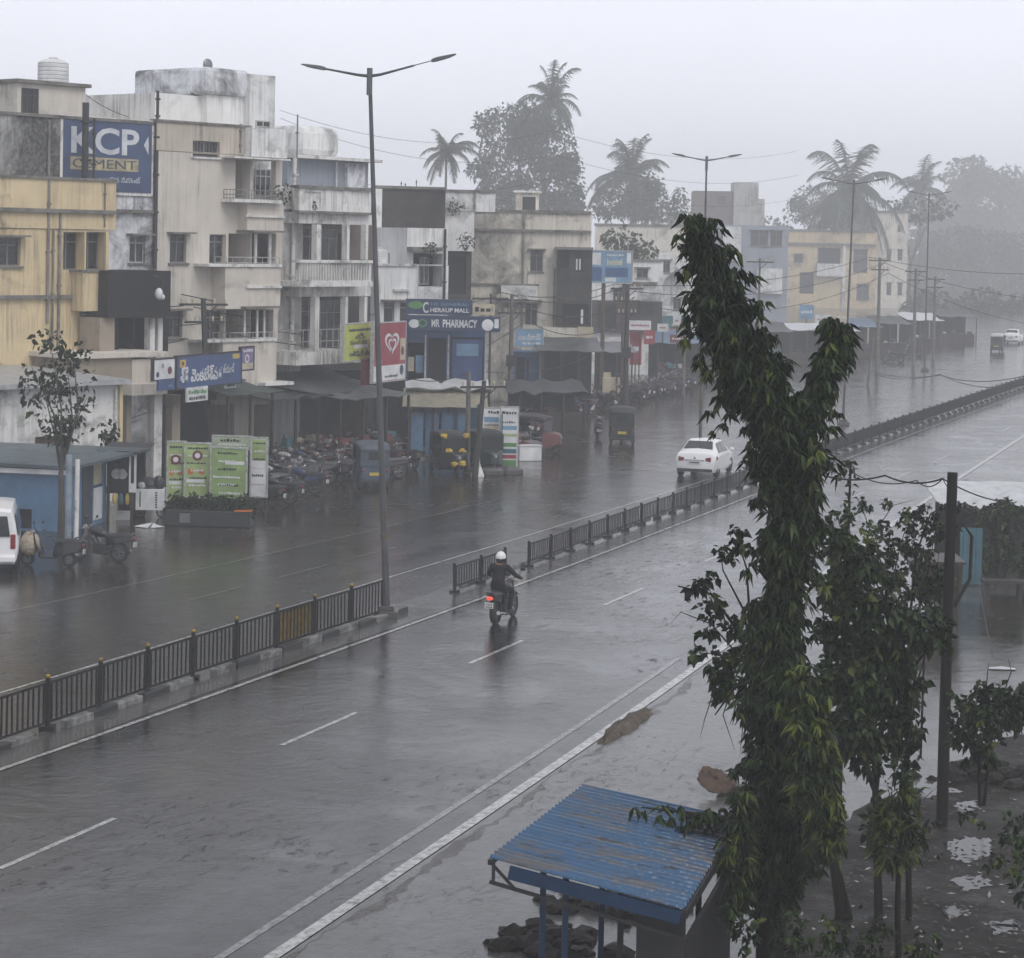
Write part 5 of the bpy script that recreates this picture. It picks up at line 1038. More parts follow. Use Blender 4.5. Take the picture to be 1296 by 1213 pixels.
# awnings and stalls under the buildings
M_TIN = P('grey_tin_sheet', (0.13,0.135,0.14), .4, .4, var=.4, vs=1.5); M_TARP = P('dark_tarpaulin', (0.028,0.030,0.033), .5, var=.4, bmp=.5, bs=5); M_TARPB = P('blue_tarpaulin', (0.05,0.10,0.17), .45, var=.4, bmp=.4, bs=5); M_TARPW = P('white_tarpaulin', (0.50,0.51,0.52), .5, var=.25, bmp=.4, bs=5); M_TARPT = P('tan_asbestos_roof', (0.25,0.23,0.17), .7, var=.4, bmp=.4); M_WOOD = P('dark_wet_wood', (0.03,0.022,0.016), .5, var=.5)
def stall(name, label, u0, u1, v, d, yaw, deep, zf, zb, roof, back=None, counter=None, ripple=0.0, posts=3, cat='market stall', goods=0, side=None, over=.3):
    """lean-to: posts, sloping sheet roof, dark back, optional counter"""
    fr = Fr((u0+u1)/2, d, yaw); x0, x1 = fr.loc(u0, v)[0], fr.loc(u1, v)[0]
    t = thing(name, label, cat, fr.o, fr.rz)
    mb = MB(); nx, ny = max(6, int((x1-x0)/.4)), 5; vs = []
    for j in range(ny+1):
        for i in range(nx+1):
            x = x0-over+(x1-x0+2*over)*i/nx; f = j/ny; z = zf+(zb-zf)*f+ripple*math.sin(i*2.1+j)*.5+rnd.uniform(-ripple,ripple)*.5-ripple*2*math.sin(math.pi*f)
            vs.append((x, -over+(deep+over)*f, z))
    m = nx+1; n0 = len(vs); fs = [(j*m+i, j*m+i+1, (j+1)*m+i+1, (j+1)*m+i) for j in range(ny) for i in range(nx)]
    vs += [(a, b_, c-.035) for a, b_, c in vs]; fs += [tuple(q+n0 for q in reversed(f)) for f in fs]
    ed = [j*m for j in range(ny+1)]
    fs += [(i, n0+i, n0+i+1, i+1) for i in range(nx)] + [(j*m, (j+1)*m, n0+(j+1)*m, n0+j*m) for j in range(ny)] + [(j*m+nx, n0+j*m+nx, n0+(j+1)*m+nx, (j+1)*m+nx) for j in range(ny)]
    mb.add(vs, fs); mb.build('roof_sheet', roof, t, smooth=30)
    for i in range(posts):
        x = x0+.05+(x1-x0-.1)*i/max(1,posts-1); mb = MB(); mb.bar((x,.05,0),(x,.05,zf-.06),.09,.09); mb.build('post', M_WOOD, t)
    mb = MB(); mb.box(x0, deep-.1, 0, x1, deep, zb-.1); mb.build('back_wall', back or M_INT, t)
    for sx in ((x0, x0+.05),(x1-.05, x1)) if side else (): mb = MB(); mb.box(sx[0], .2, 0, sx[1], deep-.105, zf-.1); mb.build('side_wall', side, t)
    if counter: mb = MB(); mb.box(x0+.15, .25, 0, x1-.15, .9, .95); mb.build('counter', counter, t, bevel=.02)
    for g in range(goods):
        x = rnd.uniform(x0+.3, x1-.3); y = rnd.uniform(.3, .85) if counter else rnd.uniform(.3, deep-.4); z = .95 if counter else 0; s = rnd.uniform(.12,.3)
        mb = MB(); 
        if g % 3: mb.box(x-s, y-.15, z, x+s, y+.15, z+s*1.2)
        else: mb.ell((x,y,z+s*.7), (s,s,s*.75), 9, 6)
        mb.build('goods', rnd.choice([W_CREAM, W_MAROON, M_TARPW, W_NAVY, W_TEAL, M_TARPT, M_WOOD, M_BLACKM]), t)
    return t, x0, x1
stall('awning', 'dark green awning sagging over the pillared shops under the cream building', 288, 346, 560, 87, 28, 3.2, 3.3, 4.0, P('dark_green_tarp', (0.03,0.05,0.045), .5), M_INT, None, .05, 3, 'awning')
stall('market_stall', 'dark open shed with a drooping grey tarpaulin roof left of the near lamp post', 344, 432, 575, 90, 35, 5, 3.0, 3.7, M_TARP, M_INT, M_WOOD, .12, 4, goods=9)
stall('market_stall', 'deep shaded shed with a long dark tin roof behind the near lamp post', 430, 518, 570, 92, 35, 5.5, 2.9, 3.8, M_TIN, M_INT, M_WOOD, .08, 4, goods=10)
t, x0, x1 = stall('market_stall', 'blue walled stall with a tan sheet roof behind the garlanded rickshaw', 517, 608, 566, 96, 88, 3, 2.25, 2.8, M_TARPT, P('stall_blue', (0.05,0.12,0.22), .5, var=.4), None, .03, 4, goods=4)
for i in range(4):
    mb = MB(); xa = x0+(x1-x0)*i/4.6; mb.box(xa+.05,.12,.1,xa+(x1-x0)/5,.16,1.95); mb.build('wall_panel', rnd.choice([MC['stall_blue'], P('stall_blue_pale', (0.08,0.17,0.28), .5)]), t)
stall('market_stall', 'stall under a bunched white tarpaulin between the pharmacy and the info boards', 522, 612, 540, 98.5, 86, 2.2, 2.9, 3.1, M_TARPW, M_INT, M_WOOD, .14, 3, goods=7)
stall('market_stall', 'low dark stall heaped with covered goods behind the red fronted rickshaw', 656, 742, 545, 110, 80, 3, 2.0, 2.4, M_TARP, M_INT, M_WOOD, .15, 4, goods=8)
stall('awning', 'long grey tin awning below the netted balcony of the stained cream block', 686, 756, 505, 124, 86, 3.5, 3.4, 4.0, M_TIN, M_INT, None, .05, 4, 'awning')
stall('market_stall', 'misty row stall with a pale front cloth below the blue hoarding', 760, 800, 505, 140, 84, 3, 2.6, 3.1, M_TIN, M_INT, W_CREAM, .06, 3, goods=5)
stall('market_stall', 'misty blue tarpaulin stall just left of the tall leafy tree', 832, 905, 482, 152, 84, 4, 2.7, 3.3, M_TARPB, M_INT, M_WOOD, .08, 4, goods=6)
stall('market_stall', 'farthest pale roofed roadside stalls under the misty yellow building', 1000, 1085, 452, 178, 84, 4, 2.8, 3.2, M_TARPW, M_INT, M_WOOD, .06, 5, goods=5)
for lab, u0, u1, v, d, m in (('misty grey roofed stall directly right of the tall leafy tree', 905, 958, 468, 165, M_TIN), ('misty dark stall under the far shop boards', 958, 1000, 458, 176, M_TARP), ('misty blue roofed stall at the far electric pole', 1086, 1112, 450, 190, M_TARPB), ('misty low stall below the cream stair tower', 1114, 1150, 446, 200, M_TARP), ('faint pale roofed stall at the foot of the tree wall', 1152, 1190, 440, 212, M_TARPW), ('faintest dark stall before the tree wall', 1192, 1236, 434, 225, M_TARP)):
    stall('market_stall', lab, u0, u1, v, d, 84, 4, 2.7, 3.3, m, M_INT, M_WOOD, .08, 4, goods=3)
FARS = [(770,427,792,440,W_WHITE,'white board low under the blue hoarding'),(796,406,824,418,W_WHITE,'whitish strip board under the grey green shop front'),(797,420,812,462,W_RED,'tall narrow red and white shop board in the mist'),(815,418,829,436,W_RED,'short rounded red board beside the tall narrow one'),(832,410,846,420,W_WHITE,'pale board right of the short red board'),(848,424,868,434,W_MAROON,'dull red strip board just left of the tall leafy tree'),(700,410,0,0,None,''),(852,400,862,412,W_WHITE,'small white square board high beside the leafy tree'),(1032,399,1052,410,W_WHITE,'pale round ended shop board in the far mist'),(1056,396,1075,408,W_CREAM,'cream shop board in the far mist near the far pole'),(1012,386,1030,404,W_LBLUE,'faded bluish board on the far misty shops')]
for u0, v0, u1, v1, m, lab in FARS:
    if m is None: continue
    dd = 146 if u0 < 900 else 184
    t, a, b, h = sign('shop_sign', lab, u0, v0, u1, v1, dd+(u0 % 7)*.6, 90, m, .1, None); lines(t, W_RED if m is W_WHITE else W_WHITE, a+.15, b-.15, h*.4, h*.2, 3, int(u0))
    mb = MB(); mb.bar(((a+b)/2,.12,-t.location.z),((a+b)/2,.12,h*.8),.08,.08); mb.build('post', M_IRON, t)
# info boards on the pavement
t, a, b, h = sign('notice_board', 'left white notice board with faint pictures on the muddy pavement edge', 611, 517, 633, 563, 91.5, 90, W_WHITE, .06, M_RAIL, cat='notice board'); w = b-a
for i, m in enumerate((W_LBLUE, W_CREAM, W_WHITE)): patch(t, 'picture', m, a+w*.08, h*(.62-.2*i), b-w*.08, h*(.76-.2*i))
lines(t, M_IRON, a+w*.3, b-w*.02, h*.86, h*.07, 3, 21); lines(t, W_NAVY, a+w*.1, b-w*.1, h*.52, h*.04, 3, 22)
mb = MB(); 
for x in (a+.1, b-.1): mb.bar((x,.1,-t.location.z),(x,.1,h),.06,.06)
mb.build('post', W_TEAL, t)
t, a, b, h = sign('notice_board', 'right taller white notice board with green and red stripes on the pavement edge', 633.5, 516, 655, 599, 91, 90, W_WHITE, .06, M_RAIL, cat='notice board'); w = b-a
for z0, z1, m in ((.40,.46,W_GREEN),(.30,.37,W_TEAL),(.22,.28,W_RED),(.06,.2,W_GREEN),(.66,.72,W_LBLUE),(.56,.6,W_LGREEN)): patch(t, 'stripe', m, a+w*.08, h*z0, b-w*.06, h*z1)
lines(t, M_IRON, a+w*.05, b-w*.1, h*.9, h*.04, 3, 23); lines(t, W_NAVY, a+w*.05, b-w*.1, h*.76, h*.03, 3, 24); mb = MB(); mb.bar((a+.05,-.03,-t.location.z),(a+.05,-.03,h*.9),.07,.05); mb.build('post', W_TEAL, t)
p = G(604, 603); t = thing('marker_post', 'green painted post with a flared white concrete foot left of the notice boards', 'post', p); mb = MB(); mb.tube([(0,0,.5),(0,0,2.9)], .055, 8); mb.build('pole', W_TEAL, t); mb = MB(); mb.lathe([(.28,0),(.24,.15),(.11,.5),(.08,.85)], n=12); mb.build('base', PL_GW, t, smooth=40)
p = G(634, 601); t = thing('rubble_mound', 'pale heap of broken concrete at the feet of the notice boards', 'rubble', p); 
for i in range(7): mb = MB(); q = (rnd.uniform(-1.4,1.0), rnd.uniform(-.3,.5), .1); mb.ell(q, (rnd.uniform(.25,.6), .35, rnd.uniform(.12,.28)), 7, 5); mb.build('lump', MC['wet_concrete'], t)
p = G(669, 583); t = thing('crate', 'white lidded crate standing on the ground beside the red fronted rickshaw', 'crate', p, R(15)); mb = MB(); mb.box(-.5,-.3,0,.5,.3,.62); mb.build('box', W_WHITE, t, bevel=.03); mb = MB(); mb.box(-.52,-.32,.62,.52,.32,.68); mb.build('lid', M_TARPW, t, bevel=.01)
# white shed, blue kiosk and the stalls at the left edge
B = Bld('shed', 'low whitewashed shed with a tin roof behind the blue kiosk', 'shed', Fr(100, 77, 41))
B.wall((-60,490,150,640), PL_GW, 6, 0, [(44,552,90,620,.3)], zb=0); B.box((44,552,90,610), M_RUST, 'door', .15, .05)
x0, z0, x1, z1 = B.rect((-62,484,156,490)); mb = MB(); mb.add([(x0,-.5,z0),(x1,-.5,z0),(x1,6.2,z1+.12),(x0,6.2,z1+.12),(x0,-.5,z1),(x1,-.5,z1),(x1,6.2,z1+.2),(x0,6.2,z1+.2)], [(0,3,2,1),(4,5,6,7),(0,1,5,4),(1,2,6,5),(2,3,7,6),(3,0,4,7)]); mb.build('roof_sheet', P('pale_tin_roof', (.40,.41,.42), .4, .2, var=.4), B.t)
B.pipe(146, 492, 620, r=.05, mat=PL_GW); B.box((151,488,155,640), PL_Y, 'corner_post', -.1, .2, zb=0)
B = Bld('building_terrace', 'flat concrete terrace with a pale edge between the yellow flats and the white shed', 'terrace', Fr(20, 83, 41)); B.wall((-60,452,72,480), PL_GW, 3, 0, [], zb=0); B.box((-60,449,74,452.5), M_RAIL, 'coping', -.3, 1.0); B.box((6,444,9,475), M_RAIL, 'post', -.4, .12)
M_KB = P('kiosk_blue', (0.10,0.20,0.33), .4, var=.35, vs=1.2, bmp=.1)
B = Bld('kiosk', 'blue painted kiosk with a flat overhanging roof at the left edge', 'kiosk', Fr(40, 70, 101))
B.wall((-70,592,90,640), M_KB, 3.0, 0, [(2,644,40,676,.3)], zb=0); x1 = B.X(90,640); x0 = B.X(-70,640); zr = B.Z(40,590)
mb = MB(); mb.box(x1+.004,.9,.05,x1+.03,1.7,2.05); d = mb.build('door', P('kiosk_door', (0.035,0.05,0.07), .4), B.t); mb = MB(); mb.box(x1+.03,1.55,1.0,x1+.06,1.6,1.12); mb.build('handle', M_STEEL, d)
mb = MB(); mb.box(x1+.003,1.85,1.3,x1+.02,2.5,2.0); mb.build('poster', W_CREAM, B.t); mb = MB(); mb.box(x1+.003,1.85,.15,x1+.02,2.6,1.2); mb.build('poster', W_WHITE, B.t); mb = MB(); mb.box(x1+.003,1.85,1.203,x1+.021,2.6,1.297); mb.build('poster', W_BLUE, B.t)
mb = MB(); mb.add([(x0-.3,-.35,zr),(x1+.2,-.35,zr-.03),(x1+1.3,3.6,zr+.25),(x0-.3,3.6,zr+.25)]+[(x0-.3,-.35,zr+.1),(x1+.2,-.35,zr+.07),(x1+1.3,3.6,zr+.35),(x0-.3,3.6,zr+.35)], [(0,3,2,1),(4,5,6,7),(0,1,5,4),(1,2,6,5),(2,3,7,6),(3,0,4,7)]); mb.build('roof', P('kiosk_roof', (.07,.10,.12), .35, var=.5, vs=1), B.t)
mb = MB(); mb.box(x0,-.25,zr-.22,x1-.1,-.004,zr-.06); mb.build('fascia', W_WHITE, B.t); mb = MB(); mb.tube([(x1-.05,-.12,0),(x1-.05,-.12,1.3)], .05, 8); mb.build('pipe', PL_GW, B.t)
t, x0, x1 = stall('market_stall', 'black draped stall with round white emblems attached to the kiosk', 134, 168, 655, 72.5, 96, 1.5, 2.35, 2.5, M_TARP, M_INT, None, .03, 2, goods=3)
mb = MB(); mb.box(x0,.3,.9,x1,.35,2.2); o = mb.build('black_drape', M_BLACKM, t)
for x in (x0+.25, x1-.45): disc(t, 'emblem', W_WHITE, x, 1.55, .17, y=.28)
for i in range(3): mb = MB(); mb.ell((x0+.25+i*.22,.1,.75), (.08,.08,.2), 9, 6); mb.build('hanging_goods', (W_YEL, W_TEAL, W_YEL)[i], t)
mb = MB(); mb.box(x1-.12,-.1,1.0,x1+.12,-.06,2.3); o = mb.build('white_banner', W_WHITE, t); mb = MB(); mb.box(x1-.05,-.108,1.3,x1+.05,-.1005,2.2); mb.build('lettering', W_BLACK, o)
p = G(191, 655); t = thing('handcart', 'white panelled vending cart with dark bundles on top left of the green banners', 'cart', p, R(3))
mb = MB(); mb.box(-.48,-.35,.28,.48,.35,.98); mb.build('box', W_WHITE, t, bevel=.01); mb = MB()
for i in range(7): mb.box(.17,-.358,.36+i*.08,.24,-.3505,.41+i*.08)
mb.box(-.35,-.358,.4,-.31,-.3505,.9); mb.build('lettering', W_BLACK, t)
for x in (-.35,.35): wheel(t, 'wheel', (x,0,.18), .18, .06, .8)
mb = MB(); mb.ell((-.1,0,1.12), (.4,.3,.25), 9, 6); mb.build('bundle', M_TARP, t); mb = MB(); mb.ell((.25,-.1,1.15), (.2,.2,.28), 8, 6); mb.build('bundle', M_BLACKM, t); mb = MB(); mb.ell((-.28,-.2,1.1), (.16,.1,.12), 8, 6); mb.build('bundle', M_TARPW, t)
GB = [('tall pale green banner with red emblem at the left end of the banner row', 212.5, 560, 234, 633, 73.6, 84, W_LGREEN),
      ('pale green banner with round badge second from the left above the hedge', 234.5, 562, 265, 629, 73.4, 88, W_LGREEN),
      ('bright green banner with dark headings in the middle above the hedge', 267.5, 568, 311, 640, 73.0, 98, P('banner_green', (0.24,0.34,0.13), .4, var=.35, vs=1.5)),
      ('wide low banner with a pale lettered strip standing above and behind the middle green one', 270, 553, 316, 568, 75.5, 96, P('banner_mint', (0.36,0.43,0.30), .4, var=.3)),
      ('half green half white banner at the right end of the banner row', 318, 555, 337, 628, 75.0, 100, W_WHITE)]
for i, (lab, u0, v0, u1, v1, d, yaw, m) in enumerate(GB):
    t, a, b, h = sign('banner', lab, u0, v0, u1, v1, d, yaw, m, .04, M_RAIL, 'banners above the hedge planter', cat='banner'); w = b-a
    r = random.Random(i+3)
    for k in range(2 if i == 3 else 6):
        z = h*(.9-.14*k) if i != 3 else h*(.6-.35*k); lines(t, W_BLACK if k in (0,2,4) else W_WHITE, a+w*r.uniform(.05,.25), b-w*r.uniform(.05,.3), z, h*(.035 if i != 3 else .2), 3, i*10+k)
    if i < 2: disc(t, 'badge', W_MAROON, a+w*(.5 if i else .45), h*(.78 if i else .7), .17, y=-.016); disc(t, 'badge', W_WHITE, a+w*(.5 if i else .45), h*(.78 if i else .7), .09, y=-.022); patch(t, 'picture', W_ORANGE, a+w*.1, h*.42, a+w*.32, h*.52); patch(t, 'picture', W_ORANGE, a+w*.55, h*.43, a+w*.8, h*.5); patch(t, 'white_strip', W_WHITE, a+w*.05, h*.27, b-w*.2, h*.33)
    if i == 2: patch(t, 'white_strip', W_WHITE, a+w*.4, h*.72, b-w*.05, h*.78); patch(t, 'white_strip', W_WHITE, a+w*.2, h*.34, b-w*.3, h*.38)
    if i == 4: patch(t, 'green_panel', W_LGREEN, a+.02, h*.62, b-.02, h*.98)
    mb = MB(); mb.bar((a+.05,.1,-t.location.z),(a+.05,.1,h),.05,.05); mb.bar((b-.05,.1,-t.location.z),(b-.05,.1,h),.05,.05); mb.build('post', M_IRON, t)
fr = Fr(266, 72.2, 95); x0, x1 = fr.loc(213, 650)[0], fr.loc(320, 650)[0]
PLT = thing('planter', 'long black planter box with a clipped dark hedge below the green banners', 'planter', fr.o, fr.rz)
mb = MB(); mb.box(x0,-.5,0,x1,.35,.52); mb.build('planter_box', M_TARP, PLT, bevel=.03); mb = MB(); mb.box(x0+.5,-.53,.12,x0+.85,-.503,.42); mb.build('label_plate', M_STEEL, PLT); mb = MB(); mb.bar((x1-.5,-.55,.55),(x1+.1,-.55,.58),.06,.06); mb.build('rail', W_ORANGE, PLT)
p = G(189, 668); t = thing('paper_sheet', 'crumpled white sheet lying on the wet ground below the vending cart', 'sheet', p, R(8)); mb = MB(); mb.add([(-.5,.1,.03),(-.05,-.2,.02),(.1,.05,.16),(-.25,.4,.05),(.05,-.21,.02),(.5,.0,.03),(.25,.3,.05),(.12,.06,.15)], [(0,1,2,3),(4,5,6,7)]); mb.build('sheet', W_WHITE, t)
# ---------------------------------------------------------------- utility poles and wires
M_POLE = P('concrete_pole', (0.13,0.125,0.115), .7, var=.4, bmp=.3); M_WIRE = P('black_cable', (0.012,0.012,0.012), .6)
TOPS = {}
def upole(key, label, u, vb, vt, r=.13, arms=2, mat=None, yaw=65, ivy=False, lean=0.0, meter=False):
    b = G(u, vb); H = D(u, vt, b.y).z; t = thing('utility_pole', label, 'utility pole', b, 0, 'roadside utility poles'); mat = mat or M_POLE
    mb = MB(); mb.tube([(0,0,0),(lean*.5,0,H*.5),(lean,0,H)], [r,r*.85,r*.68], 8); mb.build('pole', mat, t, smooth=50)
    a = Vector((math.sin(R(yaw)), math.cos(R(yaw)), 0)); TOPS[key] = (b+Vector((lean,0,H)), a)
    for k in range(arms):
        z = H-.25-k*.7; w = 1.0-.2*k; c = Vector((lean*z/H,0,z)); mb = MB(); mb.bar(c-a*w, c+a*w, .09, .09); mb.bar(c+a*w*.6, c-Vector((0,0,.5)), .04, .04); cr = mb.build('crossarm', M_IRON, t)
        for s_ in (-.9,-.45,.45,.9): mb = MB(); mb.lathe([(.03,0),(.05,.06),(.035,.1),(.055,.14),(.03,.2)], c=c+a*w*s_+Vector((0,0,.045)), n=8); mb.build('insulator', W_CREAM, cr, smooth=40)
    if meter: mb = MB(); mb.box(-.25,-.28,H*.42,.25,-.1,H*.42+.6); mb.build('switch_box', M_IRON, t)
    return t
upole('a', 'dark weed grown electric pole in front of the long blue shop board', 265, 598, 378, .15, 2, P('blackened_pole', (0.03,0.03,0.028), .7), lean=-.35, meter=True)
upole('b', 'concrete electric pole standing right of the pharmacy board', 645, 528, 374, .15, 2, meter=True)
upole('c', 'tall dark electric pole tangled with cables right of the blue hoarding', 791, 520, 360, .17, 3, P('blackened_pole', (0.03,0.03,0.028), .7), meter=True)
upole('d', 'pale electric pole beside the garlanded rickshaw before the tan roofed stall', 591, 600, 470, .12, 0)
upole('e', 'dark leaning pole carrying a bundle of cable next to the pale pole', 601, 604, 482, .13, 1, P('blackened_pole', (0.03,0.03,0.028), .7), lean=.3)
upole('f', 'slim pole rising before the roof of the pharmacy block', 618, 540, 372, .07, 1, M_IRON)
upole('g', 'far misty electric pole between the yellow building and its tower', 1110, 470, 326, .16, 2)
upole('h', 'thin misty pole beside the leafy tree top', 958, 492, 327, .10, 1)
upole('i', 'faint pole at the left end of the dim tree wall', 1156, 462, 340, .15, 2)
upole('j', 'faintest pole in front of the dim tree wall', 1181, 455, 350, .15, 2)
upole('k', 'short misty pole amid the red shop boards', 865, 502, 410, .10, 1)
upole('l', 'leaning misty pole at the kerb beyond the third lamp', 1098, 488, 420, .10, 0, lean=.4)
def wire(label, pts, sag=.5, r=.018, n=16, nb=1, spread=.25, group='overhead wires'):
    t = None; mb = MB()
    path = []
    for a, b in zip(pts, pts[1:]):
        for i in range(n+1):
            f = i/n; path.append(Vector(a).lerp(Vector(b), f)-Vector((0,0,sag*4*f*(1-f))))
    q = [path[0]]+[p for p, o in zip(path[1:], path) if (p-o).length > 1e-3]
    o = MB().tube(q, r, 5).build('overhead_wire', M_WIRE); tag(o, label, 'wire', group); return o
T = lambda k, off=0, dz=0: TOPS[k][0]+TOPS[k][1]*off+Vector((0,0,dz))
WL = D(-60, 330, 84); 
for i, (v, dz, dv) in enumerate(((352,-.3,'uppermost'),(372,-.9,'second highest'),(398,-1.6,'middle'),(418,-2.2,'second lowest'),(528,-3.4,'lowest'))):
    wire(f'{dv} black wire running in from the left edge to the dark weed grown pole', [D(-60, v-20, 82), T('a', (-.8,.8,-.6,.6,0)[i], dz)], .6+.2*i, .022)
for i, (o_, dz, nm) in enumerate(((-.9,-.05,'first'),(-.4,-.05,'second'),(.4,-.05,'third'),(.9,-.05,'fourth'),(-.7,-.75,'fifth'),(.7,-.75,'sixth'))):
    wire(f'{nm} wire from the top between the weed grown pole and the pharmacy pole', [T('a', o_, dz+.2-.5*i), T('b', o_, dz-.15*i)], .9+.15*i, .022)
for i, (o_, dz, nm) in enumerate(((-.9,0,'first'),(-.3,-.1,'second'),(.5,-.7,'third'),(.8,-1.5,'fourth'))):
    wire(f'{nm} wire from the top between the pharmacy pole and the cable tangled pole', [T('b', o_, dz+.2), T('c', o_, dz)], .5+.2*i, .023)
for i, (o_, dz, nm) in enumerate(((-.9,0,'upper'),(.4,-.4,'middle'),(.8,-1.2,'lower'))):
    wire(f'{nm} misty wire from the cable tangled pole to the yellow building pole', [T('c', o_, dz), T('g', o_, dz)], .8+.3*i, .022)
    wire(f'{nm} misty wire from the yellow building pole past the right edge', [T('g', o_, dz), D(1420, 340+i*38, 170)], .8+.3*i, .022)
for i, (va, vb_, nm) in enumerate(((140,165,'highest'),(150,196,'second highest'),(205,225,'third highest'))):
    wire(f'{nm} thin wire crossing the white sky above the rooftops', [D(355, va, 110), D(700, vb_, 140), D(1010, vb_+26, 190)], 1.2, .011)
wire('thin wire slung from the beige roof room to the cream building', [D(106,118,91), D(196,152,92)], .3, .015)
wire('low wire slung from the red heart board across the pavement', [D(513,478,94), D(620,455,104)], .5, .02); wire('low wire from the pharmacy post to the blue shop post', [D(612,470,104), D(742,452,122)], .4, .02)
wire('upper wire drooping over the road by the misty kerb at the right', [D(1085,462,150), D(1190,475,110), D(1330,466,80)], .4, .018); wire('lower wire drooping over the road by the misty kerb at the right', [D(1085,464,150), D(1190,474,110), D(1330,478,80)], .5, .018)
# ---------------------------------------------------------------- trees
def leafmat(name, c, rough=0.42, tr=0.0, spec=0.16):
    if name in MC: return MC[name]
    m, n, b = newmat(name); v = pos(n)
    col = mix(n, ramp(n, noise(n, v, 1.7, 3), 0.35, 0.65), tuple(x*0.62 for x in c), tuple(x*1.35 for x in c))
    n.links.new(col, b.inputs['Base Color']); b.inputs['Roughness'].default_value = rough; b.inputs['Specular IOR Level'].default_value = spec
    MC[name] = m; return m
LF_D = leafmat('dark_leaf', (0.010,0.019,0.006)); LF_M = leafmat('mid_leaf', (0.024,0.043,0.011)); LF_Y = leafmat('young_leaf', (0.060,0.076,0.014)); LF_T = leafmat('tree_leaf', (0.035,0.050,0.028), .5); LF_T2 = leafmat('tree_leaf_pale', (0.05,0.065,0.035), .5); LF_P = leafmat('palm_leaf', (0.040,0.052,0.030), .45)
M_BARK = P('wet_bark', (0.010,0.008,0.006), .6, spec=.2, bmp=.6, bs=14, var=.4); M_BARKG = P('grey_bark', (0.07,0.063,0.055), .7, bmp=.5, bs=9, var=.4)
RT = random.Random(11)
def rv(s=1.0): return Vector((RT.gauss(0,1), RT.gauss(0,1), RT.gauss(0,1))).normalized()*s
def leaf(mb, p, d, L, w, n=None, droop=0.25):
    """one folded blade from p along d"""
    d = d.normalized(); s = d.cross(n or rv()); s = s.normalized() if s.length > 1e-3 else d.orthogonal().normalized(); up = s.cross(d)
    m = p+d*L*.42+up*L*.06; t = p+d*L-Vector((0,0,droop*L))
    mb.add([p, m+s*w-up*w*.45, t, m-s*w-up*w*.45, m], [(0,1,4),(1,2,4),(0,4,3),(4,2,3)])
def cards(mb, c, r, n, size, shell=0.55, droop=0.0):
    for _ in range(n):
        q = rv(); k = (RT.uniform(shell**3, 1))**(1/3); p = Vector(c)+Vector((q.x*r[0]*k, q.y*r[1]*k, q.z*r[2]*k))
        d = (rv()+q*.6+Vector((0,0,-droop))).normalized(); s = RT.uniform(.6,1.25)*size; mb.cur = RT.choice((0,0,0,1)); leaf(mb, p, d, s, s*.34)
def crown_px(mb, clumps, d, size, dens=1.0, droop=0.0, depth=1.0, shell=.45):
    cs = []
    for cl in clumps:
        u, v, ru, rv_ = cl[:4]; dd = d+(cl[4] if len(cl) > 4 else 0); c = D(u, v, dd); k = dd/F_PX; r = (ru*k, max(ru, rv_)*k*.8*depth, rv_*k)
        area = r[0]*r[2]*math.pi; n = int(dens*area/(size*size*.25)*1.5)
        for _ in range(3):    # break the outline with smaller lobes
            q = rv(); c2 = c+Vector((q.x*r[0]*.75,q.y*r[1]*.75,q.z*r[2]*.75)); cards(mb, c2, tuple(x*.48 for x in r), n//6, size, .2, droop)
        cards(mb, c, r, n//2, size, shell, droop); cs.append((c, r))
    return cs
def broadleaf(name, label, u, d, clumps, size, dens=1.0, r=.25, mats=None, bark=None, group=None, droop=0.15, zb=0.0, fork=.45, cat='tree', forks=True):
    b = D(u, 305, d); b.z = zb; t = thing(name, label, cat, b, 0, group); mb = MB()
    cs = crown_px(mb, clumps, d, size, dens, droop)
    mb.v = [tuple(Vector(p)-b) for p in mb.v]; mb.build('crown', mats or [LF_T, LF_T2], t)
    top = sum((c for c, _ in cs), Vector())/len(cs)-b; k = MB(); h = top.z*fork; f = Vector((top.x*.3, top.y*.3, h))
    k.tube([Vector((0,0,-.05)), f*.5+Vector((RT.uniform(-.1,.1)*r*4,0,0)), f], [r*1.25, r, r*.8], 8)
    if forks:
        for c, q in cs:
            e = c-b; m = f.lerp(e, .5)+rv(.1*(e-f).length); k.tube([f-Vector((0,0,.1)), m, e+Vector((0,0,q[2]*.5))], [r*.5, r*.3, r*.08], 6)
    k.build('trunk', bark or M_BARKG, t, smooth=50); return t
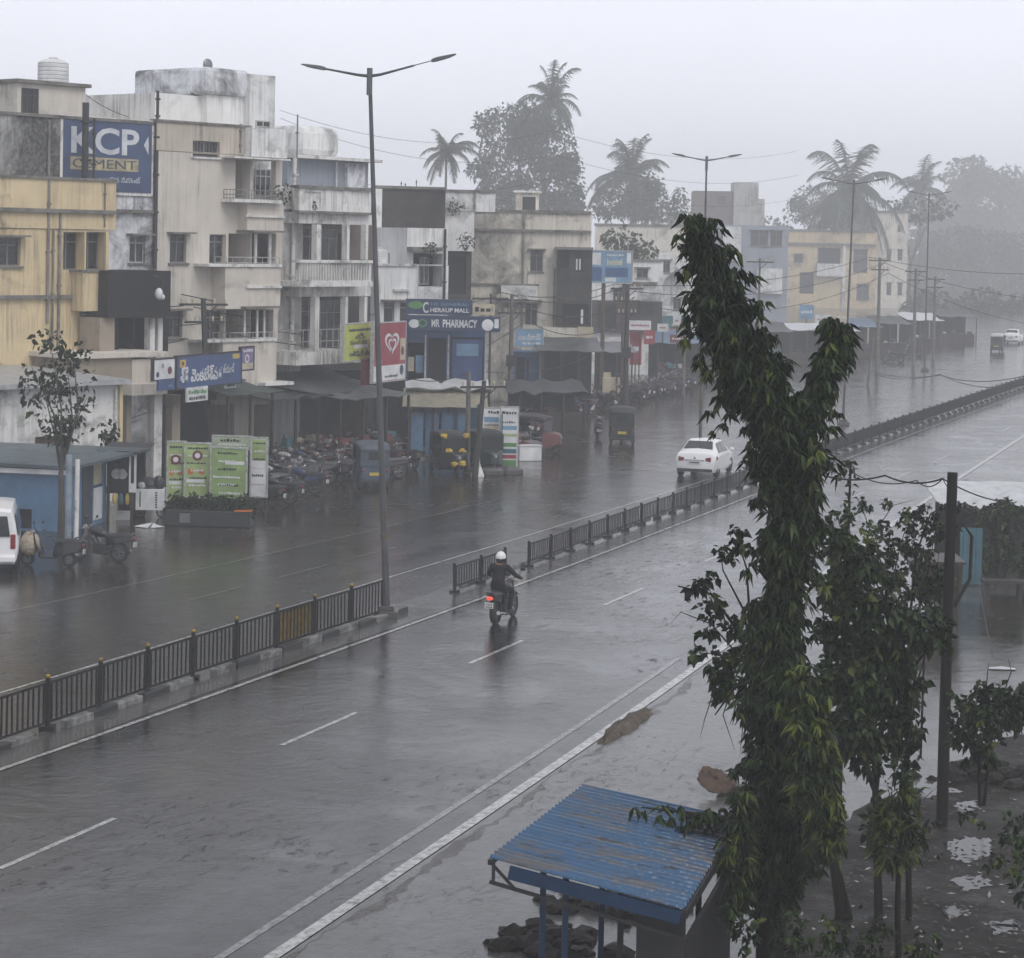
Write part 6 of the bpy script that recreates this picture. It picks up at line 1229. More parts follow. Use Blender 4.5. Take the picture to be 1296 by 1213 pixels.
def palm(label, u, v, d, rpx, group='coconut palms behind the rooftops', lean=0.0, n=30):
    c = D(u, v, d); L = rpx*d/F_PX*1.4; b = Vector((c.x-lean, c.y, 0)); t = thing('coconut_palm', label, 'palm tree', b, 0, group)
    H = c.z; k = MB(); k.tube([(0,0,0),(lean*.2,0,H*.35),(lean*.6,0,H*.7),(lean,0,H-.2)], [.24,.17,.15,.13], 8); k.build('trunk', M_BARKG, t, smooth=50)
    o = Vector((lean,0,H)); mb = MB()
    for i in range(n):
        az = i*2.399+RT.uniform(-.25,.25); el = R(RT.uniform(-50,85)); l = L*RT.uniform(.65,1.1)
        h = Vector((math.cos(az), math.sin(az), 0)); p = o.copy(); dr = h*math.cos(el)+Vector((0,0,math.sin(el))); pts = [p]
        for s in range(10):
            p = p+dr*l/10; dr = (dr+Vector((0,0,RT.uniform(-.13,-.03)-.032*s))).normalized(); pts.append(p)
        mb.tube(pts, [.05*(1-.8*j/10) for j in range(11)], 4, False); side = h.cross(Vector((0,0,1)))
        for j in range(1, 46):
            f = j/46*10; a = int(f); q = pts[a].lerp(pts[min(10,a+1)], f-a); td = (pts[min(10,a+1)]-pts[a]).normalized()
            ll = l*.27*math.sin(math.pi*min(1,(.18+.8*j/46)))**.6
            for sg in (-1,1):
                e = q+(side*sg*.8+td*.45+Vector((0,0,-RT.uniform(.3,1.1)))).normalized()*ll*RT.uniform(.8,1.1); w = td*.042*l/3
                mb.add([q-w, q+w, e], [(0,1,2)])
    mb.build('crown', LF_P, t)
    g = MB()
    for _ in range(8): g.ell(o+rv(.28)-Vector((0,0,.3)), (.14,.14,.17), 7, 5)
    g.build('coconuts', M_BARKG, t, smooth=60); return t
palm('left lone coconut palm above the blackened end wall', 565, 192, 260, 36)
palm('tallest coconut palm rising over the big dense tree', 698, 128, 305, 42, lean=1.5)
palm('coconut palm in the clump right of the stained cream block', 800, 222, 325, 54)
palm('large faint palm left of the far lamp post in the mist', 1074, 238, 350, 66, lean=-1)
palm('faintest palm near the farthest street lamp', 1166, 238, 430, 34)
broadleaf('dense_tree', 'big dense dark tree behind the stained cream block', 668, 300, [(640,165,36,34),(664,152,28,26),(692,190,38,44),(640,212,38,38),(702,228,36,38),(626,242,26,20),(718,250,22,20),(601,216,9,11),(656,252,34,26),(690,262,40,20)], .62, 2.0, .6)
broadleaf('dense_tree', 'loose dark tree crowding under the palm right of the stained cream block', 798, 320, [(776,256,25,20),(822,254,25,26),(800,236,36,30),(760,268,15,12),(836,268,16,12),(800,266,36,14)], .62, 1.6, .45)
broadleaf('bushy_tree', 'low bushy tree standing before the long pale house', 795, 168, [(790,302,24,16),(812,318,20,16),(778,314,14,10),(800,330,26,14)], .5, 1.0, .2)
broadleaf('bushy_tree', 'small conical tree left of the grey unfinished block', 862, 300, [(862,262,15,16),(860,248,9,9),(866,276,18,12)], .6, 1.0, .25)
broadleaf('bushy_tree', 'faint spreading tree below the large misty palm', 1045, 420, [(1028,252,26,18),(1062,262,34,24),(1010,268,18,14),(1090,274,26,16),(1046,278,40,14)], .7, 1.8, .4)
broadleaf('bushy_tree', 'faint bush beside the roof of the misty stair tower', 1150, 360, [(1135,258,14,9),(1165,268,26,16),(1190,262,22,14)], .8, 1.0, .3)
FT = [('low dark thicket at the foot of the misty tree wall on its left', 1190, 330, [(1165,392,26,16),(1195,396,30,14),(1180,380,22,14)]),
      ('low dark thicket at the foot of the misty tree wall in its middle', 1240, 335, [(1225,394,28,16),(1255,396,30,14),(1242,380,22,14)]),
      ('low dark thicket at the foot of the misty tree wall at the right edge', 1290, 340, [(1280,396,28,15),(1308,396,28,16),(1295,382,24,14)]),
      ('first dim tree from the left in the misty tree wall', 1178, 500, [(1172,318,34,30),(1188,352,40,40),(1165,380,34,34),(1195,400,30,24)]),
      ('second dim tree of the misty tree wall', 1222, 510, [(1215,310,36,26),(1228,345,42,42),(1222,390,46,30)]),
      ('third dim tree of the misty tree wall with a rounded top', 1262, 520, [(1255,322,38,32),(1268,362,44,40),(1262,398,46,22)]),
      ('dim tree of the wall cut by the right edge', 1305, 525, [(1296,330,40,40),(1312,370,44,44),(1296,402,44,20)]),
      ('paler taller tree towering behind the misty tree wall', 1232, 650, [(1225,226,34,28),(1245,255,44,40),(1215,270,40,34),(1240,295,50,30)]),
      ('palest tree in the upper right corner of the misty wall', 1285, 690, [(1280,235,30,26),(1300,262,44,44),(1275,285,40,34),(1320,240,30,30)]),
      ('wide pale tree low behind the far palms at the right', 1180, 640, [(1165,262,30,18),(1190,285,34,26),(1150,292,40,24)])]
for lab, u, d, cl in FT: broadleaf('misty_tree', lab, u, d, cl, 1.1 if d < 560 else 1.6, 2.3, .5, group='misty trees at the end of the road')
for i, (u0, d, lab) in enumerate(((500,340,'low far treeline behind the white and blackened buildings'),(900,430,'low far treeline behind the grey unfinished block'))):
    broadleaf('misty_tree', lab, u0, d, [(u0-60+j*34, 284+RT.uniform(-6,6), 26, 12) for j in range(5)], 1.1, 1.6, .4, forks=False)
# street tree and bush at the left edge
broadleaf('street_tree', 'small leafy street tree rising behind the blue kiosk', 82, 68, [(62,432,26,16),(92,446,22,14),(85,478,36,30),(52,492,26,24),(72,520,34,26),(96,528,16,14),(40,470,14,12),(110,508,10,9),(76,552,24,12)], .22, .62, .10, [LF_D, LF_M], M_BARKG)
p = G(86, 690); t = thing('street_pole', 'short pale blue painted pole beside the kiosk and small tree', 'pole', p); mb = MB(); mb.tube([(0,0,0),(0,0,2.75)], .10, 10); mb.build('pole', P('pale_blue_pole', (.22,.27,.32), .45, var=.4), t, smooth=50); mb = MB(); mb.tube([(.22,.1,0),(.24,.1,2.6)], .075, 10); mb.build('second_pipe', PL_GW, t, smooth=50)
broadleaf('bush', 'dark bush against the yellow corner post of the white shed', 136, 75, [(136,545,18,14),(132,566,16,16),(146,575,14,16)], .22, .9, .04, [LF_D, LF_M], fork=.3)
# hedge in the planter
mb = MB(); W2 = PLT.matrix_basis.inverted()
for i in range(16): cards(mb, (x0+(x1-x0)*(.05+.9*i/15), -.05, .58), (.26,.32,.38+.12*math.sin(i*1.9)), 260, .12, .2)
mb.build('hedge', [LF_D, LF_M], PLT)
CP = Fr(260, 90, 40.7)
for lab, u, v, d, r, n in (('tuft of weeds on the beige balcony ledge below the soot black block', 150, 396, 86.5, .35, 60), ('small weed sprouting on the slab beside the top railed balcony', 358, 244, 92.5, .4, 60), ('weed tuft rooted in the parapet of the grey building', 392, 262, 95, .3, 60), ('bushy weed growing over the sunshade of the white house', 545, 316, 104.5, .4, 90), ('weed clump on the pale block parapet left of the stained building', 577, 262, 120, .45, 90), ('dark weed tuft under the yellow parapet coping', 138, 236, 86.5, .4, 70), ('hanging weed at the corner between pale block and stained wall', 590, 306, 120, .5, 110)):
    c = D(u, v, d); t = thing('wall_plant', lab, 'plant', c, 0, 'weeds sprouting from the walls'); mb = MB(); cards(mb, (0,0,0), (r,r*.6,r), n, .16, .1, .3); mb.build('foliage', [LF_D, LF_M], t); k = MB(); k.tube([(0,.1,-r),(0,0,0),(.1,0,r*.6)], .02, 5); k.build('stem', M_BARK, t)
# ---------------------------------------------------------------- right foreground
RT = random.Random(23)
def tassel(mb, p, size, cls, n=8):
    """a hanging rosette of lance leaves"""
    tilt = rv(.35)
    for i in range(n):
        a = RT.uniform(0, 2*math.pi); dr = Vector((math.cos(a)*.62, math.sin(a)*.62, -RT.uniform(.35,1.0)))+tilt
        mb.cur = cls if RT.random() < .85 else 0; leaf(mb, p+rv(.02), dr, size*RT.choice((.5,.75,.9,1.0,1.1,1.35)), size*RT.uniform(.13,.21), None, .18)
def droopy(mb, spine, d, dens, size, young=.1, seed=5):
    """tiers of hanging rosettes filling an uneven column seen along a spine of (u, v, half width)"""
    k = d/F_PX
    for (u0,v0,w0), (u1,v1,w1) in zip(spine, spine[1:]):
        n = int(dens*abs(v1-v0)*(w0+w1)/2/40)+2
        for _ in range(n):
            f = RT.random(); u, v = u0+(u1-u0)*f, v0+(v1-v0)*f; w = max(4, (w0+(w1-w0)*f)*.86-9)*k
            a = RT.uniform(0, 2*math.pi); lump = .62+.5*math.sin(v*.11+2.3*a)*math.sin(v*.047+a*1.7+1)+.18*math.sin(v*.31+a*3)
            c = D(u, v, d); off = Vector((math.cos(a), math.sin(a)*.8, 0)); rr = max(.15, lump)*RT.uniform(.75,1.12)
            q = c+off*w*rr; y = RT.random() < young
            for _ in range(3): tassel(mb, q+rv(.11)+off*RT.uniform(-.05,.1), size*RT.uniform(.8,1.1), 2 if y and RT.random() < .8 else RT.choice((0,0,1)))
        for _ in range(n//2):  # inner rosettes in dark leaf only: the crown's shaded core put into colour
            f = RT.random(); u, v = u0+(u1-u0)*f, v0+(v1-v0)*f; w = max(4, (w0+(w1-w0)*f)*.5)*k; tassel(mb, D(u, v, d)+Vector((RT.uniform(-1,1)*w, RT.uniform(-1,1)*w*.7, 0)), size*1.1, 0)
def twig(mb, p, d, size, young=.1, n=None):
    d = d.normalized() if d.length > 1e-3 else Vector((0,0,-1)); n = n or RT.randint(6,9); q = p.copy(); y = RT.random() < young
    for i in range(n):
        q = q+d*size*.22; d = (d+Vector((0,0,-.16))).normalized(); side = d.cross(rv())
        if side.length < 1e-3: continue
        side.normalize(); mb.cur = (2 if y else RT.choice((0,0,0,1))); leaf(mb, q, (d*.55+side*(.55 if i % 2 else -.55)+Vector((0,0,-.55))), size*RT.uniform(.75,1.15), size*.13, None, .12)
def limb(k, pix, d, rs, b):
    k.tube([D(u, v, d+(e[0] if e else 0))-b for u, v, *e in pix], rs, 8)
d = 27.0; b = D(976, 305, d); b.z = 0
t = thing('mast_tree', 'tall dark drooping leaved tree in the right foreground with two upper heads', 'tree', b); mb = MB()
droopy(mb, [(880,278,10),(886,300,22),(900,335,30),(912,372,42),(924,410,46),(938,445,48),(960,485,58),(982,525,62),(994,565,56),(1000,610,44),(1002,660,42),(998,710,40),(992,760,42),(985,805,46),(982,850,52),(985,900,56),(988,950,60),(988,1000,66),(988,1050,74),(984,1100,62),(980,1150,34)], d, 1.0, .165, .07)
droopy(mb, [(1056,405,13),(1058,428,18),(1054,452,18),(1042,476,19),(1026,506,26),(1012,540,30)], d, 1.0, .165, .1)
droopy(mb, [(1022,850,18),(1024,890,34),(1026,930,34),(1032,975,34),(1040,1020,34),(1046,1070,26)], d-1.0, .95, .16, .55)
droopy(mb, [(945,1000,20),(935,1050,28),(932,1100,22),(936,1150,14)], d-.8, .7, .15, .4)
for (u0,v0),(u1,v1) in (((900,335),(858,350)),((898,325),(862,312)),((890,290),(864,276)),((886,290),(908,284)),((908,360),(868,388)),((912,380),(866,412)),((918,400),(868,432)),((925,420),(880,456)),((936,440),(888,478)),((946,465),(902,516)),((955,490),(908,545)),((900,320),(932,318)),((915,360),(948,350)),((930,395),(966,388)),((945,430),(985,428)),((965,470),(1000,462)),((1000,560),(950,590)),((1010,560),(1058,545)),((1015,570),(1062,596)),((1005,620),(952,640)),((1010,640),(1046,668)),((1000,700),(948,724)),((1005,690),(1042,745)),((995,780),(944,806)),((1060,420),(1078,440)),((1056,410),(1040,415)),((1060,415),(1074,428)),((1055,440),(1078,462)),((1040,470),(1062,520)),((985,860),(932,900)),((985,900),(1040,925)),((985,950),(930,975)),((985,1020),(905,1045)),((985,1060),(918,1098)),((960,1040),(840,1032)),((950,1050),(808,1024)),((940,1030),(870,1046)),((905,1040),(850,1052))):
    for s in range(9):
        f = .3+.7*s/8; dd = d+RT.uniform(-.15,.15); p = D(u0+(u1-u0)*f, v0+(v1-v0)*f-8*math.sin(math.pi*f), dd)+rv(.06); e = D(u1, v1, dd)-D(u0, v0, dd); tassel(mb, p, .16*RT.uniform(.8,1.1), RT.choice((0,0,1,1,2)) if s > 5 else RT.choice((0,0,1)), 7)
mb.v = [tuple(Vector(q)-b) for q in mb.v]; mb.build('crown', [LF_D, LF_M, LF_Y], t)
k = MB(); limb(k, [(978,1330),(976,1190),(972,1090),(980,960),(986,830),(1000,650),(985,540),(950,460),(910,370),(884,282)], d, [.22,.19,.18,.16,.14,.11,.085,.06,.035,.015], b)
limb(k, [(1000,620),(1010,540),(1035,480),(1056,408)], d, [.06,.055,.04,.012], b)
for pix in ([(985,850),(930,870),(905,905)],[(940,1040),(880,1030),(812,1022)],[(972,1080),(940,1040)],[(992,760),(960,720)]): limb(k, pix, d, [.03,.02,.008][:len(pix)], b)
k.build('trunk', M_BARK, t, smooth=60)
def shrub(name, label, u, vb, d, clumps, stems, size, dens, young=.1, cat='tree', mats=None, broad=.34):
    b = G(u, vb) if d is None else D(u, 305, d); b.z = 0; dd = b.y if d is None else d
    t = thing(name, label, cat, b); mb = MB()
    for cl in clumps:
        cu, cv, ru, rv_ = cl[:4]; c = D(cu, cv, dd+(cl[4] if len(cl) > 4 else 0)); kk = dd/F_PX; n = int(dens*ru*rv_*kk*kk/(size*size)*9)
        for _ in range(n):
            q = rv(); f = RT.random()**.5; p = c+Vector((q.x*ru*kk*f, q.y*ru*kk*.8*f, q.z*rv_*kk*f)); cls = 2 if RT.random() < young else RT.choice((0,0,1))
            for _ in range(5):
                mb.cur = cls; s = size*RT.uniform(.6,1.25); leaf(mb, p+rv(size*.35), (rv()+q*.5+Vector((0,0,-.6))), s, s*broad, None, .2)
    mb.v = [tuple(Vector(q)-b) for q in mb.v]; mb.build('crown', mats or [LF_D, LF_M, LF_Y], t)
    k = MB()
    for pix, r0 in stems:
        n = len(pix); limb(k, pix, dd, [r0*(1-.8*i/(n-1)) for i in range(n)], b)
    k.build('trunk', M_BARK, t, smooth=60); return t
shrub('broadleaf_tree', 'dark broad leaved tree with several stems just right of the tall drooping tree', 1075, 0, 31,
      [(1062,680,18,34),(1085,712,40,36),(1060,752,32,30),(1100,770,44,36),(1062,800,30,30),(1128,806,44,30),(1164,800,36,28),(1105,842,48,32),(1070,860,36,40),(1130,868,40,40),(1090,910,46,40),(1140,920,24,40),(1196,806,14,22),(1062,930,20,34),(1098,950,28,30),(1150,960,10,26),(1112,1040,18,36)],
      [([(1062,1300),(1064,1150),(1052,1060),(1062,950),(1085,860),(1100,760),(1090,690)],.10),([(1110,1300),(1112,1150),(1108,1000),(1120,880),(1150,800)],.08),([(1115,1020),(1085,940),(1050,840),(1040,760)],.05),([(1150,1300),(1150,1100),(1146,960),(1160,840),(1190,800)],.055),([(1096,1260),(1070,1140),(1040,1010),(1030,900)],.07)], .15, 1.25, .05)
shrub('broadleaf_tree', 'thin leafy branches reaching left over the road from behind the drooping tree', 962, 0, 28.5,
      [(878,742,24,9),(900,736,16,10),(930,672,14,9),(918,702,16,10),(945,690,14,12),(905,768,22,15),(898,800,14,10),(935,795,26,14),(884,826,16,10),(905,842,24,18),(930,862,26,22),(912,872,16,18),(945,830,20,16),(862,752,8,4)],
      [([(975,1300),(968,1000),(958,860),(935,800),(900,752),(858,742)],.045),([(958,850),(940,770),(915,722),(912,700)],.02),([(950,800),(945,720),(930,672)],.02),([(955,860),(920,830),(882,826)],.018),([(935,830),(900,790),(862,775),(848,790)],.012),([(930,860),(915,905),(930,950)],.012),([(905,870),(892,910),(886,935)],.009),([(930,880),(940,920),(936,960)],.009)], .12, .75, .1)
shrub('sparse_shrub', 'sparse tall shrub with thin bare branches around the dark pole', 1150, 0, 37,
      [(1092,640,14,8),(1108,668,22,13),(1135,690,24,16),(1118,720,26,20),(1150,660,16,16),(1170,648,16,14),(1182,672,18,18),(1160,700,22,18),(1140,740,30,22),(1172,740,22,24),(1206,672,10,8),(1150,780,24,18),(1190,730,20,22),(1120,640,10,7),(1205,640,14,8),(1180,770,20,16),(1100,700,20,16)],
      [([(1150,1010),(1146,860),(1130,760),(1108,690),(1090,640)],.03),([(1150,950),(1150,800),(1160,700),(1178,650),(1200,640)],.03),([(1140,880),(1120,760),(1100,720),(1060,660)],.022),([(1165,960),(1170,820),(1172,740),(1186,660)],.022),([(1128,740),(1140,690),(1150,655)],.014),([(1090,700),(1130,640),(1160,632)],.01),([(1150,900),(1180,800),(1188,700)],.02)], .10, .62, .1)
shrub('young_mast_tree', 'small yellowish drooping tree below and right of the dark stems', 1138, 0, 26,
      [(1142,975,14,14),(1140,1005,28,24),(1132,1040,36,30),(1130,1075,36,26),(1150,1060,24,26)], [([(1140,1330),(1136,1150),(1140,1000),(1143,962)],.05)], .15, 1.2, .45, broad=.15)
shrub('low_bush', 'low broad leaved bush at the right edge beside the foot of the dark pole', 1240, 0, 33,
      [(1225,895,26,20),(1248,905,36,28),(1222,930,26,24),(1252,872,16,12),(1280,905,24,22),(1270,880,16,14),(1296,888,20,26),(1246,950,30,20)],
      [([(1240,1020),(1238,940),(1222,890)],.03),([(1245,1020),(1256,930),(1286,880)],.03),([(1240,980),(1250,850),(1252,838)],.012),([(1252,930),(1280,850),(1275,830)],.012)], .14, .9, .05, 'bush')
shrub('low_bush', 'dark shrub growing over the white roofed stalls at the right edge', 1262, 0, 63,
      [(1262,640,26,7),(1235,648,16,8),(1258,690,24,22),(1284,700,18,24),(1280,640,14,10),(1240,672,14,10),(1296,716,14,14),(1292,650,8,20),(1222,640,10,5),(1248,712,14,12),(1275,660,16,14),(1250,655,18,10)], [([(1262,735),(1258,690),(1240,650)],.05),([(1270,735),(1280,680),(1285,640)],.05)], .17, .9, .1, 'bush')
for lab, u, dd, cl in (('dark undergrowth crowding the foot of the tall drooping tree', 960, 25.5, [(945,1175,26,30),(1000,1190,34,40),(925,1150,14,20)]), ('dark undergrowth between the stems at the bottom edge', 1100, 25, [(1060,1180,34,36),(1110,1195,40,36),(1165,1200,30,24)]), ('dark undergrowth at the right edge of the muddy bank', 1290, 29, [(1285,1060,26,34),(1268,1090,20,20),(1298,1110,20,40)]), ('low dark weeds beside the foot of the dark post', 1200, 33, [(1212,1030,16,10),(1180,1042,16,12),(1238,1040,14,8)])):
    shrub('undergrowth', lab, u, 0, dd, cl, [([(u,1330),(u+8,1200)],.03)], .10, .30, .05, 'undergrowth')
# dark post with cables
p = G(1192, 1045); t = thing('roadside_post', 'dark square topped wooden post standing right of the leafy trees', 'post', p); H = D(1194, 598, p.y).z
mb = MB(); mb.tube([(0,0,0),(.0,0,H*.5),(.02,0,H)], [.10,.09,.085], 10); mb.build('post', P('dark_weathered_post', (0.010,0.008,0.007), .6, bmp=.5, spec=.2), t, smooth=50)
mb = MB(); mb.tube([(.1,0,H*.62),(.35,0,H*.7),(.38,.05,H*.82),(.2,0,H*.86),(.05,0,H*.80)], .03, 6); mb.build('coiled_cable', M_WIRE, t, smooth=50)
TP = D(1193, 606, p.y)
wire('cable running left from the dark post behind the tall drooping tree', [TP, D(1120, 602, 37), D(1030, 598, 38), D(940, 592, 40)], .10, .016, group='cables on the dark post')
wire('slack twin cable between the dark post and the vine grown stake', [TP, D(1160, 608, 37), D(1078, 598, 38)], .12, .010, group='cables on the dark post')
wire('cable sloping down right from the dark post', [TP, D(1262, 634, 42), D(1400, 662, 44)], .05, .014, group='cables on the dark post')
wire('thin stay wire dropping from the dark post to the stalls', [TP, D(1216, 642, 38), D(1232, 652, 40)], .02, .008, group='cables on the dark post')
wire('long thin wire hanging from the stalls to the wet ground at right', [D(1225,690,52), D(1240,745,48), D(1256,830,40)], .05, .010, group='cables on the dark post')
p = G(1068, 800); t = thing('stake', 'thin stake wrapped in a climbing plant left of the dark post', 'stake', Vector((D(1074,600,38).x, 38, 0))); mb = MB(); H = D(1075,584,38).z; mb.tube([(0,0,0),(.03,0,H)], [.03,.022], 6); mb.build('pole', M_BARK, t); mb = MB()
for i in range(70): mb.cur = i % 3; leaf(mb, Vector((RT.uniform(-.1,.1),RT.uniform(-.1,.1),H-RT.random()**2*1.4)), rv()+Vector((0,0,-.4)), .13, .035)
mb.build('climbing_plant', [LF_M, LF_D, LF_Y], t)
# stalls on the right hand side
t, x0, x1 = stall('market_stall', 'white tarpaulin roofed roadside stall behind the shrubs at the right edge', 1202, 1330, 725, 64, 92, 3, 2.1, 2.5, M_TARPW, M_INT, None, .10, 3, goods=5)
fr = Fr(1229, 62.3, 92); t = thing('metal_panel', 'upright teal metal panel leaning at the end of the white roofed stall', 'panel', fr.o, fr.rz); a, b_ = fr.loc(1215, 700)[0], fr.loc(1243, 700)[0]; mb = MB()
for i in range(7): mb.box(a+(b_-a)*i/7, -.02*(i % 2), .05, a+(b_-a)*(i+.96)/7, .03, 1.65)
mb.build('sheet', P('faded_teal', (0.05,0.13,0.17), .45, var=.4, vs=2), t)
fr = Fr(1188, 56, 92); t = thing('wooden_stall', 'brown timber stall with dark stakes behind the dark post', 'market stall', fr.o, fr.rz); a, b_ = fr.loc(1163, 720)[0], fr.loc(1214, 720)[0]
mb = MB(); mb.box(a,0,.55,b_,1.2,1.5); mb.build('box', P('brown_timber', (0.06,0.035,0.022), .6, var=.5), t); mb = MB(); mb.box(a-.3,-.4,1.55,b_+.1,1.3,1.62); mb.build('roof', M_WOOD, t)
for x in (a, (a+b_)/2, b_-.05): mb = MB(); mb.bar((x,-.1,0),(x+.1,-.1,1.55),.07,.07); mb.build('post', M_WOOD, t)
fr = Fr(1262, 60, 92); t = thing('bench', 'low brown timber bench under the shrub at the right edge', 'bench', fr.o, fr.rz); a, b_ = fr.loc(1245, 730)[0], fr.loc(1300, 730)[0]; mb = MB(); mb.box(a,0,.42,b_,.5,.5); mb.build('seat', M_WOOD, t)
for x in (a+.1,b_-.2): mb = MB(); mb.box(x,.05,0,x+.1,.45,.417); mb.build('leg', M_WOOD, t)
# bus shelter
A, Bq, Cq, Dq = D(620,1085,24.7), D(866,1150,24.3), D(937,1036,28.0), D(740,993,28.3)
bs = Vector(((A.x+Cq.x)/2, (A.y+Cq.y)/2, 0)); t = thing('bus_shelter', 'blue bus shelter with a worn corrugated roof beside the road', 'bus shelter', bs)
m, n, bb = newmat('worn_blue_roof'); v = pos(n); st = pos(n, (.5,2.6,1))
k_ = ramp(n, mix(n, .5, noise(n, v, .9, 5, .65, .5), noise(n, st, 1.6, 5, .7)), .485, .585)
c = mix(n, k_, (0.028,0.08,0.16), (0.075,0.075,0.08)); c = mix(n, ramp(n, noise(n, st, 3.5, 6, .75), .56, .66), c, (0.02,0.02,0.022)); n.links.new(c, bb.inputs['Base Color'])
r_ = mix(n, k_, (.07,.07,.07), (.22,.22,.22)); n.links.new(r_, bb.inputs['Roughness']); bump(n, bb, noise(n, v, 9, 4), .3, .02)
NX, NY = 240, 10; vs_ = []
for lay in (0, 1):
    for j in range(NY+1):
        for i in range(NX+1):
            f, g = i/NX, j/NY; p = A.lerp(Dq, f).lerp(Bq.lerp(Cq, f), g); vs_.append(p-bs+Vector((0,0,0.032*math.sin(f*2*math.pi*26)-.012*lay)))
m_ = NX+1; o_ = m_*(NY+1); mb = MB(); mb.add(vs_, [(j*m_+i, (j+1)*m_+i, (j+1)*m_+i+1, j*m_+i+1) for j in range(NY) for i in range(NX)]+[(o_+j*m_+i, o_+j*m_+i+1, o_+(j+1)*m_+i+1, o_+(j+1)*m_+i) for j in range(NY) for i in range(NX)]); mb.build('roof_sheet', m, t, smooth=60)
M_SB = P('shelter_blue', (0.010,0.035,0.085), .35, var=.4, vs=3); e = Vector((0,0,.12)); L_ = lambda p, dz=0: p-bs+Vector((0,0,dz))
mb = MB(); mb.bar(L_(A.lerp(Bq,.10),-.115), L_(Bq.lerp(A,.02),-.115), .04, .15); mb.build('fascia', M_SB, t)
mb = MB(); mb.bar(L_(A,-.05), L_(A.lerp(Bq,.14),-.30), .03, .03); mb.bar(L_(A.lerp(Bq,.02),-.02), L_(A.lerp(Bq,.02),-.26), .04, .04); mb.bar(L_(A,-.28), L_(Bq,-.34), .03, .04); mb.bar(L_(Bq,-.07), L_(Cq,-.07), .06, .10); mb.bar(L_(A,-.06), L_(Dq,-.06), .05, .06); mb.bar(L_(Dq,-.06), L_(Cq,-.06), .05, .06); mb.build('roof_frame', M_IRON, t)
for f, g, mm in ((.12,.22,M_SB),(.12,.34,M_SB),(.15,.62,M_IRON),(.85,.2,M_SB),(.85,.8,M_IRON)):
    p = A.lerp(Dq, f).lerp(Bq.lerp(Cq, f), g); mb = MB(); mb.bar((p.x-bs.x,p.y-bs.y,0),(p.x-bs.x,p.y-bs.y,p.z-.10),.07,.07); mb.build('post', mm, t)
pa, pb = A.lerp(Dq,.06).lerp(Bq.lerp(Cq,.06),.74), A.lerp(Dq,.06).lerp(Bq.lerp(Cq,.06),.99); pc_ = A.lerp(Dq,.9).lerp(Bq.lerp(Cq,.9),.97)
mb = MB(); q = lambda p, z: Vector((p.x-bs.x, p.y-bs.y, z)); mb.bar(q(pa,1.0), q(pb,1.0), .06, 2.0); mb.build('end_panel', M_BLACKM, t); mb = MB(); mb.bar(q(pb,.85), q(pc_,.85), .06, 1.7); mb.build('back_panel', M_BLACKM, t)
mb = MB(); mb.bar(q(A.lerp(Dq,.2).lerp(Bq.lerp(Cq,.2),.7),.45), q(A.lerp(Dq,.85).lerp(Bq.lerp(Cq,.85),.7),.45), .35, .06); mb.build('seat', M_WOOD, t)
# muddy bank, puddles, litter
mb = MB(); pl = [G(u, v, .0) for u, v in ((1010,1260),(1055,1130),(1120,1075),(1185,1010),(1215,960),(1260,935),(1330,915),(1500,925),(1500,1300))]; c = G(1220, 1130)
def blob(px, z, jitter=6, n=8):
    pts = []
    for a, b_ in zip(px, px[1:]+px[:1]):
        for i in range(n): f = i/n; pts.append(G(a[0]+(b_[0]-a[0])*f+RT.uniform(-jitter,jitter), a[1]+(b_[1]-a[1])*f+RT.uniform(-jitter,jitter)*.5, z))
    return pts
pts = blob([(945,1290),(985,1170),(1030,1070),(1095,1015),(1185,998),(1220,962),(1262,938),(1340,918),(1700,925),(2300,1040),(2500,1290)], .012, 5)
mb.add(pts, [tuple(range(len(pts)))]); struct(mb.build('muddy_bank', M_MUD))
mb = MB(); q_ = blob([(1150,830),(1215,765),(1330,748),(1480,760),(1480,860),(1300,880),(1200,900)], .008, 7); mb.add(q_, [tuple(range(len(q_)))]); struct(mb.build('muddy_bank', M_DIRT))
m, n, bb = newmat('standing_water'); v = pos(n); bb.inputs['Base Color'].default_value = (0.02,0.02,0.02,1); bb.inputs['Roughness'].default_value = .04; bump(n, bb, noise(n, v, 7, 3), .12, .02); MC['standing_water'] = m
for i, px in enumerate(([(1196,1066),(1225,1060),(1256,1063),(1250,1084),(1230,1092),(1204,1088)],[(1200,1112),(1240,1107),(1256,1120),(1222,1128)],[(1186,1150),(1210,1147),(1230,1156),(1202,1162)],[(1248,1170),(1280,1164),(1290,1176),(1262,1182)],[(1206,1018),(1236,1014),(1240,1024),(1214,1028)],[(1150,1000),(1200,985),(1216,1002),(1168,1012)])):
    mb = MB(); q = blob(px, .02, 5, 9); mb.add(q, [tuple(range(len(q)))]); struct(mb.build('puddle', m))
mb = MB()
for _ in range(900):
    u, v = RT.uniform(1005,1310), RT.uniform(940,1290)
    if v < 960+(1220-u)*.95 or v > 1290: continue
    p = G(u, v, .02); mb.cur = RT.choice((0,0,0,0,1,1,0,1,0,2)); leaf(mb, p+Vector((0,0,RT.uniform(0,.05))), Vector((RT.uniform(-1,1),RT.uniform(-1,1),RT.uniform(-.1,.3))), RT.uniform(.06,.16), .03, Vector((0,0,1)), .1)
for _ in range(50):
    u, v = RT.uniform(840,1310), RT.uniform(780,1240); p = G(u, v, .008); mb.cur = RT.choice((0,1,2)); leaf(mb, p+Vector((0,0,.01)), Vector((RT.uniform(-1,1),RT.uniform(-1,1),.05)), RT.uniform(.05,.13), .025, Vector((0,0,1)), .02)
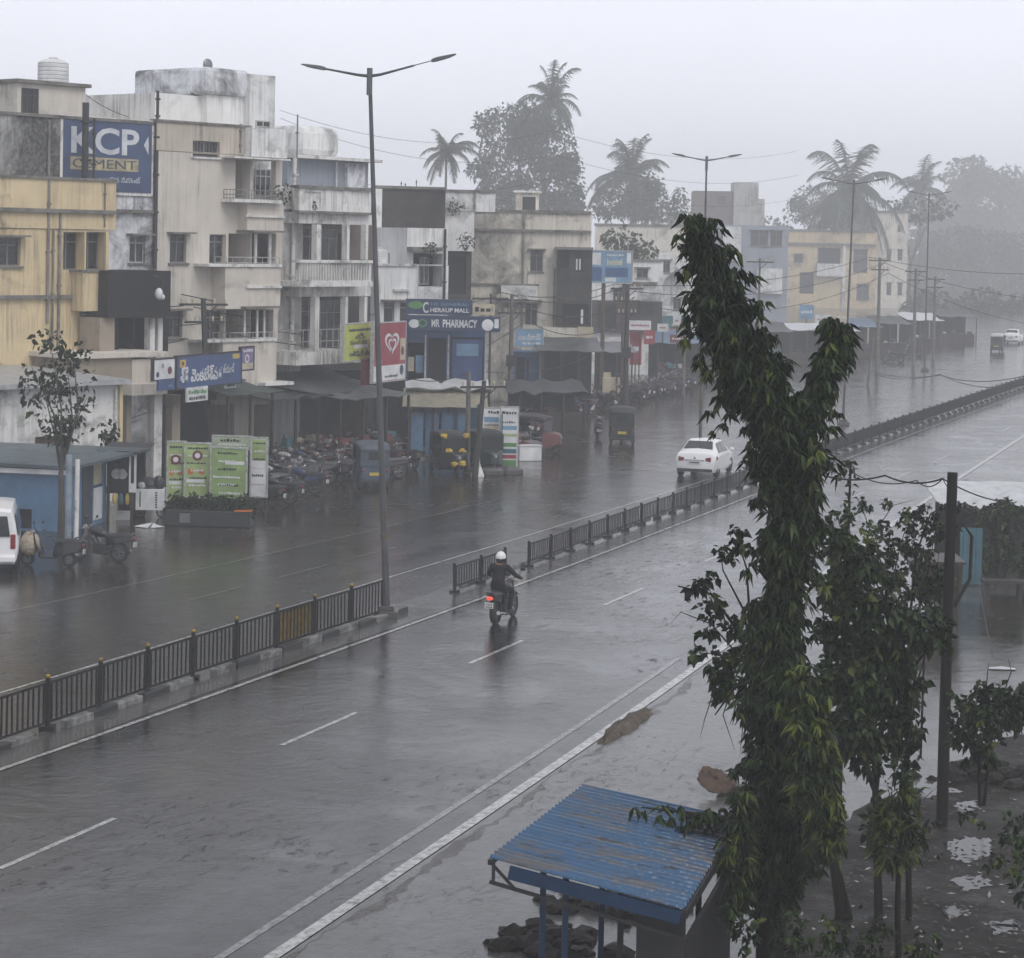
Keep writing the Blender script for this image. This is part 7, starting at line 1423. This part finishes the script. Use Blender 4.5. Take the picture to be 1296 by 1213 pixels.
struct(mb.build('leaf_litter', [P('brown_dead_leaf', (0.05,0.028,0.014), .5, var=.5), P('wet_dark_leaf', (0.02,0.018,0.01), .35), P('pale_litter', (0.28,0.27,0.25), .5, var=.4)]), 'stuff')
def rubble(label, u, v, w, n, mat, seed, hmax=.35):
    r = random.Random(seed); p = G(u, v); t = thing('rubble_heap', label, 'rubble', p)
    mb = MB()
    for _ in range(n):
        c = Vector((r.gauss(0,w*.5), r.gauss(0,w*.35), 0)); s = r.uniform(.06,.26); h = max(.05, hmax*(1-min(1,c.length/w)))*r.uniform(.5,1)
        k = len(mb.v); mb.ell(c+Vector((0,0,h*.4)), (s,s*r.uniform(.6,1),s*r.uniform(.35,.7)), 7, 5)
        mb.v[k:] = [tuple(Vector(q)+Vector((r.uniform(-.04,.04),r.uniform(-.04,.04),r.uniform(-.03,.03)))) for q in mb.v[k:]]
    o = mb.build('rubble_stones', mat, t); return t
rubble('dark muddy rubble heap in front of the bus shelter posts', 692, 1196, .8, 40, M_MUD, 1, .4)
rubble('wet rubble heap behind the bus shelter posts', 775, 1148, .9, 40, M_MUD, 2, .3)
rubble('stones at the foot of the low bush on the muddy bank', 1250, 985, 1.2, 46, M_MUD, 4, .4)
p = G(906, 1004); t = thing('rusty_lid', 'round rusty brown lid leaning on pale stones beside the drooping tree', 'lid', p, R(20)); mb = MB(); rot = Matrix.Rotation(R(62), 3, 'X'); k = len(mb.v); mb.wheel((0,0,.22), .01, .33, .05, 24, (0,-.45,.9)); mb.v = [tuple(Vector(q)*RT.uniform(.84,1.12)+rv(.025)) for q in mb.v]; mb.build('lid', P('rust_brown', (0.065,0.036,0.02), .7, var=.6, vs=6, bmp=.6, bs=14), t, smooth=40)
for q, s in (((.25,.1,.08),.16),((.05,-.15,.06),.12),((.4,-.05,.07),.14)): mb = MB(); mb.ell(q, (s,s*.8,s*.6), 7, 5); mb.build('stone', MC['wet_concrete'], t)
for i, (u, v, s) in enumerate(((1268,848,.32),)):
    p = G(u, v); t = thing('paper_sheet', 'white plastic sheet lying flat on the wet ground at the right', 'sheet', p, R(30*i)); mb = MB(); mb.add([(-s,-.2*s,.03),(s*.9,-.35*s,.035),(s,.25*s,.03),(.1*s,.5*s,.05),(-.8*s,.4*s,.03)], [(0,1,2,3,4)]); mb.build('sheet', M_TARPW, t)
# ---------------------------------------------------------------- rain haze
hb = MB(); hb.box(-300,-45,-1.2, 560,760,40)
hz = hb.build('haze', None) if False else None
m = bpy.data.materials.new('rain_haze'); m.use_nodes = True; n = m.node_tree; n.nodes.clear()
pv = n.nodes.new('ShaderNodeVolumePrincipled'); o = n.nodes.new('ShaderNodeOutputMaterial')
pv.inputs['Density'].default_value = 0.0016; pv.inputs['Color'].default_value = (0.97,0.98,1.0,1); pv.inputs['Anisotropy'].default_value = 0.0
n.links.new(pv.outputs[0], o.inputs['Volume'])
struct(hb.build('haze', m), 'stuff')
